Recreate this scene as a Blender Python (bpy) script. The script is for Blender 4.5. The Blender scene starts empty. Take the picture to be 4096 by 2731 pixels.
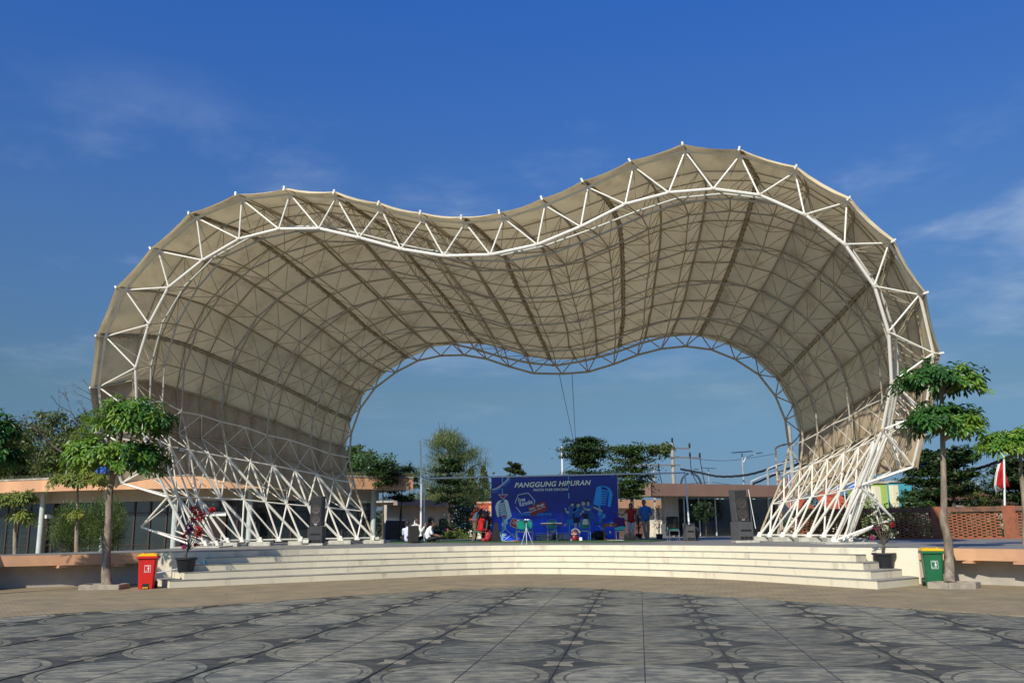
import bpy, bmesh, math, random
import numpy as np
from mathutils import Vector, Matrix
R_ = math.radians
S = bpy.context.scene
COL = S.collection
rnd = random.Random(7)
npr = np.random.RandomState(5)

# ------------------------------------------------------------------ camera
FPX = 3640.0; PITCH = math.atan((2104 - 1365.5) / FPX); ROLL = 0.010; EYE = Vector((0, 0, 1.6))
cF = Vector((0, math.cos(PITCH), math.sin(PITCH)))
r0 = Vector((1, 0, 0)); u0 = Vector((0, -math.sin(PITCH), math.cos(PITCH)))
cR = r0 * math.cos(ROLL) - u0 * math.sin(ROLL)
cU = u0 * math.cos(ROLL) + r0 * math.sin(ROLL)
cam = bpy.data.cameras.new('camera'); cam_o = bpy.data.objects.new('camera', cam); COL.objects.link(cam_o)
cam.sensor_width = 36; cam.lens = 36 * FPX / 4096; cam.clip_start = .1; cam.clip_end = 3000
cam_o.matrix_world = Matrix(((cR.x, cU.x, -cF.x, 0), (cR.y, cU.y, -cF.y, 0), (cR.z, cU.z, -cF.z, 1.6), (0, 0, 0, 1)))
S.camera = cam_o

# ------------------------------------------------------------------ light
SUN_EL, SUN_AZ = 38.5, 28.0          # azimuth measured from behind the camera towards the left
sd = Vector((-math.sin(R_(SUN_AZ)) * math.cos(R_(SUN_EL)), -math.cos(R_(SUN_AZ)) * math.cos(R_(SUN_EL)), math.sin(R_(SUN_EL))))
sun = bpy.data.lights.new('sun', 'SUN'); sun.energy = 5.0; sun.angle = R_(.53); sun.color = (1, .93, .80)
sun_o = bpy.data.objects.new('sun', sun); COL.objects.link(sun_o)
sun_o.rotation_mode = 'QUATERNION'; sun_o.rotation_quaternion = sd.to_track_quat('Z', 'Y')
S.view_settings.view_transform = 'Standard'; S.view_settings.look = 'None'
S.view_settings.gamma = 1; S.view_settings.exposure = 0.0; S.view_settings.use_curve_mapping = False

world = bpy.data.worlds.new('World'); S.world = world; world.use_nodes = True
wn = world.node_tree.nodes; wl = world.node_tree.links
for n in list(wn): wn.remove(n)
def N(nodes, t, **kw):
    n = nodes.new(t)
    for k, v in kw.items(): setattr(n, k, v)
    return n
out = N(wn, 'ShaderNodeOutputWorld'); bg = N(wn, 'ShaderNodeBackground'); bg.inputs[1].default_value = 0.13
sky = N(wn, 'ShaderNodeTexSky', sky_type='NISHITA', sun_disc=False, sun_elevation=R_(SUN_EL), sun_rotation=math.atan2(sd.x, sd.y), altitude=0, air_density=1.0, dust_density=1.2, ozone_density=2.0)
tc = N(wn, 'ShaderNodeTexCoord'); sep = N(wn, 'ShaderNodeSeparateXYZ'); wl.new(tc.outputs['Generated'], sep.inputs[0])
ramp = N(wn, 'ShaderNodeValToRGB'); wl.new(sep.outputs[2], ramp.inputs[0])
SKYR = [(0.0, (0.242, 0.381, 0.704)), (0.08, (0.26, 0.381, 0.548)), (0.14, (0.317, 0.421, 0.485)), (0.3, (0.346, 0.537, 0.785)), (0.55, (0.231, 0.606, 1.258)), (1.0, (0.208, 0.577, 1.212))]
cr = ramp.color_ramp
while len(cr.elements) < len(SKYR): cr.elements.new(.5)
for e, (p, c) in zip(cr.elements, SKYR): e.position = p; e.color = (*c, 1)
mul = N(wn, 'ShaderNodeMix', data_type='RGBA', blend_type='MULTIPLY'); mul.inputs[0].default_value = 1
wl.new(sky.outputs[0], mul.inputs[6]); wl.new(ramp.outputs[0], mul.inputs[7])
# thin wisps of cloud
dv = N(wn, 'ShaderNodeMath', operation='ADD'); wl.new(sep.outputs[2], dv.inputs[0]); dv.inputs[1].default_value = .12
vd = N(wn, 'ShaderNodeVectorMath', operation='DIVIDE'); wl.new(tc.outputs['Generated'], vd.inputs[0])
cb = N(wn, 'ShaderNodeCombineXYZ')
for i in range(3): wl.new(dv.outputs[0], cb.inputs[i])
wl.new(cb.outputs[0], vd.inputs[1])
mp = N(wn, 'ShaderNodeMapping'); mp.inputs['Scale'].default_value = (1.0, 1.0, 1.0); mp.inputs['Location'].default_value = (3.3, 1.9, 0.2); wl.new(vd.outputs[0], mp.inputs[0])
nz = N(wn, 'ShaderNodeTexNoise'); nz.inputs['Scale'].default_value = 1.7; nz.inputs['Detail'].default_value = 9; nz.inputs['Roughness'].default_value = .58; nz.inputs['Distortion'].default_value = .15
wl.new(mp.outputs[0], nz.inputs['Vector'])
cm = N(wn, 'ShaderNodeMapRange', interpolation_type='SMOOTHSTEP'); cm.inputs[1].default_value = .47; cm.inputs[2].default_value = .78; cm.inputs[3].default_value = 0; cm.inputs[4].default_value = .56
wl.new(nz.outputs[0], cm.inputs[0])
fade = N(wn, 'ShaderNodeMapRange'); fade.inputs[1].default_value = .08; fade.inputs[2].default_value = .30; wl.new(sep.outputs[2], fade.inputs[0])
fad2 = N(wn, 'ShaderNodeMapRange'); fad2.inputs[1].default_value = .46; fad2.inputs[2].default_value = .28; wl.new(sep.outputs[2], fad2.inputs[0])
cm1 = N(wn, 'ShaderNodeMath', operation='MULTIPLY'); wl.new(cm.outputs[0], cm1.inputs[0]); wl.new(fade.outputs[0], cm1.inputs[1])
cm2 = N(wn, 'ShaderNodeMath', operation='MULTIPLY'); wl.new(cm1.outputs[0], cm2.inputs[0]); wl.new(fad2.outputs[0], cm2.inputs[1])
mixc = N(wn, 'ShaderNodeMix', data_type='RGBA'); wl.new(cm2.outputs[0], mixc.inputs[0]); wl.new(mul.outputs[2], mixc.inputs[6]); mixc.inputs[7].default_value = (4.6, 5.4, 6.3, 1)
wl.new(mixc.outputs[2], bg.inputs[0]); wl.new(bg.outputs[0], out.inputs[0])

# ------------------------------------------------------------------ sighting helpers: a pixel of the 4096 px survey photo -> a real point
def ray(px, py): return (cF + cR * ((px - 2048) / FPX) - cU * ((py - 1365.5) / FPX))
def G(px, py, z=0.0):
    d = ray(px, py); return EYE + d * ((z - 1.6) / d.z)
def P(px, py, y):
    d = ray(px, py); return EYE + d * (y / d.y)
def Q(px, y, z):
    h = z - 1.6; f = y * cF.y + h * cF.z
    return Vector((((px - 2048) / FPX * f - y * cR.y - h * cR.z) / cR.x, y, z))

# ------------------------------------------------------------------ object helpers
def tag(o, label=None, cat=None, group=None, kind=None):
    if label: o['label'] = label
    if cat: o['category'] = cat
    if group: o['group'] = group
    if kind: o['kind'] = kind
    return o
WL = {}
def thing(name, label, cat, loc=(0, 0, 0), group=None):
    o = bpy.data.objects.new(name, None); COL.objects.link(o); o.location = loc; o.empty_display_size = .2
    WL[o.name] = Vector(loc); return tag(o, label, cat, group)
def link(name, me, parent=None):
    o = bpy.data.objects.new(name, me); COL.objects.link(o)
    if parent: o.parent = parent
    WL[o.name] = WL.get(parent.name, Vector()) if parent else Vector()
    return o
def copy_tree(o, parent=None):
    c = o.copy(); COL.objects.link(c); c.parent = parent
    for ch in o.children: copy_tree(ch, c)
    return c
def place(o, loc, rz=0, sc=1, label=None, group=None):
    o.location = loc; o.rotation_euler = (0, 0, rz); o.scale = (sc, sc, sc) if not hasattr(sc, '__len__') else sc
    if label: o['label'] = label
    if group: o['group'] = group
    return o

class MB:
    def __init__(s): s.v = []; s.f = []; s.m = []; s.cm = 0
    def add(s, vs, fs):
        b = len(s.v); s.v += [tuple(v) for v in vs]; s.f += [tuple(i + b for i in f) for f in fs]; s.m += [s.cm] * len(fs)
    def box(s, x0, x1, y0, y1, z0, z1, M=None, bev=0):
        vs = [Vector((x, y, z)) for z in (z0, z1) for y in (y0, y1) for x in (x0, x1)]
        if M is not None: vs = [M @ v for v in vs]
        s.add(vs, [(0, 2, 3, 1), (4, 5, 7, 6), (0, 1, 5, 4), (2, 6, 7, 3), (0, 4, 6, 2), (1, 3, 7, 5)])
    def frame_box(s, c, ax, ay, az):   # centre and three half vectors
        c = Vector(c); vs = [c + ax * i + ay * j + az * k for k in (-1, 1) for j in (-1, 1) for i in (-1, 1)]
        s.add(vs, [(0, 2, 3, 1), (4, 5, 7, 6), (0, 1, 5, 4), (2, 6, 7, 3), (0, 4, 6, 2), (1, 3, 7, 5)])
    def bar(s, a, b, w, h, up=Vector((0, 0, 1))):
        a = Vector(a); b = Vector(b); d = (b - a); L = d.length; d = d / L
        x = d.cross(up)
        if x.length < 1e-4: x = Vector((1, 0, 0))
        x.normalize(); y = x.cross(d)
        s.frame_box((a + b) / 2, d * (L / 2), x * (w / 2), y * (h / 2))
    def tube(s, pts, r, n=6, cap=True):
        pts = [Vector(p) for p in pts]; rs = r if hasattr(r, '__len__') else [r] * len(pts)
        rings = []; px = None
        for i, p in enumerate(pts):
            d = (pts[min(i + 1, len(pts) - 1)] - pts[max(i - 1, 0)])
            if d.length < 1e-6: d = Vector((0, 0, 1))
            d.normalize()
            if px is None:
                px = d.cross(Vector((0, 0, 1)) if abs(d.z) < .9 else Vector((1, 0, 0))).normalized()
            else:
                px = (px - d * px.dot(d));
                px = px.normalized() if px.length > 1e-5 else d.orthogonal().normalized()
            py = d.cross(px)
            rings.append([p + (px * math.cos(2 * math.pi * k / n) + py * math.sin(2 * math.pi * k / n)) * rs[i] for k in range(n)])
        vs = [v for rg in rings for v in rg]; fs = []
        for i in range(len(pts) - 1):
            for k in range(n):
                k2 = (k + 1) % n; fs.append((i * n + k, i * n + k2, (i + 1) * n + k2, (i + 1) * n + k))
        if cap: fs.append(tuple(range(n))[::-1]); fs.append(tuple((len(pts) - 1) * n + k for k in range(n)))
        s.add(vs, fs)
    def lathe(s, prof, c=(0, 0, 0), n=20, sx=1, sy=1):
        c = Vector(c); vs = []; fs = []
        for r, z in prof: vs += [c + Vector((r * sx * math.cos(2 * math.pi * k / n), r * sy * math.sin(2 * math.pi * k / n), z)) for k in range(n)]
        for i in range(len(prof) - 1):
            for k in range(n):
                k2 = (k + 1) % n; fs.append((i * n + k, i * n + k2, (i + 1) * n + k2, (i + 1) * n + k))
        fs.append(tuple(range(n))[::-1]); fs.append(tuple((len(prof) - 1) * n + k for k in range(n)))
        s.add(vs, fs)
    def prism(s, poly, z0, z1):
        n = len(poly); vs = [(p[0], p[1], z0) for p in poly] + [(p[0], p[1], z1) for p in poly]
        s.add(vs, [tuple(range(n))[::-1], tuple(range(n, 2 * n))] + [(i, (i + 1) % n, (i + 1) % n + n, i + n) for i in range(n)])
    def plate(s, poly, O, ax, ay, nrm, t):      # flat outline in a plane, thickness t along nrm
        n = len(poly); O = Vector(O); b = [O + ax * p[0] + ay * p[1] for p in poly]
        vs = b + [v + nrm * t for v in b]
        s.add(vs, [tuple(range(n))[::-1], tuple(range(n, 2 * n))] + [(i, (i + 1) % n, (i + 1) % n + n, i + n) for i in range(n)])
    def ball(s, c, r, n=8, sx=1, sy=1, sz=1):
        m = max(4, n // 2 + 1); prof = [(max(1e-4, r * math.sin(math.pi * i / m)), -r * sz * math.cos(math.pi * i / m)) for i in range(m + 1)]
        s.lathe(prof, c, n, sx, sy)
    def build(s, name, mat, parent=None, smooth=False, bevel=0, fix=True):
        me = bpy.data.meshes.new(name); off = WL.get(parent.name, Vector()) if parent else Vector()
        me.from_pydata([(v[0] - off.x, v[1] - off.y, v[2] - off.z) for v in s.v], [], s.f)
        for mm in (mat if isinstance(mat, (list, tuple)) else [mat]): me.materials.append(mm)
        if max(s.m, default=0) > 0: me.polygons.foreach_set('material_index', s.m)
        if fix or bevel:
            bm = bmesh.new(); bm.from_mesh(me)
            if bevel: bmesh.ops.bevel(bm, geom=bm.edges[:], offset=bevel, segments=2, affect='EDGES', clamp_overlap=True)
            big = [f for f in bm.faces if len(f.verts) > 5]
            if big: bmesh.ops.triangulate(bm, faces=big)
            bmesh.ops.recalc_face_normals(bm, faces=bm.faces[:]); bm.to_mesh(me); bm.free()
        if smooth:
            me.polygons.foreach_set('use_smooth', [True] * len(me.polygons))
            try: me.set_sharp_from_angle(angle=R_(42))
            except Exception: pass
        me.update(); return link(name, me, parent)

def smoothpts(pts, n=6):      # Catmull-Rom through points
    pts = [Vector(p) for p in pts]; q = [pts[0] * 2 - pts[1]] + pts + [pts[-1] * 2 - pts[-2]]; o = []
    for i in range(1, len(q) - 2):
        a, b, c, d = q[i - 1:i + 3]
        for k in range(n):
            t = k / n; o.append(.5 * ((2 * b) + (c - a) * t + (2 * a - 5 * b + 4 * c - d) * t * t + (3 * b - a - 3 * c + d) * t ** 3))
    o.append(pts[-1]); return o

# ------------------------------------------------------------------ materials
def mat(name, col, rough=.7, metal=0, var=.0, vscale=3.0, bump=0.0, bscale=30.0, col2=None, stretch=(1, 1, 1), trans=0.0, spec=.5, streak=0, coord='Object', thr=(.35, .65), alpha=None, detail=6):
    m = bpy.data.materials.new(name); m.use_nodes = True; nt = m.node_tree; nn = nt.nodes; L = nt.links
    b = nn['Principled BSDF']; b.inputs['Roughness'].default_value = rough; b.inputs['Metallic'].default_value = metal
    b.inputs['Specular IOR Level'].default_value = spec
    base = None
    if var or col2 or bump:
        t = N(nn, 'ShaderNodeTexCoord'); mpp = N(nn, 'ShaderNodeMapping'); mpp.inputs['Scale'].default_value = stretch; L.new(t.outputs[coord], mpp.inputs[0])
    if var or col2:
        n1 = N(nn, 'ShaderNodeTexNoise'); n1.inputs['Scale'].default_value = vscale; n1.inputs['Detail'].default_value = detail; n1.inputs['Roughness'].default_value = .62; L.new(mpp.outputs[0], n1.inputs['Vector'])
        r = N(nn, 'ShaderNodeMapRange', interpolation_type='SMOOTHSTEP'); r.inputs[1].default_value = thr[0]; r.inputs[2].default_value = thr[1]; L.new(n1.outputs[0], r.inputs[0])
        mx = N(nn, 'ShaderNodeMix', data_type='RGBA'); L.new(r.outputs[0], mx.inputs[0])
        c2 = col2 if col2 else tuple(c * (1 - var) for c in col)
        mx.inputs[6].default_value = (*c2, 1); mx.inputs[7].default_value = (*col, 1)
        L.new(mx.outputs[2], b.inputs['Base Color']); base = mx.outputs[2]
    else: b.inputs['Base Color'].default_value = (*col, 1)
    if bump:
        n2 = N(nn, 'ShaderNodeTexNoise'); n2.inputs['Scale'].default_value = bscale; n2.inputs['Detail'].default_value = 5; L.new(mpp.outputs[0], n2.inputs['Vector'])
        bp = N(nn, 'ShaderNodeBump'); bp.inputs['Strength'].default_value = bump; bp.inputs['Distance'].default_value = .02; L.new(n2.outputs[0], bp.inputs['Height']); L.new(bp.outputs[0], b.inputs['Normal'])
    if trans:
        tr = N(nn, 'ShaderNodeBsdfTranslucent'); ms = N(nn, 'ShaderNodeMixShader'); ms.inputs[0].default_value = trans
        if base: L.new(base, tr.inputs[0])
        else: tr.inputs[0].default_value = (*col, 1)
        L.new(b.outputs[0], ms.inputs[1]); L.new(tr.outputs[0], ms.inputs[2]); L.new(ms.outputs[0], nn['Material Output'].inputs[0])
    return m
def leafmat(name, c1, c2, scale=1.5, trans=.3, rough=.45):
    return mat(name, c1, rough, col2=c2, vscale=scale, trans=trans, thr=(.38, .62), spec=.4)
M = {}
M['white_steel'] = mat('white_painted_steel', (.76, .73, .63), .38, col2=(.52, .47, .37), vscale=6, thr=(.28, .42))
M['shaded_steel'] = mat('shade_toned_white_steel', (.50, .50, .44), .45, col2=(.36, .33, .27), vscale=6, thr=(.28, .42))  # white steel; shade on the second and third arches is put into the colour
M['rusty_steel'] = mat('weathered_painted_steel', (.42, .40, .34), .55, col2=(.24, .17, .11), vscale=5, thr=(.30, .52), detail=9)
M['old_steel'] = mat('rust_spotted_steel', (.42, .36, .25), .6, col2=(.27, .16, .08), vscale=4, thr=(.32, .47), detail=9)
M['membrane'] = mat('canopy_fabric', (.84, .70, .42), .75, col2=(.60, .47, .27), vscale=1.1, thr=(.25, .55), trans=.22, bump=.45, bscale=1.6, detail=10)
M['membrane_side'] = mat('side_mesh_fabric', (.50, .41, .27), .8, col2=(.37, .27, .17), vscale=1.6, trans=.10, stretch=(1, 1, .35), bump=.1, bscale=3)
M['concrete_block'] = mat('pedestal_concrete', (.52, .50, .42), .85, var=.3, vscale=5, bump=.2)
M['black_plastic'] = mat('black_plastic', (.018, .018, .02), .45)
M['black_cloth'] = mat('black_cloth', (.012, .012, .013), .9)
M['lamp_glass'] = mat('lamp_glass', (.55, .55, .45), .2)
# ------------------------------------------------------------------ band shell: a double-layer space frame under fabric
DECK = .93
n_ = None
ST = {}
ST[0] = [(769,2176),(671,1987),(615,1860),(548,1660),(543,1470),(596,1297),(674,1149),(810,1041),(956,956),(1115,916),(1275,914),(1437,951),(1602,996),(1775,1024),(1961,1019),(2149,979),(2323,907),(2501,817),(2675,771),(2853,756),(3037,780),(3218,859),(3378,977),(3497,1144),(3554,1327),(3567,1530),(3530,1718),(3436,1942),(3336,2168)]
ST[1] = [(820,2177),(712,1988),(648,1800),(600,1610),(605,1461),(651,1290),(737,1147),(856,1030),(1010,945),(1150,906),(1310,905),(1450,938),(1623,982),(1810,1017),(2001,1022),(2185,982),(2365,918),(2544,847),(2712,793),(2891,775),(3084,797),(3252,872),(3410,1000),(3520,1160),(3585,1351),(3582,1536),(3551,1718),(3455,1940),(3370,2166)]
ST[2] = [(866,2176),(755,1988),(683,1786),(650,1604),(659,1456),(707,1298),(789,1153),(896,1028),(1050,955),(1190,925),(1340,925),(1490,965),(1660,1005),(1840,1042),(2028,1044),(2218,1011),(2396,941),(2567,866),(2733,808),(2920,795),(3110,818),(3270,885),(3420,1010),(3530,1180),(3590,1365),(3592,1545),(3560,1726),(3470,1938),(3395,2165)]
ST[3] = [(909,2174),(789,1988),(759,1800),(726,1646),(737,1476),(789,1319),(881,1187),(1001,1078),(1139,1011),(1297,966),(1447,968),(1590,1002),(1735,1045),(1915,1083),(2087,1078),(2263,1059),(2436,992),(2594,917),(2755,860),(2921,844),(3094,863),(3264,927),(3400,1040),(3500,1200),(3560,1385),(3568,1565),(3545,1745),(3480,1938),(3400,2163)]
ST[5] = [(1041,2171),(976,1998),(910,1829),(884,1686),(895,1534),(945,1394),(1030,1267),(1141,1172),(1269,1107),(1403,1076),(1537,1078),(1667,1107),(1812,1152),(1964,1195),(2126,1193),(2288,1179),(2451,1122),(2600,1051),(2741,1005),(2887,988),(3048,1003),(3196,1059),(3334,1156),(3441,1275),(3512,1430),(3530,1597),(3497,1764),(3420,1952),(3350,2158)]
ST[7] = [(1205,2168),(1147,2016),(1090,1861),(1069,1740),(1078,1605),(1125,1482),(1200,1368),(1301,1286),(1414,1225),(1533,1195),(1655,1198),(1770,1225),(1896,1262),(2030,1300),(2168,1300),(2317,1286),(2457,1240),(2581,1191),(2711,1148),(2843,1131),(2983,1146),(3111,1200),(3231,1278),(3321,1388),(3383,1524),(3399,1667),(3376,1812),(3303,1978),(3236,2150)]
ST[9] = [(1363,2160),(1314,2030),(1265,1895),(1241,1786),(1251,1671),(1291,1562),(1357,1465),(1446,1393),(1533,1340),(1644,1309),(1757,1309),(1858,1334),(1969,1369),(2084,1401),(2212,1405),(2336,1395),(2462,1355),(2575,1311),(2680,1277),(2797,1269),(2914,1280),(3025,1324),(3128,1396),(3207,1491),(3259,1606),(3271,1733),(3250,1858),(3193,1996),(3130,2147)]
ST[10] = [(1429,2157),(1383,2037),(1335,1918),(1318,1814),(1327,1707),(1366,1602),(1427,1516),(1509,1442),(1607,1395),(1710,1374),(1808,1375),(1897,1395),(1998,1426),(2114,1451),(2225,1462),(2342,1442),(2458,1411),(2558,1375),(2663,1345),(2768,1335),(2879,1346),(2984,1386),(3080,1455),(3150,1542),(3201,1650),(3212,1764),(3200,1879),(3136,2009),(3079,2141)]
ST[11] = [(1495,2153),(1452,2044),(1413,1930),(1397,1829),(1405,1732),(1440,1634),(1500,1551),(1584,1488),(1672,1442),(1764,1422),(1856,1420),(1946,1435),(2037,1466),(2135,1493),(2248,1495),(2353,1487),(2456,1456),(2551,1419),(2645,1395),(2743,1385),(2845,1398),(2941,1437),(3035,1498),(3102,1584),(3141,1679),(3156,1786),(3136,1897),(3088,2015),(3038,2136)]
OF = [(565,2107),(488,1932),(413,1730),(395,1548),(422,1346),(501,1160),(634,1005),(787,872),(967,798),(1160,777),(1345,790),(1524,836),(1692,877),(1861,892),(2016,874),(2180,823),(2352,750),(2534,666),(2740,606),(2960,622),(3180,689),(3387,809),(3556,972),(3678,1179),(3733,1412),(3703,1650),(3651,1867),(3573,2073)]
BF = [None,(462,1955),(380,1730),(360,1551),(383,1343),(463,1149),(601,994),(754,853),(942,777),(1135,756),(1334,770),(1512,815),(1679,853),(1844,871),(1996,850),(2166,794),(2328,723),(2518,643),(2729,576),(2955,597),(3180,670),(3391,796),(3570,965),(3700,1172),(3762,1412),(3735,1650),(3672,1880),None]
NC, NS = 29, 12
ZF = lambda s: 32.6 + (39.6 - 32.6) * s / 11
ZT = lambda s: 28.9 + (39.8 - 28.9) * s / 11
def depth_of(s, px, py):
    h = (2104 - py) * 1.0; hm = {0: 1300}.get(0) * (1 - .42 * s / 11)
    t = max(0, min(1, h / hm)); w = 1 - (1 - t) ** 1.7
    A = ZF(s) + (ZT(s) - ZF(s)) * w
    return A / (1 + .185 * (px - 2048) / FPX)
IN = [[None] * NC for _ in range(NS)]
for s in ST:
    for k, (px, py) in enumerate(ST[s]): IN[s][k] = P(px, py, depth_of(s, px, py))
for s in (4, 6, 8):
    for k in range(NC): IN[s][k] = (IN[s - 1][k] + IN[s + 1][k]) / 2 + (Vector((0, 0, .06)) if 2 < k < 26 else Vector())
FOOTX = {0: [769, 820, 866, 909, 967, 1041, 1116, 1205, 1285, 1363, 1429, 1495], 28: [3336, 3375, 3395, 3402, 3385, 3350, 3297, 3236, 3179, 3130, 3079, 3038]}
for k in FOOTX:
    for s in range(NS):
        px = FOOTX[k][s]; IN[s][k] = Q(px, depth_of(s, px, 2165), DECK + (.10 if s < 3 else .20))
for k, sgn in ((1, 1), (27, -1)):      # low ring sits between foot and the first bent node
    pass
def isamp(s, k):
    i = min(int(s), NS - 2); t = s - i; return IN[i][k] * (1 - t) + IN[i + 1][k] * t
CEN = Vector((1.2, 33, 1.5))
NO = 11
OUT = [[None] * 28 for _ in range(NO)]
for t in range(NO):
    s = 1.1 * t
    for k in range(28):
        a, b = isamp(s, k), isamp(s, k + 1); c = (a + b) / 2
        du = b - a; i0, i1 = max(0, s - .8), min(11, s + .8)
        dw = (isamp(i1, k) + isamp(i1, k + 1) - isamp(i0, k) - isamp(i0, k + 1))
        nrm = du.cross(dw).normalized()
        if nrm.z < 0 and 3 < k < 24: nrm = -nrm
        if k <= 3 and nrm.x > 0: nrm = -nrm
        if k >= 24 and nrm.x < 0: nrm = -nrm
        OUT[t][k] = c + nrm * (.86 - .012 * s)
for k in range(28):
    d0 = depth_of(0, *OF[k]); OUT[0][k] = P(OF[k][0], OF[k][1], d0 + .15)
shell = thing('band_shell', 'huge double humped white steel space frame canopy with beige fabric arching over the stage', 'canopy', G(2100, 2200, DECK))
def member(name, pts, r, m, n=6, par=None):
    b = MB(); b.tube(pts, r, n); return b.build(name, m, par or shell, smooth=True, fix=False)
WS, RS, OS = M['white_steel'], M['rusty_steel'], M['old_steel']
# inner arches
for s in range(NS):
    if s in (4, 6, 8): continue
    r = .054 if s == 0 else (.036 if s in (1, 2) else .046 if s in (10, 11) else .033)
    member('arch_chord', [IN[s][k] for k in range(1 if 0 < s < 11 else 0, 28 if 0 < s < 11 else 29)], r, WS if s == 0 else (M['shaded_steel'] if s < 3 else (RS if s < 10 else OS)), 8)
for s in (4, 6, 8):       # the half stations carry only their low ends
    for ks in (range(1, 3), range(26, 28)): member('arch_chord', [IN[s][k] for k in ks], .04, WS)
# outer arches
for t in range(NO):
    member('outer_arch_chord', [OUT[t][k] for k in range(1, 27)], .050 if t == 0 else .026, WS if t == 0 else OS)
# rusted weld collars where the front chord bends
for k in range(1, 28):
    p = IN[0][k]; d = (IN[0][k + 1] - IN[0][k - 1]).normalized(); b = MB(); b.tube([p - d * .055, p + d * .055], .068, 10); b.ball(p, .072, 10); b.build('weld_collar', mat('weld_rust', (.62, .56, .45), .6, col2=(.34, .16, .06), vscale=9, thr=(.30, .46)) if k == 1 else bpy.data.materials['weld_rust'], shell, True)
# purlins along the depth
for k in range(1, 28):
    b = MB(); b.tube([IN[s][k] for s in range(0, NS)], .026 if 2 < k < 26 else .032, 6)
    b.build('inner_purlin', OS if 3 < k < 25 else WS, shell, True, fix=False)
for k in range(1, 27):
    b = MB(); b.tube([OUT[t][k] for t in range(NO)] + [OUT[NO - 1][k] * 1.12 - OUT[NO - 2][k] * .12], .030 if k % 3 else .042, 6)
    b.build('fabric_purlin', OS, shell, True, fix=False)
# web members
wf = MB(); wb = MB(); wlo = MB()
for t in range(NO):
    for k in range(28):
        if k in (0, 27) and t > 2: continue
        for kk in (k, k + 1):
            for s in (t, t + 1):
                if s >= NS or (s in (4, 6, 8) and False): continue
                if t == 0 and s == 0: continue
                if t == NO - 1 or True:
                    g = wb if 2 < k < 25 else wlo
                    g.tube([OUT[t][k], IN[s][kk]], (.013 if g is wb else .020), 5, False)
wb.build('web_braces', OS, shell, False, fix=False)['kind'] = 'stuff'
wlo.build('low_web_braces', WS, shell, False, fix=False)['kind'] = 'stuff'
for k in range(28):
    for kk in (k, k + 1):
        member('front_brace', [OUT[0][k], IN[0][kk]], .030 if 1 < k < 26 else .038, WS, 8)
for k in range(3, 25):    # rear face braces seen against the sky
    e = OUT[NO - 1][k]
    for kk in (k, k + 1): member('rear_brace', [e, IN[11][kk]], .026, OS, 6)
    if 1 < k < 26: pass
# fan of legs under the bent nodes, each side
for k2, k1, k0 in ((2, 1, 0), (26, 27, 28)):
    for s in range(NS):
        a, b, c = IN[s][k2], IN[s][k1], IN[s][k0]
        odd = s in (0, 1, 2, 3, 5, 7, 9, 10, 11)
        r = .052 if s < 4 else .042
        if s not in (0,): member('leg', [b, c], r if odd else .04, WS, 8)
        if s not in (0, 11) and s > 0 and s not in (4, 6, 8): member('leg', [a, b], r * .8, WS, 8)
        for ds in (-1, 1):
            q = s + ds
            if 0 <= q < NS:
                if s in (3, 5, 7, 9, 11) and ds > 0 or s in (5, 7, 9, 11): member('leg_brace', [a, IN[q][k1]], .034, WS, 6)
                if s in (1, 3, 5, 7, 9, 11): member('leg_brace', [b, IN[q][k0]], .034, WS, 6)
                if s % 2 == 0: member('leg_brace', [a, IN[q][k1]], .026, WS, 6)
    # long raking legs straight from the bent node to the deck
    for s in (3, 5, 7, 9):
        member('raking_leg', [IN[s][k2], IN[s + 1][k1], IN[s + 2][k0]], .055, WS, 8)
    member('base_rail', [IN[s][k0] + Vector((0, 0, .03)) for s in range(NS)], .035, WS, 8)
# pedestals, base plates
for k0 in (0, 28):
    for s in range(NS):
        p = IN[s][k0]
        b = MB(); b.box(p.x - .12, p.x + .12, p.y - .12, p.y + .12, p.z - .04, p.z); b.tube([p + Vector((0, 0, -.02)), p + Vector((0, 0, .14))], [.12, .05], 8)
        b.build('base_plate', WS, shell)
    for s in ((3, 5, 7, 9, 11)):
        p = IN[s][k0]; w = .48
        b = MB(); b.box(p.x - w, p.x + w, p.y - .3, p.y + .3, DECK - .02, p.z - .042); b.build('pedestal', M['concrete_block'], shell, bevel=.012)
    p = (IN[0][k0] + IN[2][k0]) / 2
    b = MB(); b.box(p.x - .85, p.x + .85, p.y - .9, p.y + .8, DECK - .02, DECK + .045); b.build('pedestal', M['concrete_block'], shell, bevel=.01)
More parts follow.
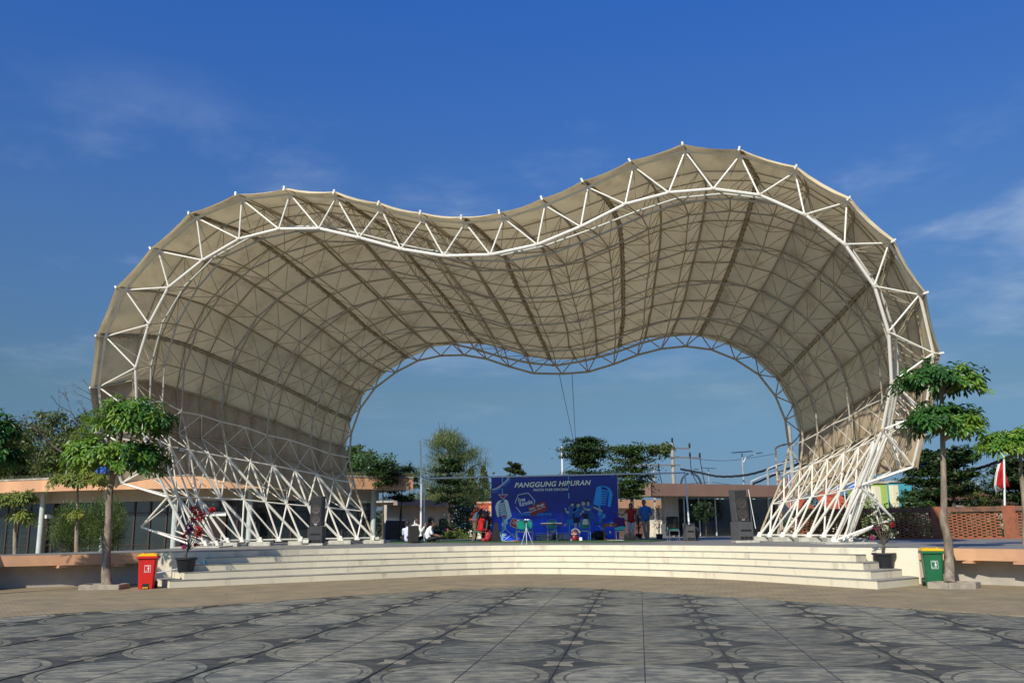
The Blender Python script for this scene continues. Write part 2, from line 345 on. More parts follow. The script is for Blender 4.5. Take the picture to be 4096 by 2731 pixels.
# fabric
edge = {}
for k in range(1, 27):
    px, py = BF[k]; edge[k] = P(px, py, depth_of(0, px, py) - .15)
def outn(t, k):
    c = OUT[t][k]; a = OUT[t][max(1, k - 1)]; b = OUT[t][min(26, k + 1)]
    i0, i1 = max(0, t - 1), min(NO - 1, t + 1); n = (b - a).cross(OUT[i1][k] - OUT[i0][k]).normalized()
    if k <= 3: n = n if n.x < 0 else -n
    elif k >= 24: n = n if n.x > 0 else -n
    else: n = n if n.z > 0 else -n
    return n
MR = {}
for k in range(1, 27):
    row = [edge[k]]
    o0 = OUT[0][k] + outn(0, k) * .16
    row.append(o0 * .55 + edge[k] * .45 + outn(0, k) * .05)
    for t in range(1, NO): row.append(OUT[t][k] + outn(t, k) * .10)
    row.append(row[-1] + (row[-1] - row[-2]) * .25)
    MR[k] = row
def panel(k, name, m, sub=4):
    A, B = MR[k], MR[k + 1]; vs = []; n = len(A)
    for i in range(n):
        w = (B[i] - A[i]).length
        nn = (outn(min(max(i - 1, 0), NO - 1), k) + outn(min(max(i - 1, 0), NO - 1), k + 1)).normalized()
        sag = -.035 if i > 0 else -.05
        for j in range(sub + 1):
            t = j / sub; vs.append(A[i].lerp(B[i], t) + nn * (4 * t * (1 - t) * w * sag))
    base = len(vs); fs = [(i * (sub + 1) + j, i * (sub + 1) + j + 1, (i + 1) * (sub + 1) + j + 1, (i + 1) * (sub + 1) + j) for i in range(n - 1) for j in range(sub)]
    b = MB(); b.add(vs, fs); o = b.build(name, m, shell, True, fix=True); return o
for k in range(1, 26):
    dark = k in (1, 2) or k in (24, 25)
    panel(k, 'fabric_panel' if not dark else 'side_fabric_panel', M['membrane_side'] if dark else M['membrane'])
# seam laps, tension brackets at both rims
for k in range(2, 26):
    a = edge[k]; d = outn(0, k); q = (OUT[0][k] - a)
    b = MB(); fw = Vector((0, -1, 0)); tdir = fw.cross(d).normalized()
    b.frame_box(a + d * .02, d * .085, tdir * .028, fw * .03); b.tube([a, OUT[0][k]], .022, 5)
    b.build('tension_bracket', WS, shell)
    a = MR[k][-1]; d = outn(NO - 1, k); b = MB(); b.frame_box(a - d * .02, d * .03, tdir * .028, fw * .11); b.tube([a, OUT[NO - 1][k]], .02, 5)
    b.build('tension_bracket', WS, shell)
# lacing clamps along the double seams
cl = MB()
for k in (4, 7, 10, 13, 16, 19, 22):
    row = MR[k]
    for i in range(1, len(row) - 1):
        for j in range(4):
            p = row[i].lerp(row[i + 1], j / 4); n = outn(min(i, NO - 1), k); tt = (MR[k + 1][i] - MR[k - 1][i]).normalized()
            cl.frame_box(p - n * .05, n * .03, tt * .10, tt.cross(n) * .018)
cl.build('lacing_clamps', OS, shell, fix=False)['kind'] = 'stuff'
# a seam tape under each purlin line
for k in range(2, 26):
    b = MB(); row = MR[k]; vs = []
    for i in range(1, len(row)):
        n = outn(min(max(i - 1, 0), NO - 1), k); tt = (MR[min(26, k + 1)][i] - MR[max(1, k - 1)][i]).normalized()
        w = .085 if k in (4, 7, 10, 13, 16, 19, 22) else .03
        vs += [row[i] - n * .02 - tt * w, row[i] - n * .02 + tt * w]
    b.add(vs, [(2 * i, 2 * i + 1, 2 * i + 3, 2 * i + 2) for i in range(len(vs) // 2 - 1)])
    b.build('seam_tape', mat('seam_tape', (.48, .40, .26), .8, var=.3, vscale=3) if k == 2 else bpy.data.materials['seam_tape'], shell)
# ------------------------------------------------------------------ ground, stamped plaza, stage, steps
PHI = R_(7.7); gd = Vector((math.sin(PHI), math.cos(PHI), 0)); gl = Vector((math.cos(PHI), -math.sin(PHI), 0))
b = MB(); b.box(-900, 900, -60, 1500, -.5, -.03)
b.build('ground', mat('sandy_ground', (.20, .17, .12), .95, col2=(.10, .12, .05), vscale=.05))['kind'] = 'structure'
def concrete(name, c1, c2, sc, rough=.78, streak=(.6, 1.5, 1), b1=.25):
    m = bpy.data.materials.new(name); m.use_nodes = True; nt = m.node_tree; nn = nt.nodes; L = nt.links; bs = nn['Principled BSDF']; bs.inputs['Specular IOR Level'].default_value = .25
    g = N(nn, 'ShaderNodeNewGeometry'); mp = N(nn, 'ShaderNodeMapping'); mp.inputs['Rotation'].default_value = (0, 0, .12); mp.inputs['Scale'].default_value = streak; L.new(g.outputs['Position'], mp.inputs[0])
    a = N(nn, 'ShaderNodeTexNoise'); a.inputs['Scale'].default_value = sc; a.inputs['Detail'].default_value = 10; a.inputs['Roughness'].default_value = .7; a.inputs['Distortion'].default_value = .3; L.new(mp.outputs[0], a.inputs['Vector'])
    a2 = N(nn, 'ShaderNodeTexNoise'); a2.inputs['Scale'].default_value = .45; a2.inputs['Detail'].default_value = 3; L.new(g.outputs['Position'], a2.inputs['Vector'])
    r = N(nn, 'ShaderNodeMapRange', interpolation_type='SMOOTHSTEP'); r.inputs[1].default_value = .40; r.inputs[2].default_value = .62; L.new(a.outputs[0], r.inputs[0])
    mx = N(nn, 'ShaderNodeMix', data_type='RGBA'); L.new(r.outputs[0], mx.inputs[0]); mx.inputs[6].default_value = (*c2, 1); mx.inputs[7].default_value = (*c1, 1)
    h = N(nn, 'ShaderNodeMix', data_type='RGBA', blend_type='MULTIPLY'); h.inputs[0].default_value = .7
    r2 = N(nn, 'ShaderNodeValToRGB'); r2.color_ramp.elements[0].position = .35; r2.color_ramp.elements[0].color = (.72, .75, .77, 1); r2.color_ramp.elements[1].position = .65; r2.color_ramp.elements[1].color = (1.06, 1, .9, 1); L.new(a2.outputs[0], r2.inputs[0])
    L.new(mx.outputs[2], h.inputs[6]); L.new(r2.outputs[0], h.inputs[7])
    # wandering hairline cracks
    v = N(nn, 'ShaderNodeTexVoronoi', feature='DISTANCE_TO_EDGE'); v.inputs['Scale'].default_value = 1.1; L.new(g.outputs['Position'], v.inputs['Vector'])
    vr = N(nn, 'ShaderNodeMapRange'); vr.inputs[1].default_value = .0; vr.inputs[2].default_value = .006; vr.inputs[3].default_value = .72; L.new(v.outputs[0], vr.inputs[0])
    k = N(nn, 'ShaderNodeMix', data_type='RGBA', blend_type='MULTIPLY'); k.inputs[0].default_value = .35; L.new(h.outputs[2], k.inputs[6]); L.new(vr.outputs[0], k.inputs[7])
    oi = N(nn, 'ShaderNodeObjectInfo'); vr_ = N(nn, 'ShaderNodeMapRange'); vr_.inputs[3].default_value = .78; vr_.inputs[4].default_value = 1.14; L.new(oi.outputs['Random'], vr_.inputs[0])
    kk = N(nn, 'ShaderNodeVectorMath', operation='SCALE'); L.new(k.outputs[2], kk.inputs[0]); L.new(vr_.outputs[0], kk.inputs['Scale'])
    L.new(kk.outputs[0], bs.inputs['Base Color'])
    rr = N(nn, 'ShaderNodeMapRange'); rr.inputs[3].default_value = rough - .12; rr.inputs[4].default_value = rough + .2; L.new(a.outputs[0], rr.inputs[0]); L.new(rr.outputs[0], bs.inputs['Roughness'])
    bp = N(nn, 'ShaderNodeBump'); bp.inputs['Strength'].default_value = b1; bp.inputs['Distance'].default_value = .01; L.new(a.outputs[0], bp.inputs['Height']); L.new(bp.outputs[0], bs.inputs['Normal'])
    return m
M['slab_dark'] = concrete('stamped_concrete_dark', (.088, .088, .075), (.044, .046, .042), 4.0)
M['slab_disc'] = concrete('stamped_concrete_disc', (.265, .252, .190), (.105, .106, .090), 4.2)
M['slab_star'] = concrete('stamped_concrete_star', (.25, .23, .17), (.17, .155, .12), 3.0)
b = MB(); b.prism([(-40, -10), (40, -10), (40, 31), (-40, 31)], -.02, 0)
plaza = b.build('plaza_floor', M['slab_dark']); plaza['kind'] = 'structure'
edge_px = [(0, 2468), (357, 2444), (893, 2417), (1400, 2381), (1750, 2360), (2106, 2346), (2392, 2351), (2750, 2374), (3369, 2414), (4096, 2463)]
edge_w = [G(x, y, .014) for x, y in edge_px]
ew = smoothpts(edge_w, 5)
l0 = ew[0] + (ew[0] - ew[3]).normalized() * 40; l1 = ew[-1] + (ew[-1] - ew[-4]).normalized() * 40
# disc with a recessed ring
def disc_mesh():
    b = MB(); n = 36; rs = [(0.0, .006), (.842, .006), (.847, .001), (.868, .001), (.873, .006), (.972, .006), (.980, .0005)]
    vs = [(0, 0, rs[0][1])]; fs = []
    for r, z in rs[1:]: vs += [(r * math.cos(2 * math.pi * k / n), r * math.sin(2 * math.pi * k / n), z) for k in range(n)]
    for k in range(n): fs.append((0, 1 + k, 1 + (k + 1) % n))
    for i in range(len(rs) - 2):
        for k in range(n):
            k2 = (k + 1) % n; fs.append((1 + i * n + k, 1 + (i + 1) * n + k, 1 + (i + 1) * n + k2, 1 + i * n + k2))
    b.add(vs, fs)
    for i in range(len(rs) - 2):
        for k in range(n): b.m[n + i * n + k] = 1 if i in (1, 2) else (2 if i >= 3 else 0)
    return b
M['slab_groove'] = concrete('stamped_concrete_groove', (.11, .11, .092), (.055, .056, .050), 5.0)
M['slab_rim'] = concrete('stamped_concrete_rim', (.225, .215, .160), (.115, .115, .094), 4.4)
base = disc_mesh().build('concrete_disc', [M['slab_disc'], M['slab_groove'], M['slab_rim']], plaza, fix=False)
sb = MB(); n = 16; pr = []
for k in range(n):
    a = 2 * math.pi * k / n; r = [.25, .17, .12, .17][k % 4]
    pr.append((r * math.cos(a + math.pi / 4), r * math.sin(a + math.pi / 4)))
sb.prism(pr, 0, .006); star = sb.build('concrete_star', M['slab_star'], plaza)
first = True; sfirst = True
for n in range(3, 14):
    for i in range(-7, 8):
        c = gl * (2 * i) + gd * (.3 + 2 * n)
        if c.y > 27 or c.y < 7.5 or abs(c.x) > 2 + c.y * .62: continue
        o = base if first else base.copy()
        if not first: COL.objects.link(o)
        first = False; o.location = (c.x, c.y, 0); o.rotation_euler = (0, 0, rnd.random() * 6)
        q = c + gl + gd
        o = star if sfirst else star.copy()
        if not sfirst: COL.objects.link(o)
        sfirst = False; o.location = (q.x, q.y, 0); o.rotation_euler = (0, 0, -PHI)
for i in range(-11, 12):
    a = gl * i + gd * 6; c = gl * i + gd * 30; b = MB(); b.bar(a + Vector((0, 0, .003)), c + Vector((0, 0, .003)), .008 if i % 2 else .012, .0125)
    b.build('expansion_joint', bpy.data.materials.get('joint_tar') or mat('joint_tar', (.03, .032, .035), .8), plaza)
# brick paving round the plaza
pm = bpy.data.materials.new('tan_brick_paving'); pm.use_nodes = True; nn = pm.node_tree.nodes; L = pm.node_tree.links; bs = nn['Principled BSDF']; bs.inputs['Roughness'].default_value = .85
g = N(nn, 'ShaderNodeNewGeometry'); mp = N(nn, 'ShaderNodeMapping'); mp.inputs['Rotation'].default_value = (0, 0, -.55); L.new(g.outputs['Position'], mp.inputs[0])
br = N(nn, 'ShaderNodeTexBrick'); L.new(mp.outputs[0], br.inputs['Vector']); br.inputs['Scale'].default_value = 1; br.inputs['Brick Width'].default_value = .21; br.inputs['Row Height'].default_value = .105; br.inputs['Mortar Size'].default_value = .009
br.inputs['Color1'].default_value = (.275, .200, .100, 1); br.inputs['Color2'].default_value = (.215, .160, .084, 1); br.inputs['Mortar'].default_value = (.30, .27, .20, 1); br.inputs['Bias'].default_value = 0
nz1 = N(nn, 'ShaderNodeTexNoise'); nz1.inputs['Scale'].default_value = 1.2; nz1.inputs['Detail'].default_value = 8; L.new(g.outputs['Position'], nz1.inputs['Vector'])
rp = N(nn, 'ShaderNodeValToRGB'); rp.color_ramp.elements[0].position = .3; rp.color_ramp.elements[0].color = (.72, .74, .72, 1); rp.color_ramp.elements[1].position = .7; rp.color_ramp.elements[1].color = (1.12, 1.08, 1.0, 1); L.new(nz1.outputs[0], rp.inputs[0])
mm = N(nn, 'ShaderNodeMix', data_type='RGBA', blend_type='MULTIPLY'); mm.inputs[0].default_value = 1; L.new(br.outputs[0], mm.inputs[6]); L.new(rp.outputs[0], mm.inputs[7])
# lime scuffs
nz2 = N(nn, 'ShaderNodeTexNoise'); nz2.inputs['Scale'].default_value = .9; nz2.inputs['Detail'].default_value = 9; nz2.inputs['Roughness'].default_value = .75; m3 = N(nn, 'ShaderNodeMapping'); m3.inputs['Scale'].default_value = (.5, 2.5, 1); m3.inputs['Rotation'].default_value = (0, 0, .1); L.new(g.outputs['Position'], m3.inputs[0]); L.new(m3.outputs[0], nz2.inputs['Vector'])
r4 = N(nn, 'ShaderNodeMapRange'); r4.inputs[1].default_value = .62; r4.inputs[2].default_value = .74; r4.inputs[4].default_value = .6; L.new(nz2.outputs[0], r4.inputs[0])
m4 = N(nn, 'ShaderNodeMix', data_type='RGBA'); L.new(r4.outputs[0], m4.inputs[0]); L.new(mm.outputs[2], m4.inputs[6]); m4.inputs[7].default_value = (.42, .40, .34, 1); L.new(m4.outputs[2], bs.inputs['Base Color'])
bp = N(nn, 'ShaderNodeBump'); bp.inputs['Strength'].default_value = .4; bp.inputs['Distance'].default_value = .01; bp.invert = True; L.new(br.outputs['Fac'], bp.inputs['Height']); L.new(bp.outputs[0], bs.inputs['Normal'])
b = MB(); poly = [l0] + ew + [l1, Vector((80, 90, 0)), Vector((-80, 90, 0))]
b.prism([(p.x, p.y) for p in poly], -.025, .014); b.build('brick_pavement', pm)['kind'] = 'structure'

# ------------------------------------------------------------------ stage
cream = mat('cream_wall_paint', (.70, .63, .46), .75, col2=(.50, .45, .34), vscale=1.8, thr=(.30, .5), bump=.12, bscale=14, stretch=(1, 1, .5), detail=9)
cream2 = mat('cream_step_paint', (.70, .63, .45), .72, col2=(.52, .46, .33), vscale=2.0, thr=(.28, .48), bump=.15, bscale=12, stretch=(1.6, 1.6, .45), detail=11)
deckm = mat('grey_deck_paint', (.135, .142, .150), .6, col2=(.20, .19, .165), vscale=.8, thr=(.45, .75), bump=.05)
treadm = mat('grey_tread_paint', (.30, .29, .24), .7, col2=(.16, .15, .13), vscale=2.5, thr=(.3, .6))
peach = mat('peach_fascia_paint', (.60, .33, .17), .7, col2=(.50, .27, .15), vscale=1.2, bump=.05)
under = mat('grey_beige_wall', (.46, .41, .32), .85, col2=(.34, .31, .26), vscale=.9)
M['cream'] = cream; M['peach'] = peach
ax = Vector((.14, .99, 0)).normalized(); lat = Vector((.99, -.14, 0)).normalized()
stage = thing('stage', 'raised grey topped stage with curved cream concrete steps under the band shell', 'stage', G(2100, 2289))
HS = [.21, .40, .58, .76]
SC = [[(679, 26.1), (1350, 29.0), (2060, 31.9), (2750, 28.7), (3508, 22.9)],
      [(738, 26.75), (1350, 29.55), (2060, 32.3), (2750, 29.15), (3482, 23.65)],
      [(774, 27.4), (1350, 30.1), (2060, 32.7), (2750, 29.6), (3452, 24.4)],
      [(827, 28.1), (1350, 30.65), (2060, 33.1), (2750, 30.05), (3422, 25.1)]]
SE = [((628, 27.3), (3675, 24.3)), ((690, 27.75), (3607, 24.6)), (((752, 28.1)), (3515, 25.0)), ((815, 28.4), (3464, 25.4))]
for k in range(4):
    z = HS[k]; c = smoothpts([Q(x, y, z) for x, y in SC[k]], 7)
    eL = Q(SE[k][0][0], SE[k][0][1], z); eR = Q(SE[k][1][0], SE[k][1][1], z)
    poly = [eL] + c + [eR, eR + ax * 2, c[len(c) // 2] + ax * 3, eL + ax * 2]
    b = MB(); n = len(poly)
    b.add([(p.x, p.y, 0.0) for p in poly] + [(p.x, p.y, z - .012) for p in poly], [(i, (i + 1) % n, (i + 1) % n + n, i + n) for i in range(n)])
    pn = [p + Vector((0, -.014, 0)) for p in poly]      # worn grey nosing stands a little proud
    b.cm = 1; b.add([(p.x, p.y, z - .012) for p in pn] + [(p.x, p.y, z) for p in pn], [(i, (i + 1) % n, (i + 1) % n + n, i + n) for i in range(n)] + [tuple(range(n, 2 * n))])
    b.build('step', [cream2, treadm], stage)
fl = [G(-900, 2262, DECK), G(0, 2222, DECK), G(300, 2216, DECK), G(616, 2209, DECK)]
fr = [G(3671, 2191, DECK), G(3900, 2192.5, DECK), G(4096, 2195, DECK), G(4900, 2212, DECK)]
c5d = smoothpts([Q(870, 28.35, DECK), Q(1350, 31.25, DECK), Q(2060, 33.5, DECK), Q(2750, 30.6, DECK), Q(3400, 25.9, DECK)], 7)
back = [Vector((22, 22, 0)) + Vector((8, 0, 0)), Vector((23, 37, 0)), Vector((14, 39, 0)), Vector((14.5, 52.6, 0)), Vector((-9, 54, 0)), Vector((-13.5, 44, 0)), Vector((-16, 31.5, 0)), Vector((-24, 24, 0))]
back[0] = fr[-1] + Vector((3, 6, 0)); back[1] = Vector((24, 35.5, 0)); back[-1] = fl[0] + Vector((-2, 3.2, 0)); back[-2] = G(616, 2209, DECK) + Vector((-1.6, 4.2, 0))
OV = .50
def wing(pts):
    d = (pts[-1] - pts[0]); d.z = 0; d.normalize(); n_ = Vector((d.y, -d.x, 0)); outer = [Vector((p.x, p.y, 0)) for p in pts]; return outer, [p - n_ * OV for p in outer], d, n_
oL, iL, dL, nL = wing(fl); oR, iR, dR, nR = wing(fr)
poly = iL + [oL[-1] + Vector((.006, 0, 0))] + [Vector((p.x, p.y, 0)) for p in c5d] + [oR[0] - Vector((.006, 0, 0))] + iR + back
b = MB(); n = len(poly); b.add([(p.x, p.y, -.01) for p in poly] + [(p.x, p.y, DECK) for p in poly], [(i, (i + 1) % n, (i + 1) % n + n, i + n) for i in range(n)])
b.cm = 1; b.add([(p.x, p.y, DECK) for p in poly], [tuple(range(n))]); b.build('deck', [cream, deckm], stage)
# cantilevered peach fascia on both wings
for outer, inner, dirv, nrm in ((oL, iL, dL, nL), (oR, iR, dR, nR)):
    po = inner + outer[::-1]; n = len(po); b = MB()
    b.add([(p.x, p.y, DECK - .30) for p in po] + [(p.x, p.y, DECK) for p in po], [(i, (i + 1) % n, (i + 1) % n + n, i + n) for i in range(n)] + [tuple(range(n))])
    po2 = [p - nrm * .05 for p in inner] + [p + nrm * .004 for p in outer[::-1]]
    b.cm = 1; b.add([(p.x, p.y, DECK + .0005) for p in po2] + [(p.x, p.y, DECK + .006) for p in po2], [(i, (i + 1) % n, (i + 1) % n + n, i + n) for i in range(n)] + [tuple(range(n, 2 * n))]); b.build('fascia', [peach, deckm], stage)
    for t in (.28, .62, .86):
        i = t * (len(inner) - 1); i0 = int(i); p = outer[i0].lerp(outer[i0 + 1], i - i0)
        b = MB(); b.frame_box((p.x - nrm.x * .23, p.y - nrm.y * .23, DECK - .337), dirv * .14, nrm * .225, Vector((0, 0, .036))); b.build('corbel', peach, stage)
    po = [p + nrm * .006 for p in inner]; b2 = [p - nrm * .2 for p in inner]; b = MB()
    po = po + b2[::-1]; n = len(po); b.prism([(p.x, p.y) for p in po], 0, DECK - .302); b.build('wing_wall', under, stage)
# low curb strip along the right wing
a = G(3960, 2338); c = G(4300, 2350); b = MB(); b.bar(a + Vector((0, 0, .03)), c + Vector((0, 0, .03)), .12, .06); tag(b.build('kerb', cream), 'pale low kerb at the foot of the right stage wing wall', 'kerb')
# green artificial turf mat
tm = mat('artificial_turf', (.045, .11, .03), .95, col2=(.03, .075, .02), vscale=20, bump=.6, bscale=150)
ga = [G(1560, 2171, DECK), G(2450, 2169, DECK), G(2600, 2166, DECK), G(2662, 2162, DECK), G(2662, 2157, DECK), G(1560, 2163, DECK)]
b = MB(); b.prism([(p.x, p.y) for p in ga], DECK + .004, DECK + .03); tag(b.build('turf_mat', tm), 'long strip of green artificial turf on the grey stage in front of the banner', 'turf mat')
# ------------------------------------------------------------------ buildings
glass = bpy.data.materials.new('tinted_glass'); glass.use_nodes = True; nn = glass.node_tree.nodes; L = glass.node_tree.links
bs = nn['Principled BSDF']; bs.inputs['Base Color'].default_value = (.03, .042, .045, 1); bs.inputs['Roughness'].default_value = .05; bs.inputs['IOR'].default_value = 2.1
tr = N(nn, 'ShaderNodeBsdfTransparent'); tr.inputs[0].default_value = (.75, .85, .85, 1); ms = N(nn, 'ShaderNodeMixShader'); ms.inputs[0].default_value = .42
L.new(bs.outputs[0], ms.inputs[1]); L.new(tr.outputs[0], ms.inputs[2]); L.new(ms.outputs[0], nn['Material Output'].inputs[0])
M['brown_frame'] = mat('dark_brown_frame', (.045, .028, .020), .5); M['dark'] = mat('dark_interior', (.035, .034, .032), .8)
M['white'] = mat('white_paint', (.75, .76, .74), .5); M['column'] = mat('pale_column_paint', (.52, .58, .54), .6, var=.15)
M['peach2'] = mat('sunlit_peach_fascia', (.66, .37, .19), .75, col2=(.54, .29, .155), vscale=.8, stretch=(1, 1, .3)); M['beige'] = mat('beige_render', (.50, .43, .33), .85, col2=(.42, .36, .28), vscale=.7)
M['brownfascia'] = mat('brown_fascia_paint', (.25, .145, .10), .75, var=.12, vscale=1.2); M['mauve'] = mat('dusty_mauve_fascia', (.30, .21, .19), .8, var=.15, vscale=1)
M['tile'] = mat('orange_roof_tile', (.55, .12, .04), .8, col2=(.33, .07, .03), vscale=2.2); M['tile_brown'] = mat('brown_roof_tile', (.17, .075, .05), .85, var=.3, vscale=2)
M['parapet'] = mat('parapet_concrete', (.45, .42, .34), .9, col2=(.24, .22, .17), vscale=2)
def strip(line, z0, z1, d, off=0):    # a wall following a line, thickness d behind it
    b = MB(); n = len(line); nr = []
    for i in range(n):
        t = (line[min(i + 1, n - 1)] - line[max(i - 1, 0)]); t.z = 0; t.normalize(); nr.append(Vector((-t.y, t.x, 0)))
    A = [Vector((p.x, p.y, 0)) + m * off for p, m in zip(line, nr)]; B = [Vector((p.x, p.y, 0)) + m * (off + d) for p, m in zip(line, nr)]
    vs = [Vector((p.x, p.y, z)) for z in (z0, z1) for q in (A, B) for p in q]; fs = []
    for i in range(n - 1):
        fs += [(i, i + 1, 2 * n + i + 1, 2 * n + i), (n + i + 1, n + i, 3 * n + i, 3 * n + i + 1), (2 * n + i, 2 * n + i + 1, 3 * n + i + 1, 3 * n + i), (i + 1, i, n + i, n + i + 1)]
    fs += [(0, 2 * n, 3 * n, n), (n - 1, 2 * n - 1, 4 * n - 1, 3 * n - 1)]
    b.add(vs, fs); return b
def resample(line, step):
    o = [line[0]]; acc = 0
    for a, c in zip(line, line[1:]):
        d = (c - a).length; t = step - acc
        while t <= d: o.append(a.lerp(c, t / d)); t += step
        acc = (acc + d) % step
    return o
cafe = thing('glass_pavilion', 'long curved pavilion with peach fascia, dark framed glazing and planted roof on the left', 'building', Q(700, 45, 0))
fl_ = smoothpts([Q(-700, 53, 4), Q(0, 46.7, 4), Q(435, 44, 4), Q(900, 43.6, 4), Q(1353, 45.6, 4), Q(1653, 47.6, 4)], 6)
strip(fl_, 3.50, 4.09, .25).build('fascia', M['peach2'], cafe)
strip(fl_, 4.09, 4.17, .32, -.03).build('parapet', M['parapet'], cafe)
strip(fl_, 3.72, 3.9, 8, .25).build('roof_slab', M['parapet'], cafe)
strip(fl_, 3.502, 3.53, 6, .25).build('soffit', M['beige'], cafe)
wl_ = fl_[:-2]
strip(wl_, 2.97, 3.50, .2, 1.4).build('upper_wall', M['beige'], cafe)
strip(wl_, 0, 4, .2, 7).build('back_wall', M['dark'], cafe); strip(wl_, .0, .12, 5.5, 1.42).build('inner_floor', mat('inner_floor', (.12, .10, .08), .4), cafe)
base_line = strip(wl_, 0, 1, .1, 1.45)
wline = []
for i, p in enumerate(wl_):
    t = (wl_[min(i + 1, len(wl_) - 1)] - wl_[max(i - 1, 0)]).normalized(); wline.append(Vector((p.x, p.y, 0)) + Vector((-t.y, t.x, 0)) * 1.5)
sp = resample(wline, .86)
for i, p in enumerate(sp):
    b = MB(); b.box(p.x - .035, p.x + .035, p.y - .06, p.y + .06, 0.1, 2.97); b.build('mullion', M['brown_frame'], cafe)
for i, (a, c) in enumerate(zip(sp, sp[1:])):
    b = MB(); b.bar(a + Vector((0, 0, 2.42)), c + Vector((0, 0, 2.42)), .07, .06); b.bar(a + Vector((0, 0, .9)), c + Vector((0, 0, .9)), .05, .04) if i % 3 else None; b.build('transom', M['brown_frame'], cafe)
    b = MB(); b.bar(a + Vector((0, .01, 1.53)), c + Vector((0, .01, 1.53)), .008, 2.86); b.build('pane', glass, cafe)
for px in (150, 402, 688, 990, 1290, 1490):
    q = min(wline, key=lambda p: abs(p.x - Q(px, p.y, 2).x)); q = Q(px, q.y - .55, 0); b = MB(); b.tube([q, q + Vector((0, 0, 3.5))], .135, 14); b.build('column', M['column'], cafe, True)
for px0, px1, kind in ((166, 252, 'w'), (258, 330, 'w'), (810, 905, 'w')):
    q0 = min(wline, key=lambda p: abs(p.x - Q(px0, p.y, 2).x)); a = Q(px0, q0.y - .12, 2.33); c = Q(px1, q0.y - .18, 2.33)
    b = MB(); b.bar(a, c, .06, .2); b.build('door_lintel', M['white'], cafe)
    b = MB(); b.bar(a + Vector((0, .03, -1.2)), c + Vector((0, .03, -1.2)), .05, 2.2); d = b.build('door', mat('door_glass', (.03, .02, .016), .15), cafe)
    b = MB(); m_ = a.lerp(c, .85); b.bar(m_ + Vector((0, -.05, -1.0)), m_ + Vector((0, -.05, -1.5)), .03, .03); b.build('handle', M['white'], d)
# white partition inside at the far left
b = MB(); a = Q(4, 49.4, 1.3); c = Q(118, 49.0, 1.3)
for z in (.35, .85, 1.35, 1.65): b.bar(Vector((a.x, a.y, z)), Vector((c.x, c.y, z)), .04, .05)
for t in (0, .33, .66, 1): p = a.lerp(c, t); b.bar(Vector((p.x, p.y, .1)), Vector((p.x, p.y, 1.65)), .06, .04)
tag(b.build('partition_frame', M['white']), 'white framed glass partition seen inside the pavilion at the far left', 'partition')
# planted roof
def tufts(name, line, n, h, m, parent=None, spread=.5):
    vs = []; fs = []
    for i in range(n):
        j = npr.randint(0, len(line) - 1); p = line[j].lerp(line[j + 1], npr.rand()); p = p + Vector((npr.randn() * .05, .15 + npr.rand() * spread, 0))
        for k in range(4):
            a = npr.rand() * 6.28; hh = h * (.4 + npr.rand()); w = .02 + .02 * npr.rand(); l = Vector((math.cos(a), math.sin(a), 0)); b0 = len(vs)
            vs += [p - l * w, p + l * w, p + l * (npr.randn() * .12) + Vector((npr.randn() * .08, npr.randn() * .08, hh))]; fs.append((b0, b0 + 1, b0 + 2))
    b = MB(); b.add(vs, fs); return b.build(name, m, parent, fix=False)
rl = [Vector((p.x, p.y, 4.12)) for p in fl_]
o = tufts('roof_grass', rl, 2600, .22, leafmat('dry_roof_grass', (.16, .15, .06), (.07, .09, .03)), cafe, .8); o['kind'] = 'stuff'
# hanging creepers on the fascia's right end
b = MB()
for i in range(70):
    t = len(fl_) - 1.2 - npr.rand() * 8; j = int(t); p = fl_[j].lerp(fl_[min(j + 1, len(fl_) - 1)], t - j); p = Vector((p.x, p.y - .04, 4.2)); q = p + Vector((npr.randn() * .15, -.03, -.2 - npr.rand() * .45)); b.tube([p, (p + q) / 2 + Vector((npr.randn() * .06, 0, 0)), q], .008, 3, False)
b.build('creeper', mat('dry_creeper', (.13, .09, .05), .9), cafe, fix=False)['kind'] = 'stuff'

hall = thing('hall', 'low cream hall with a dusty mauve fascia between the pavilion and the tall feathery pine', 'building', Q(1700, 57, 0))
hl = [Q(1590, 56, 3), Q(1846, 63, 3)]
strip(hl, 2.92, 3.31, .3).build('fascia', M['mauve'], hall); strip(hl, 3.1, 3.2, 9, .3).build('roof_slab', M['parapet'], hall)
wl2 = [Q(1540, 55.5, 3) + Vector((0, .8, 0)), Q(1793, 62, 3) + Vector((0, .8, 0))]
strip(wl2, 0, 2.95, .2).build('wall', M['beige'], hall)
for x0, x1, z0, z1, nm in ((1538, 1611, .3, 2.05, 'door'), (1703, 1711, .9, 2.1, 'vent_pipe'), (1750, 1758, 1.0, 2.1, 'window'), (1763, 1785, 1.0, 2.1, 'window')):
    t0 = (x0 - 1540) / 253; t1 = (x1 - 1540) / 253; a = wl2[0].lerp(wl2[1], t0); c = wl2[0].lerp(wl2[1], t1); b = MB()
    b.bar(Vector((a.x, a.y - .03, (z0 + z1) / 2)), Vector((c.x, c.y - .03, (z0 + z1) / 2)), .05, z1 - z0); w = b.build(nm, M['dark'] if nm != 'vent_pipe' else M['mauve'], hall)
    if nm == 'window':
        b = MB(); b.bar(Vector((a.x, a.y - .07, z0)), Vector((c.x, c.y - .07, z0)), .04, .05); b.build('sill', M['white'], w)
    if nm == 'door':
        b = MB(); b.bar(Vector((a.x, a.y - .07, z1)), Vector((c.x, c.y - .07, z1)), .05, .08); b.bar(Vector((c.x, c.y - .07, z0)), Vector((c.x, c.y - .07, z1)), .05, .08); b.build('door_frame', M['white'], w)

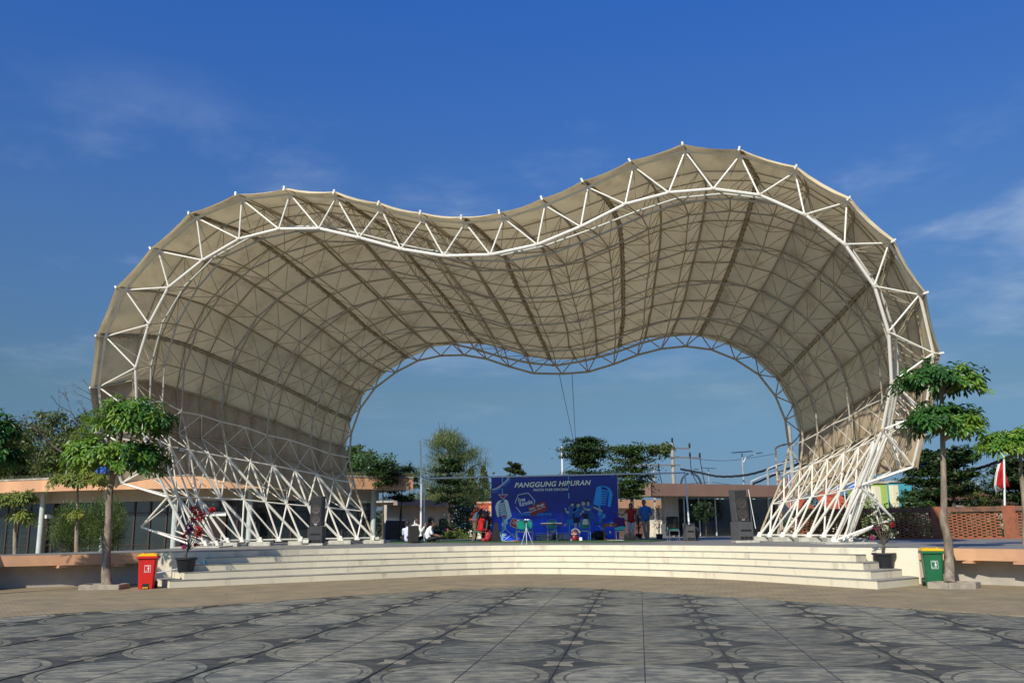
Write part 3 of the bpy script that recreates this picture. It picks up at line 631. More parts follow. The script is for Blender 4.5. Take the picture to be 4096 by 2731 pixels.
office = thing('office_building', 'flat roofed building with deep brown fascia and dark shop glazing behind the right loudspeaker stack', 'building', Q(2880, 54, DECK))
ol = [Q(2593, 51, 3.5), Q(3157, 56, 3.5)]
strip(ol, 3.18, 3.87, .3).build('fascia', M['brownfascia'], office); strip(ol, 3.5, 3.6, 10, .3).build('roof_slab', M['parapet'], office)
strip(ol, 3.185, 3.22, 2.2, .3).build('soffit', M['beige'], office)
b = MB(); b.bar(ol[0] + Vector((0, 0, 0)), ol[0] + Vector((1.3, 4, 0)), .3, .69); b.build('fascia_return', M['brownfascia'], office)
def on(px, off=0, z=0):
    d = (ol[1] - ol[0]).normalized(); lo, hi = -1.5, 2.5
    for _ in range(40):
        t = (lo + hi) / 2; p = ol[0].lerp(ol[1], t); v = Vector((p.x - d.y * off, p.y + d.x * off, 1.6)) - EYE
        if 2048 + FPX * v.dot(cR) / v.dot(cF) < px: lo = t
        else: hi = t
    return Vector((p.x - d.y * off, p.y + d.x * off, z))
def wallseg(x0, x1, z0, z1, off, th, nm, m, par=office):
    b = MB(); z = (z0 + z1) / 2; b.bar(on(x0, off, z), on(x1, off, z), th, z1 - z0); return b.build(nm, m, par)
wallseg(2655, 2690, DECK, 3.2, 1.2, .3, 'column', M['beige']); wallseg(2690, 2712, DECK, 3.2, 1.5, .2, 'wall', M['beige'])
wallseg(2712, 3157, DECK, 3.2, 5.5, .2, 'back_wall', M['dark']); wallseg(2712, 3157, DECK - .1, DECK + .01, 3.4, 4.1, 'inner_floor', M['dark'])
wallseg(3110, 3157, DECK, 3.2, 1.35, .2, 'wall', M['beige'])
xs = [2712, 2739, 2799, 2865, 2934, 3006, 3077, 3110]
for a, c in zip(xs, xs[1:]): wallseg(a, c, DECK + .02, 3.16, 1.5, .012, 'pane', glass)
for a in xs[1:-1]: wallseg(a - 1.3, a + 1.3, DECK, 3.16, 1.45, .06, 'mullion', M['white'])
for px in (2875, 2895, 3022):
    p = on(px, 3, 3.13); b = MB(); b.lathe([(.09, 0), (.09, .03)], p, 10); e = mat('lit_downlight', (1, 1, .9), .5) if px == 2875 else bpy.data.materials['lit_downlight']
    e.node_tree.nodes['Principled BSDF'].inputs['Emission Color'].default_value = (1, .95, .8, 1); e.node_tree.nodes['Principled BSDF'].inputs['Emission Strength'].default_value = 5
    b.build('downlight', e, office)
# desk things inside
b = MB()
for px in (2850, 2885, 2925, 3020): p = on(px, 2.6, DECK + .9); b.box(p.x - .28, p.x + .28, p.y - .05, p.y + .05, p.z, p.z + .45)
p = on(2840, 2.8, DECK); q = on(2940, 2.8, DECK); b.bar(p + Vector((0, 0, .75)), q + Vector((0, 0, .75)), .6, .05); tag(b.build('office_desk', mat('office_dark_green', (.03, .07, .06), .5)), 'dim desk with dark screens behind the shop glazing', 'desk')
wallseg(2655, 2678, DECK, 1.62, .2, .5, 'counter', mat('grey_counter', (.12, .125, .13), .6))

mid = thing('peach_building', 'cream walled building with bright peach fascia seen beyond the two standing people', 'building', Q(2560, 66, 0))
ml = [Q(2440, 82, 3), Q(2662, 86, 3)]
def onm(px, off=0, z=0):
    t = (px - 2440) / 222; p = ml[0].lerp(ml[1], t); return Vector((p.x, p.y + off, z))
strip(ml, 3.1, 3.85, .3).build('fascia', M['peach2'], mid); strip(ml, 3.4, 3.5, 8, .3).build('roof_slab', M['parapet'], mid)
strip([onm(2440, .9), onm(2662, .9)], 0, 3.15, .2).build('wall', M['beige'], mid)
b = MB(); b.bar(onm(2470, .8, 1.7), onm(2507, .8, 1.7), .05, .75); b.build('window_panel', mat('brown_panel', (.16, .08, .05), .7), mid)
b = MB(); b.bar(onm(2543, .8, 1.3), onm(2567, .8, 1.3), .05, 1.9); b.build('doorway', M['dark'], mid)
b = MB(); b.bar(Q(2470, 72, .95), Q(2592, 76, .95), .15, 1.8); tag(b.build('garden_wall', mat('terracotta_wall', (.52, .24, .15), .8, var=.2)), 'terracotta coloured garden wall behind the woman in the red top', 'wall')
b = MB(); b.bar(Q(2598, 68, .95), Q(2658, 68, .95), .15, 2.0); tag(b.build('low_wall', M['cream']), 'low sunlit cream wall right of the man in the blue T-shirt', 'wall')

def roof_tiles(name, O, ux, uv, n, m_, mt, parent, bump=.03):   # pan tiles as ridged rows
    b = MB(); W = ux.length; H = uv.length; a = ux / W; d = uv / H; nm = a.cross(d).normalized()
    if nm.z < 0: nm = -nm
    rows, cols = m_, n; vs = []; fs = []
    for r in range(rows + 1):
        for c in range(cols * 2 + 1):
            p = O + ux * (c / (cols * 2)) + uv * (r / rows) + nm * (bump if c % 2 else 0); vs.append(p); vs.append(p + nm * .035)
    C = cols * 2 + 1
    for r in range(rows):
        for c in range(cols * 2):
            lo = [((r) * C + c) * 2 + 1, ((r) * C + c + 1) * 2 + 1, ((r + 1) * C + c + 1) * 2, ((r + 1) * C + c) * 2]; fs.append(tuple(lo))
            if r: fs.append((((r) * C + c) * 2, ((r) * C + c + 1) * 2, ((r) * C + c + 1) * 2 + 1, ((r) * C + c) * 2 + 1))
    b.add(vs, fs); return b.build(name, mt, parent, fix=False)
house = thing('tiled_house', 'small house with a steep orange pan tile roof left of the blue banner', 'house', Q(1920, 82, 0))
O = Q(1866, 79, 2.1); b = MB(); b.box(O.x + .2, O.x + 7, O.y + .4, O.y + 5, 0, 2.3); b.build('wall', M['cream'], house)
roof_tiles('roof', O, Vector((8, 0, 0)), Vector((.8, 3.0, 1.55)), 34, 12, M['tile'], house)
b = MB(); b.bar(O + Vector((.7, 3, 1.6)), O + Vector((8, 3, 1.62)), .2, .14); b.build('ridge', mat('ridge_cap', (.6, .4, .3), .8), house)
b = MB(); p = Q(1961, 79.5, 2.95); b.box(p.x - .12, p.x + .15, p.y - .1, p.y + .3, 2.2, 3.35); b.build('gable_end', M['peach2'], house)
# houses seen on the right through and beyond the shell
def rhouse(lab, px, y, w, zt, zb, mt, mw, rise=1.4, nm='distant_house', group='houses beyond the brick wall'):
    O = Q(px, y, zb); h = thing(nm, lab, 'house', (O.x, O.y, 0), group)
    b = MB(); b.box(O.x + .3, O.x + w - .3, O.y + .5, O.y + 6, 0, zb + .1); b.build('wall', mw, h)
    roof_tiles('roof', O, Vector((w, 0, 0)), Vector((0, 3.2, zt - zb)), int(w * 3), 10, mt, h)
    b = MB(); b.bar(O + Vector((0, 3.2, zt - zb + .05)), O + Vector((w, 3.2, zt - zb + .05)), .18, .12); b.build('ridge', mt, h)
    b = MB(); b.box(O.x + w * .4, O.x + w * .4 + 1, O.y + .42, O.y + .5, zb - 1.3, zb - .4); ww = b.build('window', M['dark'], h)
    b = MB(); b.box(O.x + w * .4 - .05, O.x + w * .4 + 1.05, O.y + .36, O.y + .5, zb - 1.36, zb - 1.3); b.build('sill', M['white'], ww)
    return h
rhouse('house with bright orange tiled roof behind the rearmost right legs of the shell', 3140, 62, 2.1, 3.55, 2.5, M['tile'], M['cream'])
rhouse('house with orange tiled roof behind the middle right legs of the shell', 3312, 62, 1.9, 3.75, 2.35, M['tile'], M['cream'])
rhouse('house with wide brown tiled roof behind the trunk of the right tree', 3742, 74, 3.4, 4.9, 3.2, M['tile_brown'], mat('grey_house_wall', (.3, .3, .28), .8))
rhouse('house with low dark red roof left of the hanging flag', 3962, 66, 2.6, 3.75, 2.9, M['tile_brown'], M['beige'])
for px, y, x1, z0, z1, col, lab in ((3478, 66, 3556, 2.6, 4.35, (.33, .46, .10), 'lime green painted gable of a play building seen through the right shell legs'), (3553, 68, 3655, 2.3, 4.5, (.05, .30, .34), 'teal painted block beside the lime green gable')):
    a = Q(px, y, z0); c = Q(x1, y, z0); g = thing('play_building', lab, 'building', (a.x, a.y, 0)); b = MB(); b.box(a.x, c.x, a.y, a.y + 4, 0, z1); b.build('wall', mat('play_paint', col, .7, var=.15), g)
    b = MB(); b.prism([(a.x + .2, a.y), (a.x + .5, a.y - .05), (a.x + .9, a.y)], z0, z1 - .2); b.build('pilaster', mat('play_trim', (.65, .6, .4), .7), g)
    b = MB(); b.box(a.x - .1, c.x + .1, a.y - .12, a.y + 4.1, z1, z1 + .12); b.build('roof', M['parapet'], g)
b = MB(); a = Q(3378, 58, 3.6); vs = [a, a + Vector((1.1, 0, .1)), a + Vector((1.2, 1.5, .45)), a + Vector((.1, 1.5, .55)), a + Vector((.6, .6, .65))]; b.add(vs, [(0, 1, 4), (1, 2, 4), (2, 3, 4), (3, 0, 4)])
tp = thing('tarpaulin', 'blue tarpaulin canopy behind the right legs of the shell', 'tarpaulin', a); b.build('sheet', mat('blue_tarp', (.02, .14, .45), .5), tp)
b = MB()
for p in vs[:4]: b.tube([Vector((p.x, p.y, 0)), p], .03, 5)
b.build('post', M['white'], tp)

# ------------------------------------------------------------------ perforated brick wall on the right
brk = mat('red_clay_brick', (.30, .098, .045), .85, col2=(.19, .065, .035), vscale=5, thr=(.3, .7), bump=.3, bscale=40)
W0, W1 = Q(3180, 41.2, 1), Q(4900, 33.6, 1); wd = (W1 - W0); wd.z = 0; wlen = wd.length; wd.normalize(); wn_ = Vector((wd.y, -wd.x, 0))
bw = thing('brick_wall', 'red brick screen wall with open lattice panels and solid piers behind the right wing of the stage', 'wall', (W0.x, W0.y, 0))
def wpos(px):
    lo, hi = 0, wlen
    for _ in range(40):
        m_ = (lo + hi) / 2; p = W0 + wd * m_; d = Vector((p.x, p.y, 1.5)) - EYE; x = 2048 + FPX * d.dot(cR) / d.dot(cF)
        if x < px: lo = m_
        else: hi = m_
    return lo
def wbox(s0, s1, z0, z1, d, nm, m_):
    b = MB(); c = W0 + wd * ((s0 + s1) / 2); b.frame_box((c.x, c.y, (z0 + z1) / 2), wd * ((s1 - s0) / 2), wn_ * d, Vector((0, 0, (z1 - z0) / 2))); return b.build(nm, m_, bw, bevel=.006)
piers = [(3440 - 60, 3440), (3727, 3790), (4013, 4068), (4310, 4370)]; pr_ = [(wpos(a), wpos(c)) for a, c in piers]
ZB, ZC = DECK + .06, 2.0
for a, c in pr_: wbox(a, c, 0, ZC + .22, .17, 'pier', brk)
wbox(0, wlen, ZC, ZC + .2, .14, 'coping', mat('old_coping_brick', (.22, .10, .055), .9, col2=(.09, .055, .04), vscale=4)); wbox(0, wlen, 0, ZB, .13, 'base_course', brk)
bb = MB(); bb.box(-.112, .112, -.055, .055, .002, .0545); bmesh_ = None
count = 0; rest = MB()
edges_ = [(0, pr_[0][0])] + [(pr_[i][1], pr_[i + 1][0]) for i in range(3)] + [(pr_[3][1], wlen)]
spans = sorted(edges_[1:4], key=lambda e: -e[1]) + [edges_[0], edges_[4]]
proto = None; rotz = math.atan2(wd.y, wd.x)
for a, c in spans:
    for r in range(int((ZC - ZB) / .0575)):
        s = a + (.115 if r % 2 == 0 else -.057)
        while s < c:
            if s + .11 <= c + .05 and s >= a - .06:
                p = W0 + wd * s; z = ZB + r * .0575
                if count < 290:
                    if proto is None: proto = bb.build('brick', brk); proto.parent = bw; o = proto
                    else: o = proto.copy(); COL.objects.link(o)
                    o.location = Vector((p.x - WL[bw.name].x, p.y - WL[bw.name].y, z)); o.rotation_euler = (0, 0, rotz + rnd.uniform(-.02, .02)); count += 1
                else: rest.frame_box((p.x, p.y, z + .028), wd * .112, wn_ * .055, Vector((0, 0, .026)))
            s += .344
rest.build('brickwork', brk, bw, fix=False)['kind'] = 'stuff'

# ------------------------------------------------------------------ poles, lamps, cables, flag
grey_pole = mat('galvanised_pole', (.42, .44, .45), .45, metal=.3, var=.2); conc_pole = mat('concrete_pole', (.38, .36, .31), .9, var=.2, vscale=2)
def solar_lamp(px, y, ztop, flip, lab):
    o = Q(px, y, 0); t = thing('solar_street_lamp', lab, 'street lamp', o, 'solar street lamps'); s = 1
    b = MB(); b.tube([o, o + Vector((0, 0, ztop * .7)), o + Vector((0, 0, ztop - .1))], [.09, .07, .05], 8); b.build('pole', grey_pole, t, True)
    b = MB(); c = o + Vector((0, 0, ztop)); b.frame_box(c, Vector((.75, 0, .05 * flip)), Vector((0, .42, .05)), Vector((0, -.003, .022))); b.build('solar_panel', mat('solar_cells', (.02, .025, .05), .25) if 'solar_cells' not in bpy.data.materials else bpy.data.materials['solar_cells'], t)
    b = MB(); b.tube([o + Vector((0, 0, ztop - .9)), o + Vector((.25 * flip, 0, ztop - .45)), o + Vector((.9 * flip, 0, ztop - .2)), o + Vector((1.15 * flip, 0, ztop - .14))], .03, 6); b.build('arm', grey_pole, t, True)
    b = MB(); b.frame_box(o + Vector((1.3 * flip, 0, ztop - .1)), Vector((.24, 0, .035 * flip)), Vector((0, .1, 0)), Vector((0, 0, .03))); b.build('lamp_head', M['black_plastic'], t)
solar_lamp(2990, 70, 7.0, 1, 'larger solar street lamp with tilted panel above the office building roof')
solar_lamp(2848, 100, 7.6, -1, 'smaller more distant solar street lamp left of the larger one')
solar_lamp(3935, 110, 6.8, -1, 'far solar street lamp between the right trees')
ep = thing('utility_pole', 'concrete utility pole with three crossarms and insulators above the office roof', 'utility pole', Q(2706, 75, 0))
o = Q(2706, 75, 0); b = MB(); b.tube([o, o + Vector((0, 0, 8.2))], [.2, .13], 10); b.build('pole', conc_pole, ep, True)
for z, x0, x1 in ((7.75, -.95, 1.45), (6.98, -.25, 2.3), (6.4, -3.6, .6)):
    b = MB(); b.bar(o + Vector((x0, -.15, z)), o + Vector((x1, -.15, z - .05)), .09, .11); b.build('crossarm', mat('crossarm_grey', (.13, .12, .11), .7) if 'crossarm_grey' not in bpy.data.materials else bpy.data.materials['crossarm_grey'], ep)
for x, z in ((0, 8.2), (-.8, 7.8), (1.4, 7.75), (1.4, 7.0), (2.2, 6.95), (-2.2, 6.1), (-1.2, 6.1)):
    b = MB(); b.lathe([(.04, 0), (.1, .05), (.05, .1), (.11, .16), (.05, .22), (.1, .28), (.03, .42)], o + Vector((x, -.15, z)), 8); b.build('insulator', M['black_plastic'], ep, True)
blk = mat('black_cable', (.015, .015, .016), .6)
b = MB()
for x, z0, z1, bx in ((1.4, 7.0, 3.6, .9), (2.2, 6.9, 4.2, .3), (-2.2, 6.1, 3.9, -.4), (-1.2, 6.1, 3.9, .3)):
    b = MB(); b.tube(smoothpts([o + Vector((x, -.2, z0)), o + Vector((x + .1, -.2, (z0 + z1) / 2 + .4)), o + Vector((x + bx, -.2, z1 + .3)), o + Vector((x + bx * .2, -.2, z1))], 5), .035, 5); b.build('drop_cable', blk, ep, True)
for r in (.95, .85): b = MB(); b.tube([o + Vector((1.35 + r * math.sin(a) * .9, -.25, 4.75 + r * 1.05 * math.cos(a))) for a in np.linspace(0, 6.1, 18)], .04, 5); b.build('cable_loop', blk, ep, True)
tag(strip([Q(2622, 78, 0), Q(2630, 78, 0)], 0, 6.4, .15).build('utility_pole', conc_pole), 'plain concrete pole left of the utility pole, half hidden by the layered tree', 'utility pole')
q = Q(3191, 60, 0); b = MB(); b.tube([q, q + Vector((0, 0, 7.9))], [.17, .12], 10); tag(b.build('utility_pole', conc_pole, smooth=True), 'tall concrete pole standing just inside the right side of the rear arch', 'utility pole')
def cable(name, pts, r, lab, m_=blk, twist=True):
    P_ = smoothpts(pts, 8); b = MB()
    if twist:
        for ph in (0, 2.1, 4.2):
            b.tube([p + Vector((0, .05 * math.cos(i * .9 + ph), .05 * math.sin(i * .9 + ph))) for i, p in enumerate(P_)], r, 4, False)
    else: b.tube(P_, r, 4, False)
    tag(b.build(name, m_, smooth=True, fix=False), lab, 'cable')
cable('power_cable', [Q(2722, 75, 6.05), P(2790, 1888, 73), P(2880, 1905, 71), P(2990, 1898, 69), P(3090, 1870, 66), P(3165, 1840, 63), P(3260, 1850, 62)], .045, 'thick twisted black power cable sagging above the office roof')
cable('power_cable', [P(3000, 1940, 66), P(3110, 1893, 64), P(3200, 1850, 62)], .035, 'straight black cable rising to the right above the office roof')
cable('power_cable', [P(3690, 1895, 50), P(3830, 1890, 48), P(3930, 1868, 46), P(4010, 1838, 44), P(4200, 1760, 42)], .04, 'black twisted cable behind the two trees on the far right')
for i, (a, c) in enumerate((((1840, 1985), (1990, 1978)), ((1840, 2010), (1990, 1990)), ((2220, 1905), (2290, 1855)), ((2300, 1858), (2400, 1900)), ((2640, 1935), (2840, 1928)), ((2850, 1928), (2990, 1940)), ((2700, 1825), (3100, 1815)))):
    m_ = P((a[0] + c[0]) / 2, (a[1] + c[1]) / 2 + (22 if i == 6 else 3), 80)
    cable('thin_wire', [P(a[0], a[1], 80), m_, P(c[0], c[1], 80)], .018, ['upper thin wire left of the banner', 'lower thin wire left of the banner', 'thin wire rising to the pole behind the banner', 'thin wire falling right from the pole behind the banner', 'thin wire low over the office roof', 'thin wire left of the large solar lamp', 'long thin sagging wire above the solar lamps'][i], blk, False)
a = IN[11][14]; c = P(2300, 1775, 57)
for k, (px0, py0) in enumerate(((2237, 1497), (2288, 1492))):
    s0 = P(px0, py0, IN[11][14].y); b = MB(); b.tube([s0, P(2298 + 5 * k, 1780, 56)], .012, 4); tag(b.build('guy_wire', blk), ['slanting guy wire hanging from the middle of the rear arch', 'near vertical guy wire hanging from the middle of the rear arch'][k], 'wire')
q = Q(3126, 38, DECK); rp_ = thing('rusty_pole', 'rusty bent topped pole standing on the stage at the right legs of the shell', 'pole', q)
rust = mat('rust_and_white_paint', (.55, .50, .40), .8, col2=(.30, .11, .04), vscale=4, stretch=(1, 1, 1.5), thr=(.42, .55))
b = MB(); b.tube(smoothpts([q, q + Vector((0, 0, 1.9)), q + Vector((0, 0, 3.5)), q + Vector((.08, 0, 3.78)), q + Vector((.65, 0, 3.95))], 6), .035, 7); b.build('pipe', rust, rp_, True)
b = MB(); b.tube([q + Vector((.07, 0, 0)), q + Vector((.07, 0, 2.65))], .03, 6); b.build('inner_pipe', rust, rp_); b = MB(); b.lathe([(.04, 0), (.06, .03), (.04, .16)], q + Vector((.07, 0, 2.65)), 8); b.build('lamp_holder', M['black_plastic'], rp_)
for px, zt, z0, lab in ((3021, 4.4, 0, 'lower grey pipe hoop above the office roof'), (3090, 5.2, 0, 'taller grey pipe hoop above the office roof')):
    q = Q(px, 62, 0); b = MB(); b.tube([q, q + Vector((0, 0, zt))], .09, 7); b.tube(smoothpts([q + Vector((0, 0, zt)), q + Vector((.9, 0, zt + .35)), q + Vector((2.2, 0, zt + .6)), q + Vector((4, 0, zt + .5))], 5), .05, 6); tag(b.build('pipe_hoop', grey_pole, smooth=True), lab, 'pipe frame')
q = Q(2256, 60, 0); b = MB(); b.tube([q, q + Vector((0, 0, 6.7))], .06, 8); tag(b.build('flagpole', M['white'], smooth=True), 'slim white pole rising behind the banner beside the dark umbrella shaped tree', 'pole')
q = Q(3800, 62, 0); t = thing('street_lamp', 'street lamp with two curved arms behind the trunk of the right tree', 'street lamp', q); b = MB(); b.tube([q, q + Vector((0, 0, 5.6))], [.1, .06], 8); b.build('pole', grey_pole, t, True)
for s_ in (-1, 1):
    b = MB(); b.tube(smoothpts([q + Vector((0, 0, 5.2)), q + Vector((.5 * s_, 0, 5.85)), q + Vector((1.2 * s_, 0, 6.1)), q + Vector((1.8 * s_, 0, 6.05))], 5), .035, 6); b.frame_box(q + Vector((1.95 * s_, 0, 6.03)), Vector((.22, 0, 0)), Vector((0, .08, 0)), Vector((0, 0, .04))); b.build('arm', grey_pole, t, True)
# flag
q = Q(4022, 43, 0); fp = thing('flagpole', 'white pole with a limp red over white flag behind the brick wall', 'flag', q); b = MB(); b.tube([q, P(4016, 1836, 43)], .045, 8); b.build('pole', M['white'], fp, True)
def cloth(poly_rows, m_, nm, par):
    b = MB(); n = len(poly_rows[0]); vs = [p for r in poly_rows for p in r]; fs = [(i * n + j, i * n + j + 1, (i + 1) * n + j + 1, (i + 1) * n + j) for i in range(len(poly_rows) - 1) for j in range(n - 1)]; b.add(vs, fs); o = b.build(nm, m_, par, True, fix=False); sm = o.modifiers.new('thick', 'SOLIDIFY'); sm.thickness = .01; return o
def flagrow(pxs, py0, py1): return [P(px, py0 + (py1 - py0) * i / (len(pxs) - 1), 43 + .08 * math.sin(i * 2.1)) for i, px in enumerate(pxs)]
cloth([flagrow([4013, 4009, 4004], 1845, 1850), flagrow([4018, 4008, 3992], 1880, 1890), flagrow([4030, 4008, 3985], 1920, 1935), flagrow([4040, 4025, 4014], 1945, 1955)], mat('flag_red', (.55, .015, .02), .8, trans=.25), 'red_half', fp)
cloth([flagrow([4004, 3998, 3992], 1850, 1856), flagrow([3992, 3986, 3981], 1890, 1898), flagrow([3985, 3981, 3977], 1935, 1940), flagrow([4014, 3999, 3984], 1955, 1972)], mat('flag_white', (.75, .74, .72), .8, trans=.25), 'white_half', fp)
q = Q(3157, 60, 3.9); b = MB(); b.tube([q + Vector((0, 0, -3.9)), q + Vector((0, 0, .9))], .02, 5); b.cm = 1; b.add([q + Vector((0, 0, .8)), q + Vector((-.1, 0, .2)), q + Vector((-.22, 0, .15)), q + Vector((-.15, 0, .5))], [(0, 1, 2, 3)]); tag(b.build('small_flag', [M['white'], bpy.data.materials['flag_red']]), 'small dark red flag at the right end of the office roof', 'flag')
q = Q(412, 47.5, 4.1); t = thing('water_tank', 'blue plastic water tank on the pavilion roof half hidden by the left tree', 'water tank', q); bl = mat('tank_blue', (.01, .10, .50), .5)
b = MB(); b.box(q.x - .28, q.x + .28, q.y - .3, q.y + .3, q.z, q.z + .62); b.build('body', bl, t, bevel=.04); b = MB(); b.box(q.x - .3, q.x + .3, q.y - .32, q.y + .32, q.z + .63, q.z + .68); b.lathe([(.12, .68), (.1, .8)], q, 10); b.build('lid', bl, t)
q = Q(262, 46.8, 4.1); b = MB(); b.tube([q, q + Vector((0, 0, 1.9)), q + Vector((-.08, 0, 1.95))], .02, 6); tag(b.build('roof_pipe', M['white']), 'thin white vent pipe standing on the pavilion roof', 'pipe')
# ------------------------------------------------------------------ vegetation
bark = mat('grey_brown_bark', (.30, .24, .165), .9, col2=(.15, .12, .085), vscale=7, stretch=(1, 1, .35), bump=.6, bscale=25)
bark_d = mat('dark_bark', (.09, .075, .055), .9, var=.4, vscale=6)
LG = leafmat('bright_glossy_leaf', (.22, .34, .03), (.07, .19, .022), 2.2, .38, .32)
LD = leafmat('deep_glossy_leaf', (.06, .16, .022), (.025, .085, .016), 2.2, .28, .32)
LY = leafmat('yellow_green_leaf', (.24, .27, .04), (.11, .17, .03), 1.6, .35)
LO = leafmat('olive_leaf', (.15, .18, .035), (.065, .095, .02), .7, .3)
LK = leafmat('dark_layered_leaf', (.05, .09, .02), (.02, .045, .012), .9, .15)
LP = leafmat('pine_needle', (.15, .18, .05), (.06, .095, .025), .6, .2)
def mesh_tris(name, V, F, m_, parent):
    me = bpy.data.meshes.new(name); off = WL.get(parent.name, Vector()) if parent else Vector()
    V = V - np.array(off); me.vertices.add(len(V)); me.vertices.foreach_set('co', V.astype(np.float32).ravel())
    n = len(F); k = F.shape[1]; me.loops.add(n * k); me.loops.foreach_set('vertex_index', F.astype(np.int32).ravel()); me.polygons.add(n)
    me.polygons.foreach_set('loop_start', np.arange(0, n * k, k, dtype=np.int32)); me.polygons.foreach_set('loop_total', np.full(n, k, dtype=np.int32))
    me.materials.append(m_); me.update(calc_edges=True); me.validate(); return link(name, me, parent)
def unit(v): return v / (np.linalg.norm(v, axis=-1, keepdims=True) + 1e-9)
def whorl_mesh(centers, ups, L_, W_, m_, name, parent, nl=8, droop=.45):
    V = []; F = []; c0 = 0
    for c, u in zip(centers, ups):
        u = np.array(u) / np.linalg.norm(u); a = np.cross(u, [0, .3, 1.]); a /= np.linalg.norm(a) + 1e-9; b_ = np.cross(u, a); ph = npr.rand() * 6.28; sc = .75 + .5 * npr.rand()
        for k in range(nl):
            t = ph + 2 * math.pi * k / nl + npr.randn() * .12; d = a * math.cos(t) + b_ * math.sin(t); el = .15 + npr.randn() * .25; l = L_ * sc * (.8 + .4 * npr.rand()); w = W_ * sc
            dd = d * math.cos(el) + u * math.sin(el); s = np.cross(dd, u); s /= np.linalg.norm(s) + 1e-9; g = np.array([0, 0, -1.]) * l * droop
            b0 = c + dd * l * .08; m1 = c + dd * l * .5 + g * .15; m2 = c + dd * l * .82 + g * .5; tp = c + dd * l + g * .9; nn_ = np.cross(s, dd) * w * .22
            V += [b0, m1 + s * w * .8 + nn_, m2 + s * w + nn_, tp, m2 - s * w + nn_, m1 - s * w * .8 + nn_, m2]
            F += [(c0, c0 + 1, c0 + 2, c0 + 6), (c0 + 6, c0 + 2, c0 + 3, c0 + 3), (c0, c0 + 6, c0 + 4, c0 + 5), (c0 + 6, c0 + 3, c0 + 4, c0 + 4)]; c0 += 7
    b = MB(); b.v = [tuple(v) for v in V]; b.f = [tuple(dict.fromkeys(f)) for f in F]; b.m = [0] * len(F)
    return b.build(name, m_, parent, fix=False)
def leaf_cloud(P0, N0, size, m_, name, parent, aspect=.45, jitter=.9):   # P0 points, N0 preferred normals
    n = len(P0); nrm = unit(N0 + npr.randn(n, 3) * jitter); t = unit(np.cross(nrm, npr.randn(n, 3))); b_ = np.cross(nrm, t); s = (size * (.6 + .8 * npr.rand(n)))[:, None]
    V = np.stack([P0 - t * s, P0 + b_ * s * aspect, P0 + t * s, P0 - b_ * s * aspect], 1).reshape(-1, 3); F = np.arange(4 * n).reshape(n, 4); return mesh_tris(name, V, F, m_, parent)
def ell(n, c, r, shell=.55):
    d = unit(npr.randn(n, 3)); q = (shell + (1 - shell) * npr.rand(n) ** .6)[:, None]; return np.array(c) + d * q * np.array(r), d
def clumps(c, r, nclump, nleaf, cs=.28):   # leaf points gathered in clumps through a crown's outer volume
    C, _ = ell(nclump, c, r, .45); P_ = []; D = []
    for q in C:
        s = cs * np.mean(r) * (.6 + .8 * npr.rand()); d = npr.randn(nleaf, 3); p = q + d * s * np.array([.6, .6, .42]); P_.append(p); D.append(unit(p - q + np.array([0, 0, .5]) * s))
    return np.concatenate(P_), np.concatenate(D), C

def umbrella_tree(lab, trunk, tiers, m_list, r0, nm='umbrella_tree', L_=.19, W_=.034, group=None, cut=None):
    t = thing(nm, lab, 'tree', trunk[0], group); P_ = smoothpts(trunk, 5); n = len(P_)
    b = MB(); b.tube(P_, [r0 * (1.18 - .78 * (i / (n - 1)) ** .8 + (.15 if i == 0 else 0)) for i in range(n)], 10); b.build('trunk', bark, t, True)
    for c, r, nw, mi in tiers:
        c = np.array(c); cs = []; us = []
        for _ in range(int(nw * 1.45)):
            d = npr.randn(3); d /= np.linalg.norm(d); d[2] = abs(d[2]) - .85 * npr.rand() ** 1.5; q = (.45 + .60 * npr.rand() ** .6)
            lump = 1 + .20 * math.sin(3.1 * math.atan2(d[1], d[0]) + c[2] * 5 + d[2] * 2) + .13 * math.sin(7 * math.atan2(d[1], d[0]) + d[2] * 4)
            cs.append(c + d * q * lump * np.array(r)); us.append(np.array([d[0] * .8, d[1] * .8, .75 + d[2] * .4]))
        whorl_mesh(cs, us, L_, W_, m_list[mi], 'crown', t)
        b = MB(); base = min(P_, key=lambda p: abs(p.z - (c[2] - r[2] * .75)))
        for k in range(9):
            a = 2 * math.pi * k / 9 + npr.rand() * .4; e = Vector((c[0] + math.cos(a) * r[0] * .75, c[1] + math.sin(a) * r[1] * .75, c[2] + r[2] * (.1 + .2 * npr.rand())))
            b.tube(smoothpts([base, base.lerp(e, .5) + Vector((0, 0, -.03)), e], 3), [r0 * .32] * 3 + [r0 * .2] * 2 + [r0 * .1] * 2, 5, False)
        b.build('branches', bark, t, True, fix=False)
    return t
def wp(px, py, y): return P(px, py, y)
# left foreground tree
y = 26.0
trk = [Q(427, 25.9, .08), wp(424, 2240, 26), wp(434, 2100, 26), wp(440, 1960, 26), wp(462, 1850, 26), wp(488, 1700, 26), wp(490, 1620, 26)]
A = wp(520, 1668, y); B = wp(455, 1835, y); C_ = wp(575, 1830, y); D = wp(340, 1800, y)
umbrella_tree('two tiered umbrella tree with glossy whorled leaves beside the red bin', trk,
    [((A.x, A.y, A.z), (1.08, .95, .60), 190, 0), ((A.x + .45, A.y, A.z - .1), (.78, .8, .52), 115, 1), ((B.x, B.y, B.z + .05), (1.3, 1.0, .50), 200, 0), ((C_.x - .1, C_.y, C_.z), (.75, .8, .55), 105, 1), ((D.x, D.y, D.z + .04), (.55, .6, .38), 70, 0)], [LG, LD], .125)
y = 23.5
trk = [Q(3800, 22.95, .08), wp(3797, 2250, y), wp(3791, 2150, y), wp(3774, 2085, y), wp(3776, 2000, y), wp(3773, 1850, y), wp(3768, 1640, y), wp(3766, 1560, y)]
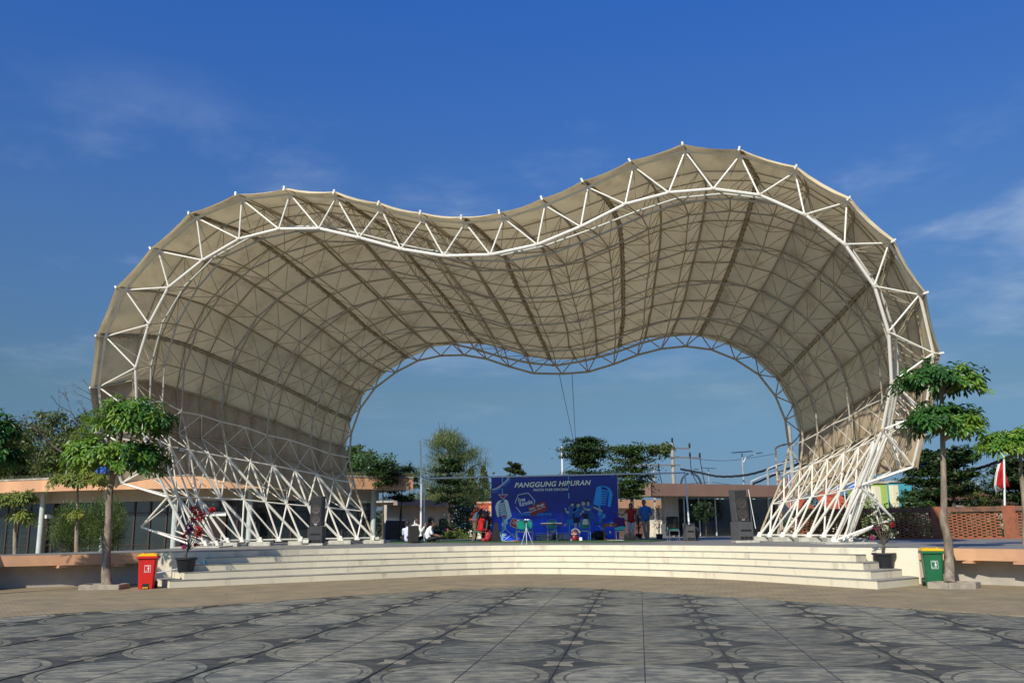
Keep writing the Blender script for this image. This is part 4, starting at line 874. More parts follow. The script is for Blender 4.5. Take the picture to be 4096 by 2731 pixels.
A = wp(3745, 1515, y); A2 = wp(3840, 1530, y); B = wp(3745, 1680, y); B2 = wp(3845, 1690, y)
umbrella_tree('tall two tiered umbrella tree with a bent pale trunk beside the green bin', trk,
    [((A.x, A.y, A.z), (1.05, .85, .42), 170, 1), ((A2.x, A2.y, A2.z), (.58, .7, .40), 85, 0), ((B.x, B.y, B.z), (.72, .8, .48), 130, 1), ((B2.x - .05, B2.y, B2.z), (.62, .7, .48), 95, 0)], [LG, LD], .115)
y = 26.5
trk = [Q(4105, y, 0), wp(4103, 2200, y), wp(4098, 2020, y), wp(4085, 1900, y), wp(4080, 1790, y)]
A = wp(4060, 1765, y); A2 = wp(3985, 1775, y)
umbrella_tree('umbrella tree cut by the right edge of the picture, above the flag', trk, [((A.x + .3, A.y, A.z), (.95, .8, .36), 210, 0), ((A2.x, A2.y, A2.z), (.48, .5, .33), 100, 0)], [LG, LD], .10)
y = 23.5
trk = [Q(-150, y, 0), wp(-140, 2100, y), wp(-110, 1900, y), wp(-100, 1760, y)]
A = wp(-60, 1740, y); A2 = wp(10, 1830, y); A3 = wp(20, 1720, y)
umbrella_tree('umbrella tree reaching in at the left edge of the picture', trk, [((A.x, A.y, A.z), (.75, .8, .55), 170, 1), ((A2.x, A2.y, A2.z), (.5, .6, .32), 90, 1), ((A3.x, A3.y, A3.z), (.28, .4, .3), 40, 1)], [LG, LD], .10)
# saplings behind the left wing
y = 33
umbrella_tree('slender young tree with yellowish leaves left of the two tiered umbrella tree', [Q(306, y, 0), wp(307, 2140, y), wp(309, 2040, y), wp(312, 1900, y)],
    [(tuple(wp(330, 1915, y)), (1.0, .9, .33), 130, 0), (tuple(wp(300, 2055, y)), (.3, .3, .3), 22, 0), (tuple(wp(315, 1870, y)), (.4, .4, .25), 30, 0)], [LY], .085, 'young_tree', .19, .028)
umbrella_tree('sparse young tree near the left edge in front of the white partition', [Q(60, y, 0), wp(60, 2140, y), wp(61, 2050, y), wp(58, 1990, y)],
    [(tuple(wp(45, 1995, y)), (.55, .6, .28), 62, 0), (tuple(wp(112, 1985, y)), (.3, .4, .2), 26, 0), (tuple(wp(90, 2065, y)), (.45, .4, .3), 30, 0)], [LY], .08, 'young_tree', .19, .028)
# planters
def planter(px, py, w, d, h, lab, hexa=False):
    c = G(px, py, 0); t = thing('planter_kerb', lab, 'planter', c); n = 6 if hexa else 4; ang = 0 if hexa else math.pi / 4; b = MB()
    ro = [(w * math.cos(2 * math.pi * k / n + ang), d * math.sin(2 * math.pi * k / n + ang)) for k in range(n)]
    for k in range(n):
        a = Vector((c.x + ro[k][0], c.y + ro[k][1], 0)); e = Vector((c.x + ro[(k + 1) % n][0], c.y + ro[(k + 1) % n][1], 0)); i1 = Vector((c.x, c.y, 0)).lerp(a, .80); i2 = Vector((c.x, c.y, 0)).lerp(e, .80)
        a = a.lerp(e, .008); vs = [(p.x, p.y, z) for z in (0, h) for p in (a, e, i2, i1)]
        b = MB(); b.add(vs, [(0, 1, 5, 4), (1, 2, 6, 5), (2, 3, 7, 6), (3, 0, 4, 7), (4, 5, 6, 7)]); b.build('kerb_stone', M['kerbconc'], t, bevel=.012)
    b = MB(); b.prism([(c.x + x * .8, c.y + y_ * .8) for x, y_ in ro], .015, h - .05); b.build('soil', mat('red_soil', (.22, .10, .05), 1, var=.4, vscale=8), t)
M['kerbconc'] = mat('kerb_concrete', (.36, .31, .23), .9, col2=(.25, .22, .17), vscale=4, bump=.4)
planter(416, 2357, .80, .52, .15, 'low rectangular concrete kerb round the foot of the left umbrella tree')
planter(3818, 2353, .66, .46, .16, 'hexagonal concrete kerb round the foot of the right umbrella tree', True)

def cloud_tree(nm, lab, base, c, r, nc, nl, size, m_, group=None, trunk_r=.12, limbs=7, cs=.28):
    t = thing(nm, lab, 'tree', base, group); P_, D, C = clumps(c, r, nc, nl, cs); leaf_cloud(P_, D, size, m_, 'crown', t)
    b = MB(); top = Vector(c) + Vector((0, 0, -r[2] * .5)); b.tube(smoothpts([base, base.lerp(top, .5) + Vector((.1, 0, 0)), top], 4), [trunk_r] * 5 + [trunk_r * .7] * 4, 7)
    for q in C[:limbs * 3]:
        q = Vector(q); b.tube([top, top.lerp(q, .5) + Vector((0, 0, -.1)), q], [trunk_r * .45, trunk_r * .3, trunk_r * .12], 4, False)
    b.build('trunk', bark_d, t, True, fix=False); return t
g1 = 'trees behind the pavilion'
for px, py, y, rx, rz, lab in ((60, 1830, 74, 3.6, 2.6, 'leafy olive tree behind the pavilion at the left edge'), (215, 1790, 76, 4.2, 2.9, 'broad olive green tree behind the pavilion left of the bare branched tree'), (330, 1850, 70, 3.2, 2.0, 'low olive tree behind the pavilion under the bare branched tree'), (-120, 1850, 70, 3.4, 2.4, 'olive tree behind the pavilion just outside the left edge')):
    c = P(px, py, y); cloud_tree('broadleaf_tree', lab, Vector((c.x, c.y, 0)), tuple(c), (rx, 2.4, rz), 80, 130, .13, LO, g1, .2, cs=.22)
for px, py, y, rx, rz, lab in ((1385, 1868, 66, 2.2, 1.9, 'dense green tree between the left side of the rear arch and the pavilion roof'), (1470, 1880, 72, 2.6, 1.4, 'lower green tree above the pavilion roof right of the dense one'), (1430, 1862, 80, 1.8, 1.7, 'greyish tree top between the two green trees above the pavilion roof')):
    c = P(px, py, y); cloud_tree('broadleaf_tree', lab, Vector((c.x, c.y, 0)), tuple(c), (rx, 2.0, rz), 46, 90, .12, LO if px == 1430 else leafmat('mid_green_leaf', (.06, .12, .025), (.03, .07, .015), .8, .2), g1, .15, cs=.22)
# bare branched tree
def bare(nm, lab, base, h, seed, leaves=None, spread=.55, r0=.14, depth=5, cat='tree'):
    rr = random.Random(seed); t = thing(nm, lab, cat, base); b = MB(); tips = []
    def br_(p, d, l, r, k):
        q = p + d * l; m_ = p.lerp(q, .5) + Vector((rr.uniform(-.08, .08), rr.uniform(-.08, .08), 0)) * l; b.tube([p, m_, q], [r, r * .85, r * .7], 5 if k < 2 else 3, False)
        if k >= 2: tips.append(q)
        if k >= depth: return
        for _ in range(2 if k > 0 else 4):
            v = Vector((rr.gauss(0, 1), rr.gauss(0, 1), rr.gauss(.35, .5))).normalized(); br_(q, (d * .8 + v * spread).normalized(), l * rr.uniform(.55, .78), r * .66, k + 1)
    br_(base, Vector((0, 0, 1)), h * .42, r0, 0); b.build('trunk', bark_d, t, True, fix=False)
    if leaves and tips:
        T = np.array([list(q) for q in tips]); P_ = np.repeat(T, 5, 0) + npr.randn(len(T) * 5, 3) * .22 * np.array([1, 1, .4]); leaf_cloud(P_, np.tile([0, 0, 1.], (len(P_), 1)), leaves[1], leaves[0], 'crown', t)
    return t
c = Q(345, 66, 0); bare('bare_tree', 'half bare tree with twisted branches behind the pavilion, touching the left rim of the shell', c, 11.2, 11, None, .9, .2, 7)
c = Q(300, 70, 0); bare('bare_tree', 'thin half leafed tree behind the pavilion left of the twisted bare one', c, 7.6, 5, (LO, .12), .7, .13, 5)
# layered (terminalia) trees
def layered(nm, lab, base, top, tiers, m_, group=None, r0=.10, size=.10, lean=0, dens=1.0):
    t = thing(nm, lab, 'tree', base, group); b = MB(); b.tube(smoothpts([base, base.lerp(top, .5) + Vector((lean, 0, 0)), top], 5), [r0] * 6 + [r0 * .5] * 5, 7); PP = []
    for fz, rx, n, up in tiers:
        c0_ = base.lerp(top, fz)
        for k in range(n):
            c = base.lerp(top, min(1, fz + npr.randn() * .018)); a = 2 * math.pi * (k + npr.rand() * .7) / n; l = rx * (.6 + .55 * npr.rand()); e = c + Vector((math.cos(a) * l, math.sin(a) * l * .8, up * l + npr.randn() * .09)); mid_ = c.lerp(e, .5) + Vector((0, 0, .04))
            b.tube([c, mid_, e], [r0 * .3, r0 * .2, r0 * .07], 4, False)
            for j in range(int(6 * dens) + 2):
                f = .22 + .78 * npr.rand(); p = np.array(c.lerp(e, f)); w = .10 + .30 * (1 - abs(f - .65)); sub = npr.randn(int(26 * dens), 3) * np.array([w * l * .42, w * l * .42, .04 + .028 * l]); PP.append(p + sub + np.array([0, 0, .05 + npr.randn() * .04]))
    b.build('trunk', bark_d, t, True, fix=False); PP = np.concatenate(PP); leaf_cloud(PP, np.tile([0, 0, 1.3], (len(PP), 1)), size, m_, 'crown', t, .5, .7); return t
gl_ = 'layered trees behind the stage'
y = 56; layered('layered_tree', 'dark umbrella shaped tree rising behind the right half of the banner', Q(2342, y, 0), P(2345, 1770, y), [(1.0, .8, 7, .2), (.96, 1.4, 10, .15), (.91, 1.7, 11, .12), (.87, 1.6, 10, .1), (.83, 1.5, 9, .05), (.79, 1.0, 8, 0), (.70, 1.8, 8, .0)], LK, gl_, .10, .085, dens=.85)
y = 52; layered('layered_tree', 'broad layered tree with spreading tiers right of the banner, above the two standing people', Q(2533, y, 0), P(2522, 1800, y), [(1.0, .7, 7, .3), (.96, 1.3, 9, .25), (.92, 1.8, 10, .2), (.87, 1.7, 9, .12), (.81, 1.6, 10, .05), (.75, 1.6, 10, 0), (.68, 1.7, 11, 0), (.62, 1.3, 8, -.03), (.56, .9, 7, -.05)], leafmat('dark_layered_leaf_lit', (.09, .15, .025), (.03, .06, .012), .9, .25), gl_, .10, .085, dens=.66)  # lighter lit copy of the dark leaf; sunlight is in its colour
q = P(2630, 1800, 52); P_, D, C = clumps(tuple(q), (1.0, .6, .35), 14, 70, .4); leaf_cloud(P_, D, .09, LO, 'crown', bpy.data.objects['layered_tree.001'])
y = 47; layered('layered_tree', 'small dark layered tree in front of the right end of the pavilion', Q(1532, y, 0), P(1532, 1885, y), [(1.0, .75, 9, .45), (.93, 1.2, 11, .32), (.86, .9, 9, .2)], LK, gl_, .06, .07, dens=1.0)
y = 50; layered('layered_tree', 'thin layered tree with sprays hanging over the end of the pavilion roof', Q(1595, y, 0), P(1612, 1880, y), [(1.0, .7, 8, .2), (.9, 1.3, 10, .12), (.78, 1.0, 9, .05), (.66, .9, 8, 0)], LK, gl_, .06, .075, dens=.8)
y = 54; layered('layered_tree', 'dark thin trunked layered tree standing in front of the feathery pine', Q(1797, y, 0), P(1797, 1850, y), [(1.0, .8, 8, .2), (.9, 1.25, 10, .1), (.8, 1.1, 10, .05), (.68, 1.4, 10, 0), (.58, 1.0, 8, 0)], LK, gl_, .08, .08, dens=.8)
y = 50; layered('layered_tree', 'layered tree behind the brick wall left of the right trunk', Q(3720, y, 0), P(3725, 1830, y), [(1.0, .8, 8, .4), (.92, 1.3, 10, .3), (.82, 1.3, 10, .2), (.7, 1.7, 10, .12), (.58, 1.6, 10, .1), (.48, 1.3, 9, .05)], LK, gl_, .1, .10, dens=1.2)
y = 47; layered('layered_tree', 'layered tree with upswept sprays behind the brick wall right of the right trunk', Q(3800, y, 0), P(3830, 1830, y), [(1.0, .9, 8, .5), (.9, 1.3, 9, .4), (.78, 1.4, 9, .3), (.62, 1.3, 9, .2)], LK, gl_, .09, .10, dens=1.0)
y = 48; layered('layered_tree', 'layered tree behind the flag at the right edge', Q(4085, y, 0), P(4075, 1870, y), [(1.0, 1.0, 8, .3), (.9, 1.5, 10, .2), (.78, 1.6, 10, .1), (.64, 1.5, 10, .1), (.5, 1.3, 9, 0)], LK, gl_, .1, .10, dens=1.2)
y = 80; layered('layered_tree', 'small tree top peeping over the left half of the banner', Q(2062, y, 0), P(2062, 1868, y), [(1.0, .5, 7, .4), (.93, .8, 8, .2), (.84, .6, 7, .1), (.7, .5, 6, 0)], leafmat('peeping_leaf', (.07, .11, .03), (.04, .06, .02), 1, .2), gl_, .08, .10)
# casuarina
y = 64; base = Q(1792, y, 0); t = thing('feathery_pine', 'tall feathery pine with drooping needles and a bare tip left of the banner', 'tree', base); top = P(1792, 1745, y)
b = MB(); b.tube(smoothpts([base, base.lerp(top, .6), top], 5), [.16] * 6 + [.08] * 5, 7); n_end = []
H = top.z
for i in range(72):
    f = .30 + .68 * npr.rand(); c = base.lerp(top, f); a = npr.rand() * 6.28; rad = (1 - f) ** .55 * 4.9 + .3
    if f < .5: rad *= .75
    e = c + Vector((math.cos(a) * rad * (.45 + .6 * npr.rand()), math.sin(a) * rad * .7, .35 + rad * .22)); b.tube([c, c.lerp(e, .5) + Vector((0, 0, .12)), e], [.05, .03, .012], 4, False)
    for j in range(9): n_end.append(np.array(c.lerp(e, .3 + .7 * npr.rand())) + npr.randn(3) * .16)
for a_, l_, dx in ((1790, 1690, -.5), (1800, 1700, .3), (1775, 1685, -1.0), (1815, 1705, .9)): q = P(a_ + dx * 22, l_, y); b.tube(smoothpts([top, top.lerp(q, .5) + Vector((dx * .2, 0, 0)), q], 3), [.05, .04, .03, .02, .018, .015, .01], 4, False)
e1 = P(1925, 1850, y); b.tube(smoothpts([base.lerp(top, .5), P(1870, 1880, y), e1], 4), [.07] * 4 + [.03] * 5, 4, False)
for j in range(10): n_end.append(np.array(e1) + npr.randn(3) * .25)
b.build('trunk', bark_d, t, True, fix=False)
Pn = np.repeat(np.array(n_end), 34, 0) + npr.randn(len(n_end) * 34, 3) * np.array([.24, .24, .18]); n = len(Pn); dr = unit(np.array([0, 0, -1.]) + npr.randn(n, 3) * .28); sd_ = unit(np.cross(dr, npr.randn(n, 3))); ln = (.16 + .22 * npr.rand(n))[:, None]
V = np.stack([Pn - sd_ * .012, Pn + sd_ * .012, Pn + dr * ln], 1).reshape(-1, 3); mesh_tris('crown', V, np.arange(3 * n).reshape(n, 3), LP, t)
# shrubs
def shrub(lab, px, py, y, rx, rz, m_, n=26, nl=80, size=.06, flowers=None, nm='shrub', base=None):
    c = P(px, py, y); t = thing(nm, lab, 'shrub', (c.x, c.y, 0)); P_, D, C = clumps(tuple(c), (rx, rx * .6, rz), n, nl, .33); leaf_cloud(P_, D, size, m_, 'foliage', t)
    b = MB()
    for q in C[:10]: q = Vector(q); g = Vector((c.x + (q.x - c.x) * .15, c.y, (base if base is not None else 0))); b.tube([g, g.lerp(q, .5) + Vector((0, 0, .1)), q], [.03, .02, .01], 4, False)
    b.build('stems', bark_d, t, False, fix=False)
    if flowers:
        i = npr.choice(len(P_), flowers[1]); F_ = P_[i] + D[i] * .1; F_[:, 1] -= rx * .3; leaf_cloud(F_, np.tile([0, -1., .5], (len(F_), 1)), flowers[2], flowers[0], 'flowers', t, .8, .5)['kind'] = 'stuff'
    return t
wf_ = mat('white_petals', (.75, .72, .62), .7); pk = mat('magenta_petals', (.50, .03, .22), .7, trans=.3); rd = mat('red_petals', (.50, .008, .02), .7, trans=.3); pw = mat('cream_petals', (.55, .55, .38), .7, trans=.3)
bush_m = leafmat('bush_leaf', (.07, .12, .03), (.03, .06, .015), 2, .2)
shrub('large shrub dotted with small white flowers left of the women', 1865, 2080, 56, 1.05, 1.0, bush_m, 40, 90, .07, (wf_, 150, .05))
shrub('white flowering shrub against the orange roof just left of the banner', 1945, 2085, 57, .6, .8, bush_m, 22, 80, .06, (wf_, 70, .045))
shrub('low leafy flower bed plants right of the seated boy', 1825, 2150, 52, 1.0, .35, LY, 26, 60, .07, (pk, 12, .05), base=.7)
shrub('grey green shrub with pale flowers behind the seated boy', 1745, 2110, 53, .65, .6, LO, 20, 60, .06, (pw, 26, .05))
shrub('dark hedge in front of the hall at the foot of the dark thin tree', 1780, 2135, 54, .9, .5, LK, 22, 70, .07)
shrub('bright lime green rounded bush above the brick wall', 3922, 2010, 50, .95, .75, leafmat('lime_leaf', (.20, .25, .02), (.08, .14, .015), 1.5, .3), 40, 90, .055)
shrub('low dark hedge seen through the lattice left of the bent trunk', 3600, 2115, 42, 1.6, .7, LK, 30, 90, .08)
shrub('low dark hedge added behind the lattice right of the bent trunk to darken its holes', 3850, 2115, 42, 1.5, .75, LK, 34, 90, .08)  # hedge added so the lattice holes read dark
shrub('low green hedge added behind the lattice under the flag to darken its holes', 3975, 2125, 42, 1.2, .6, LO, 26, 90, .07)  # also added, keeps bright ground out of the lattice holes
shrub('dark bush under the layered tree above the brick wall', 3665, 2020, 47, .9, .55, LK, 20, 80, .08)
for i, (px, py, y, rx, rz) in enumerate(((3230, 2085, 50, 1.1, .75), (3330, 2095, 51, 1.2, .8), (3440, 2080, 50, 1.1, .8), (3560, 2060, 50, 1.2, .7), (3620, 2100, 48, .8, .6))):
    shrub('dark green hedge bush behind the right shell legs, ' + ['farthest left of five', 'second of five from the left', 'middle one of five', 'fourth of five from the left', 'rightmost of five'][i], px, py, y, rx, rz, LK, 26, 90, .09)['group'] = 'hedge behind the right legs'
for px, py, rx, rz, lab in ((290, 2110, .85, .95, 'feathery light green bush in front of the pavilion door, left one'), (425, 2100, .75, 1.15, 'feathery light green bush behind the left umbrella tree trunk')):
    y = 36; c = P(px, py, y); t = thing('bamboo_bush', lab, 'shrub', (c.x, c.y, 0)); n = 9000; P_, D = ell(n, tuple(c), (rx, rx, rz), .1); P_ += npr.randn(n, 3) * .09; dr = unit(np.array([0, 0, 1.]) * .6 + D * .8 + npr.randn(n, 3) * .5)
    sd_ = unit(np.cross(dr, npr.randn(n, 3))); ln = (.06 + .09 * npr.rand(n))[:, None]; V = np.stack([P_ - sd_ * .012, P_ + sd_ * .012, P_ + dr * ln], 1).reshape(-1, 3)
    mesh_tris('foliage', V, np.arange(3 * n).reshape(n, 3), leafmat('feathery_leaf', (.14, .21, .05), (.06, .11, .025), 1.2, .3), t)
    b = MB()
    for k in range(12): e = Vector(P_[npr.randint(n)]); b.tube([Vector((c.x, c.y, 0)), Vector((c.x, c.y, 0)).lerp(e, .5), e], [.02, .015, .006], 4, False)
    b.build('stems', bark_d, t, fix=False)
# topiary tree in front of the office glass
y = 49; c = P(2822, 2045, y); t = thing('round_tree', 'small dark round headed tree in front of the office glazing', 'tree', (c.x, c.y, DECK)); P_, D, C = clumps(tuple(c), (.52, .5, .5), 34, 80, .3); leaf_cloud(P_, D, .05, LK, 'crown', t); b = MB(); b.tube([Vector((c.x - .02, c.y, DECK)), c], .035, 6)
for q in C[:8]: b.tube([c + Vector((0, 0, -.4)), Vector(q)], [.02, .008], 4, False)
b.build('trunk', bark_d, t, True)
# small potted shrubs by the low cream wall and by the man
def potted(px, y, h, lab, m_, seed, rx=.22, n=10):
    q = Q(px, y, DECK); t = thing('potted_shrub', lab, 'potted plant', q); b = MB(); b.lathe([(.10, 0), (.15, .02), (.17, .22), (.19, .24), (.17, .24)], q, 12); b.build('pot', M['black_plastic'], t, True)
    rr = random.Random(seed); b = MB(); p = q + Vector((0, 0, .2)); tips = []
    for k in range(n):
        f = (k + 1) / n; e = p + Vector((rr.uniform(-rx, rx), rr.uniform(-.1, .1), h * (.15 + .85 * f))); m0 = p + Vector((rr.uniform(-.04, .04), 0, h * f * .6)); b.tube([p, m0, e], [.018, .012, .006], 4, False); tips.append(list(e))
    b.build('stems', bark_d, t, fix=False); T = np.repeat(np.array(tips), 34, 0); T = T + npr.randn(*T.shape) * .07; leaf_cloud(T, np.tile([0, 0, .8], (len(T), 1)), .035, m_, 'foliage', t)
potted(2638, 45.5, 1.35, 'gnarled dark potted bonsai against the sunlit cream wall', LK, 3)
potted(2556, 47, 1.3, 'thin dark potted shrub between the two standing people', LK, 8, .16)
# ------------------------------------------------------------------ scaffold frame and banner
YB = 43.3
chrome = mat('chrome_tube', (.62, .63, .64), .22, metal=.85); alu = mat('grey_frame_tube', (.66, .68, .69), .4, metal=.1, var=.2)
fr_ = thing('scaffold', 'grey tube scaffold frame carrying the blue banner', 'frame', Q(2215, YB, DECK))
a = P(1692, 1913, YB + .12); c = P(2742, 1890, YB - .2); b = MB(); b.tube([a, c], .038, 8); b.build('crossbar', alu, fr_, True)
q = Q(1697, YB + .12, DECK); b = MB(); b.tube([q, P(1697, 1908, YB + .12)], .035, 8); b.build('upright', alu, fr_, True)
a = P(2739, 1884, YB - .25); c = P(2756, 2095, 39.0); b = MB(); b.tube([a, c], .035, 8); b.build('upright', M['white'], fr_, True)
for px in (2466, 2476): q = Q(px, YB + .1, DECK); b = MB(); b.tube([q, q + Vector((0, 0, 3.1))], .025, 6); b.build('upright', alu, fr_)
pl = thing('light_stand', 'tall white telescopic pole on small folding tripod feet left of the banner', 'stand', Q(1683, 41, DECK + .03)); q = Q(1683, 41, DECK + .03)
b = MB(); b.tube([q + Vector((0, 0, .1)), q + Vector((0, 0, 2.4)), P(1681, 1762, 41)], [.045, .045, .035], 8); b.build('pole', M['white'], pl, True)
for k in range(4):
    d = Vector((math.cos(k * 1.57 + .5), math.sin(k * 1.57 + .5), 0)); b = MB(); b.tube([q + Vector((0, 0, .38)), q + d * .10 + Vector((0, 0, .2)), q + d * .15 + Vector((0, 0, .02))], .018, 5); b.tube([q + d * .14 + Vector((0, 0, .02)), q + d * .2 + Vector((0, 0, .015))], .02, 5); b.build('leg', M['white'], pl)
bn = thing('banner', 'big dark blue printed stage banner with white lettering and two studio microphones', 'banner', P(2215, 2161, YB))
def flat(name, col, rough=.55, em=None): return mat(name, col, rough)
def BP(px, py, k=0): p = P(px, py, YB); p.y = YB - .004 * k - .002; return p
bm_ = bpy.data.materials.new('banner_print'); bm_.use_nodes = True; nn = bm_.node_tree.nodes; L = bm_.node_tree.links; bs = nn['Principled BSDF']; bs.inputs['Roughness'].default_value = .5
g = N(nn, 'ShaderNodeNewGeometry'); sp_ = N(nn, 'ShaderNodeSeparateXYZ'); L.new(g.outputs['Position'], sp_.inputs[0]); r1 = N(nn, 'ShaderNodeMapRange'); r1.inputs[1].default_value = DECK; r1.inputs[2].default_value = DECK + 3.05; L.new(sp_.outputs[2], r1.inputs[0])
nz_ = N(nn, 'ShaderNodeTexNoise'); nz_.inputs['Scale'].default_value = 1.1; nz_.inputs['Detail'].default_value = 3; L.new(g.outputs['Position'], nz_.inputs['Vector']); ad = N(nn, 'ShaderNodeMath', operation='MULTIPLY_ADD'); ad.inputs[1].default_value = .5; L.new(nz_.outputs[0], ad.inputs[0]); sb_ = N(nn, 'ShaderNodeMath', operation='SUBTRACT'); L.new(r1.outputs[0], sb_.inputs[0]); sb_.inputs[1].default_value = .25; L.new(sb_.outputs[0], ad.inputs[2])
rr_ = N(nn, 'ShaderNodeValToRGB'); els = rr_.color_ramp.elements; els[0].position = 0; els[0].color = (.015, .08, .85, 1); els[1].position = 1; els[1].color = (.014, .040, .34, 1)
for p_, c_ in ((.22, (.012, .10, .95)), (.40, (.010, .032, .36)), (.65, (.009, .024, .22))): e = els.new(p_); e.color = (*c_, 1)
L.new(ad.outputs[0], rr_.inputs[0]); L.new(rr_.outputs[0], bs.inputs['Base Color'])
bp_ = N(nn, 'ShaderNodeBump'); bp_.inputs['Strength'].default_value = .35; bp_.inputs['Distance'].default_value = .05; L.new(nz_.outputs[0], bp_.inputs['Height']); L.new(bp_.outputs[0], bs.inputs['Normal'])
nx_, nz2_ = 24, 12; vs = []
for j in range(nz2_ + 1):
    for i in range(nx_ + 1):
        u, v = i / nx_, j / nz2_; p = P(1965 + u * (2468 - 1965 + 8 * (1 - v)), 2162 - 8 * u * 0 - v * (255 + 9 * u) + 1.5 * math.sin(u * 20) * v, YB); p.y = YB + .006 + .012 * (1 + math.sin(u * 17 + v * 5)) ; vs.append(p)
b = MB(); b.add(vs, [(j * (nx_ + 1) + i, j * (nx_ + 1) + i + 1, (j + 1) * (nx_ + 1) + i + 1, (j + 1) * (nx_ + 1) + i) for j in range(nz2_) for i in range(nx_)]); sheet = b.build('sheet', bm_, bn, True, fix=False)
def bplate(polys, col, nm, k=1, rough=.55, par=None):
    m_ = bpy.data.materials.get('print_' + nm) or mat('print_' + nm, col, rough)
    for poly in polys:
        b = MB(); v = [BP(x, y, k) for x, y in poly]; w = [p + Vector((0, .003, 0)) for p in v]; n = len(v); b.add(v + w, [tuple(range(n)), tuple(range(n, 2 * n))[::-1]] + [(i, (i + 1) % n, (i + 1) % n + n, i + n) for i in range(n)])
        b.build('print', m_, par or sheet)
def btext(txt, px, py, px_w, h_px, col, k=3, shear=0, rot=0, bold=.02, nm='lettering'):
    cu = bpy.data.curves.new(nm, 'FONT'); cu.body = txt; cu.size = 1; cu.shear = shear; cu.offset = bold; cu.extrude = .002; cu.space_character = 1.06
    o = bpy.data.objects.new(nm, cu); COL.objects.link(o); bpy.context.view_layer.update(); dg = bpy.context.evaluated_depsgraph_get(); me = bpy.data.meshes.new_from_object(o.evaluated_get(dg)); bpy.data.objects.remove(o)
    co = np.array([v.co[:] for v in me.vertices]); mn, mx = co.min(0), co.max(0); k_m = YB / FPX; sx = px_w * k_m / (mx[0] - mn[0]); sy = h_px * k_m / max(1e-6, (mx[1] - mn[1])); O = BP(px, py, k); off = WL[bn.name]
    for v, c in zip(me.vertices, co):
        x = (c[0] - mn[0]) * sx; z = (c[1] - mn[1]) * sy; xr = x * math.cos(rot) - z * math.sin(rot); zr = x * math.sin(rot) + z * math.cos(rot); v.co = (O.x + xr - off.x, O.y - c[2] - off.y, O.z + zr - off.z)
    me.materials.clear(); me.materials.append(bpy.data.materials.get('ink_' + str(col)) or mat('ink_' + str(col), col, .6)); return link(nm, me, sheet)
wht = (.82, .88, .86); sheet_off = WL[sheet.name] = WL[bn.name]
Z = lambda x, y, ox, s: (ox + x / 5.225, 1880 + y / 5.225)
z1 = lambda *pts: [Z(x, y, 1950, 0) for x, y in pts]; z2 = lambda *pts: [Z(x, y, 2210, 0) for x, y in pts]
bplate([z1((300, 140), (322, 140), (322, 500), (300, 500)), z1((312, 1010), (345, 1010), (340, 1470), (285, 1470)), z2((325, 112), (345, 112), (345, 385), (328, 385)), z2((330, 470), (352, 470), (352, 585), (330, 585)), z2((345, 1130), (366, 1130), (366, 1330), (340, 1330)), z2((338, 755), (352, 755), (350, 950), (338, 950))], (.12, .42, .75), 'light_beam', 1)
arc = [(75, 400), (180, 370), (270, 310), (340, 250), (400, 190), (425, 140)]
bplate([z1(*arc, *[(x + 35, y + 18) for x, y in arc[::-1]])], (.45, .50, .52), 'arc', 2)
bplate([z1(*arc, *[(x + 75, y + 48) for x, y in arc[::-1]])], (.03, .12, .50), 'arc_glow', 1)
btext('PANGGUNG HIBURAN', *Z(553, 378, 1950, 0), 307.5, 24.5, (.006, .012, .08), 3, .28, .026, .085)
btext('PANGGUNG HIBURAN', *Z(565, 368, 1950, 0), 303, 20.5, wht, 5, .28, .026, .028)
btext('PANTAI PASIR KENCANA', *Z(962, 440, 1950, 0), 137, 10.5, wht, 4, 0, .012, .012)
hexa = [(640, 515), (850, 472), (992, 640), (960, 740), (870, 870), (705, 900), (592, 765), (575, 690)]
for i in range(len(hexa)):
    a, c = hexa[i], hexa[(i + 1) % len(hexa)]
    if i in (6,): continue
    dx, dy = c[0] - a[0], c[1] - a[1]; l = math.hypot(dx, dy); ox, oy = -dy / l * 5, dx / l * 5; bplate([z1((a[0] - ox, a[1] - oy), (c[0] - ox, c[1] - oy), (c[0] + ox, c[1] + oy), (a[0] + ox, a[1] + oy))], wht, 'white', 2)
btext('Free', *Z(655, 672, 1950, 0), 27, 16, wht, 4, 0, .22, .02); btext('Karaoke', *Z(680, 758, 1950, 0), 52, 17, wht, 4, 0, .22, .02)
bplate([z1((850, 765), (1185, 645), (1215, 680), (1248, 830), (940, 958), (905, 945))], (.30, .03, .03), 'red_card', 3)
btext('Senin - Minggu', *Z(885, 850, 1950, 0), 62, 10, wht, 5, 0, .36, .02); btext('Jam 09.00 - 20.00 WIB', *Z(895, 895, 1950, 0), 62, 7, wht, 5, 0, .34, .02)
bplate([z1((465, 1110), (520, 1005), (560, 1000), (800, 1110), (790, 1180), (620, 1225), (480, 1165))], wht, 'white', 2); bplate([z1((478, 1108), (527, 1015), (558, 1012), (790, 1120), (780, 1170), (620, 1213), (488, 1158))], (.60, .06, .03), 'orange_card', 3)
btext('Gratis', *Z(535, 1085, 1950, 0), 18, 9, wht, 4, .2, -.3, .01); btext('Karaoke', *Z(525, 1115, 1950, 0), 20, 6, wht, 4, 0, -.3, .02)
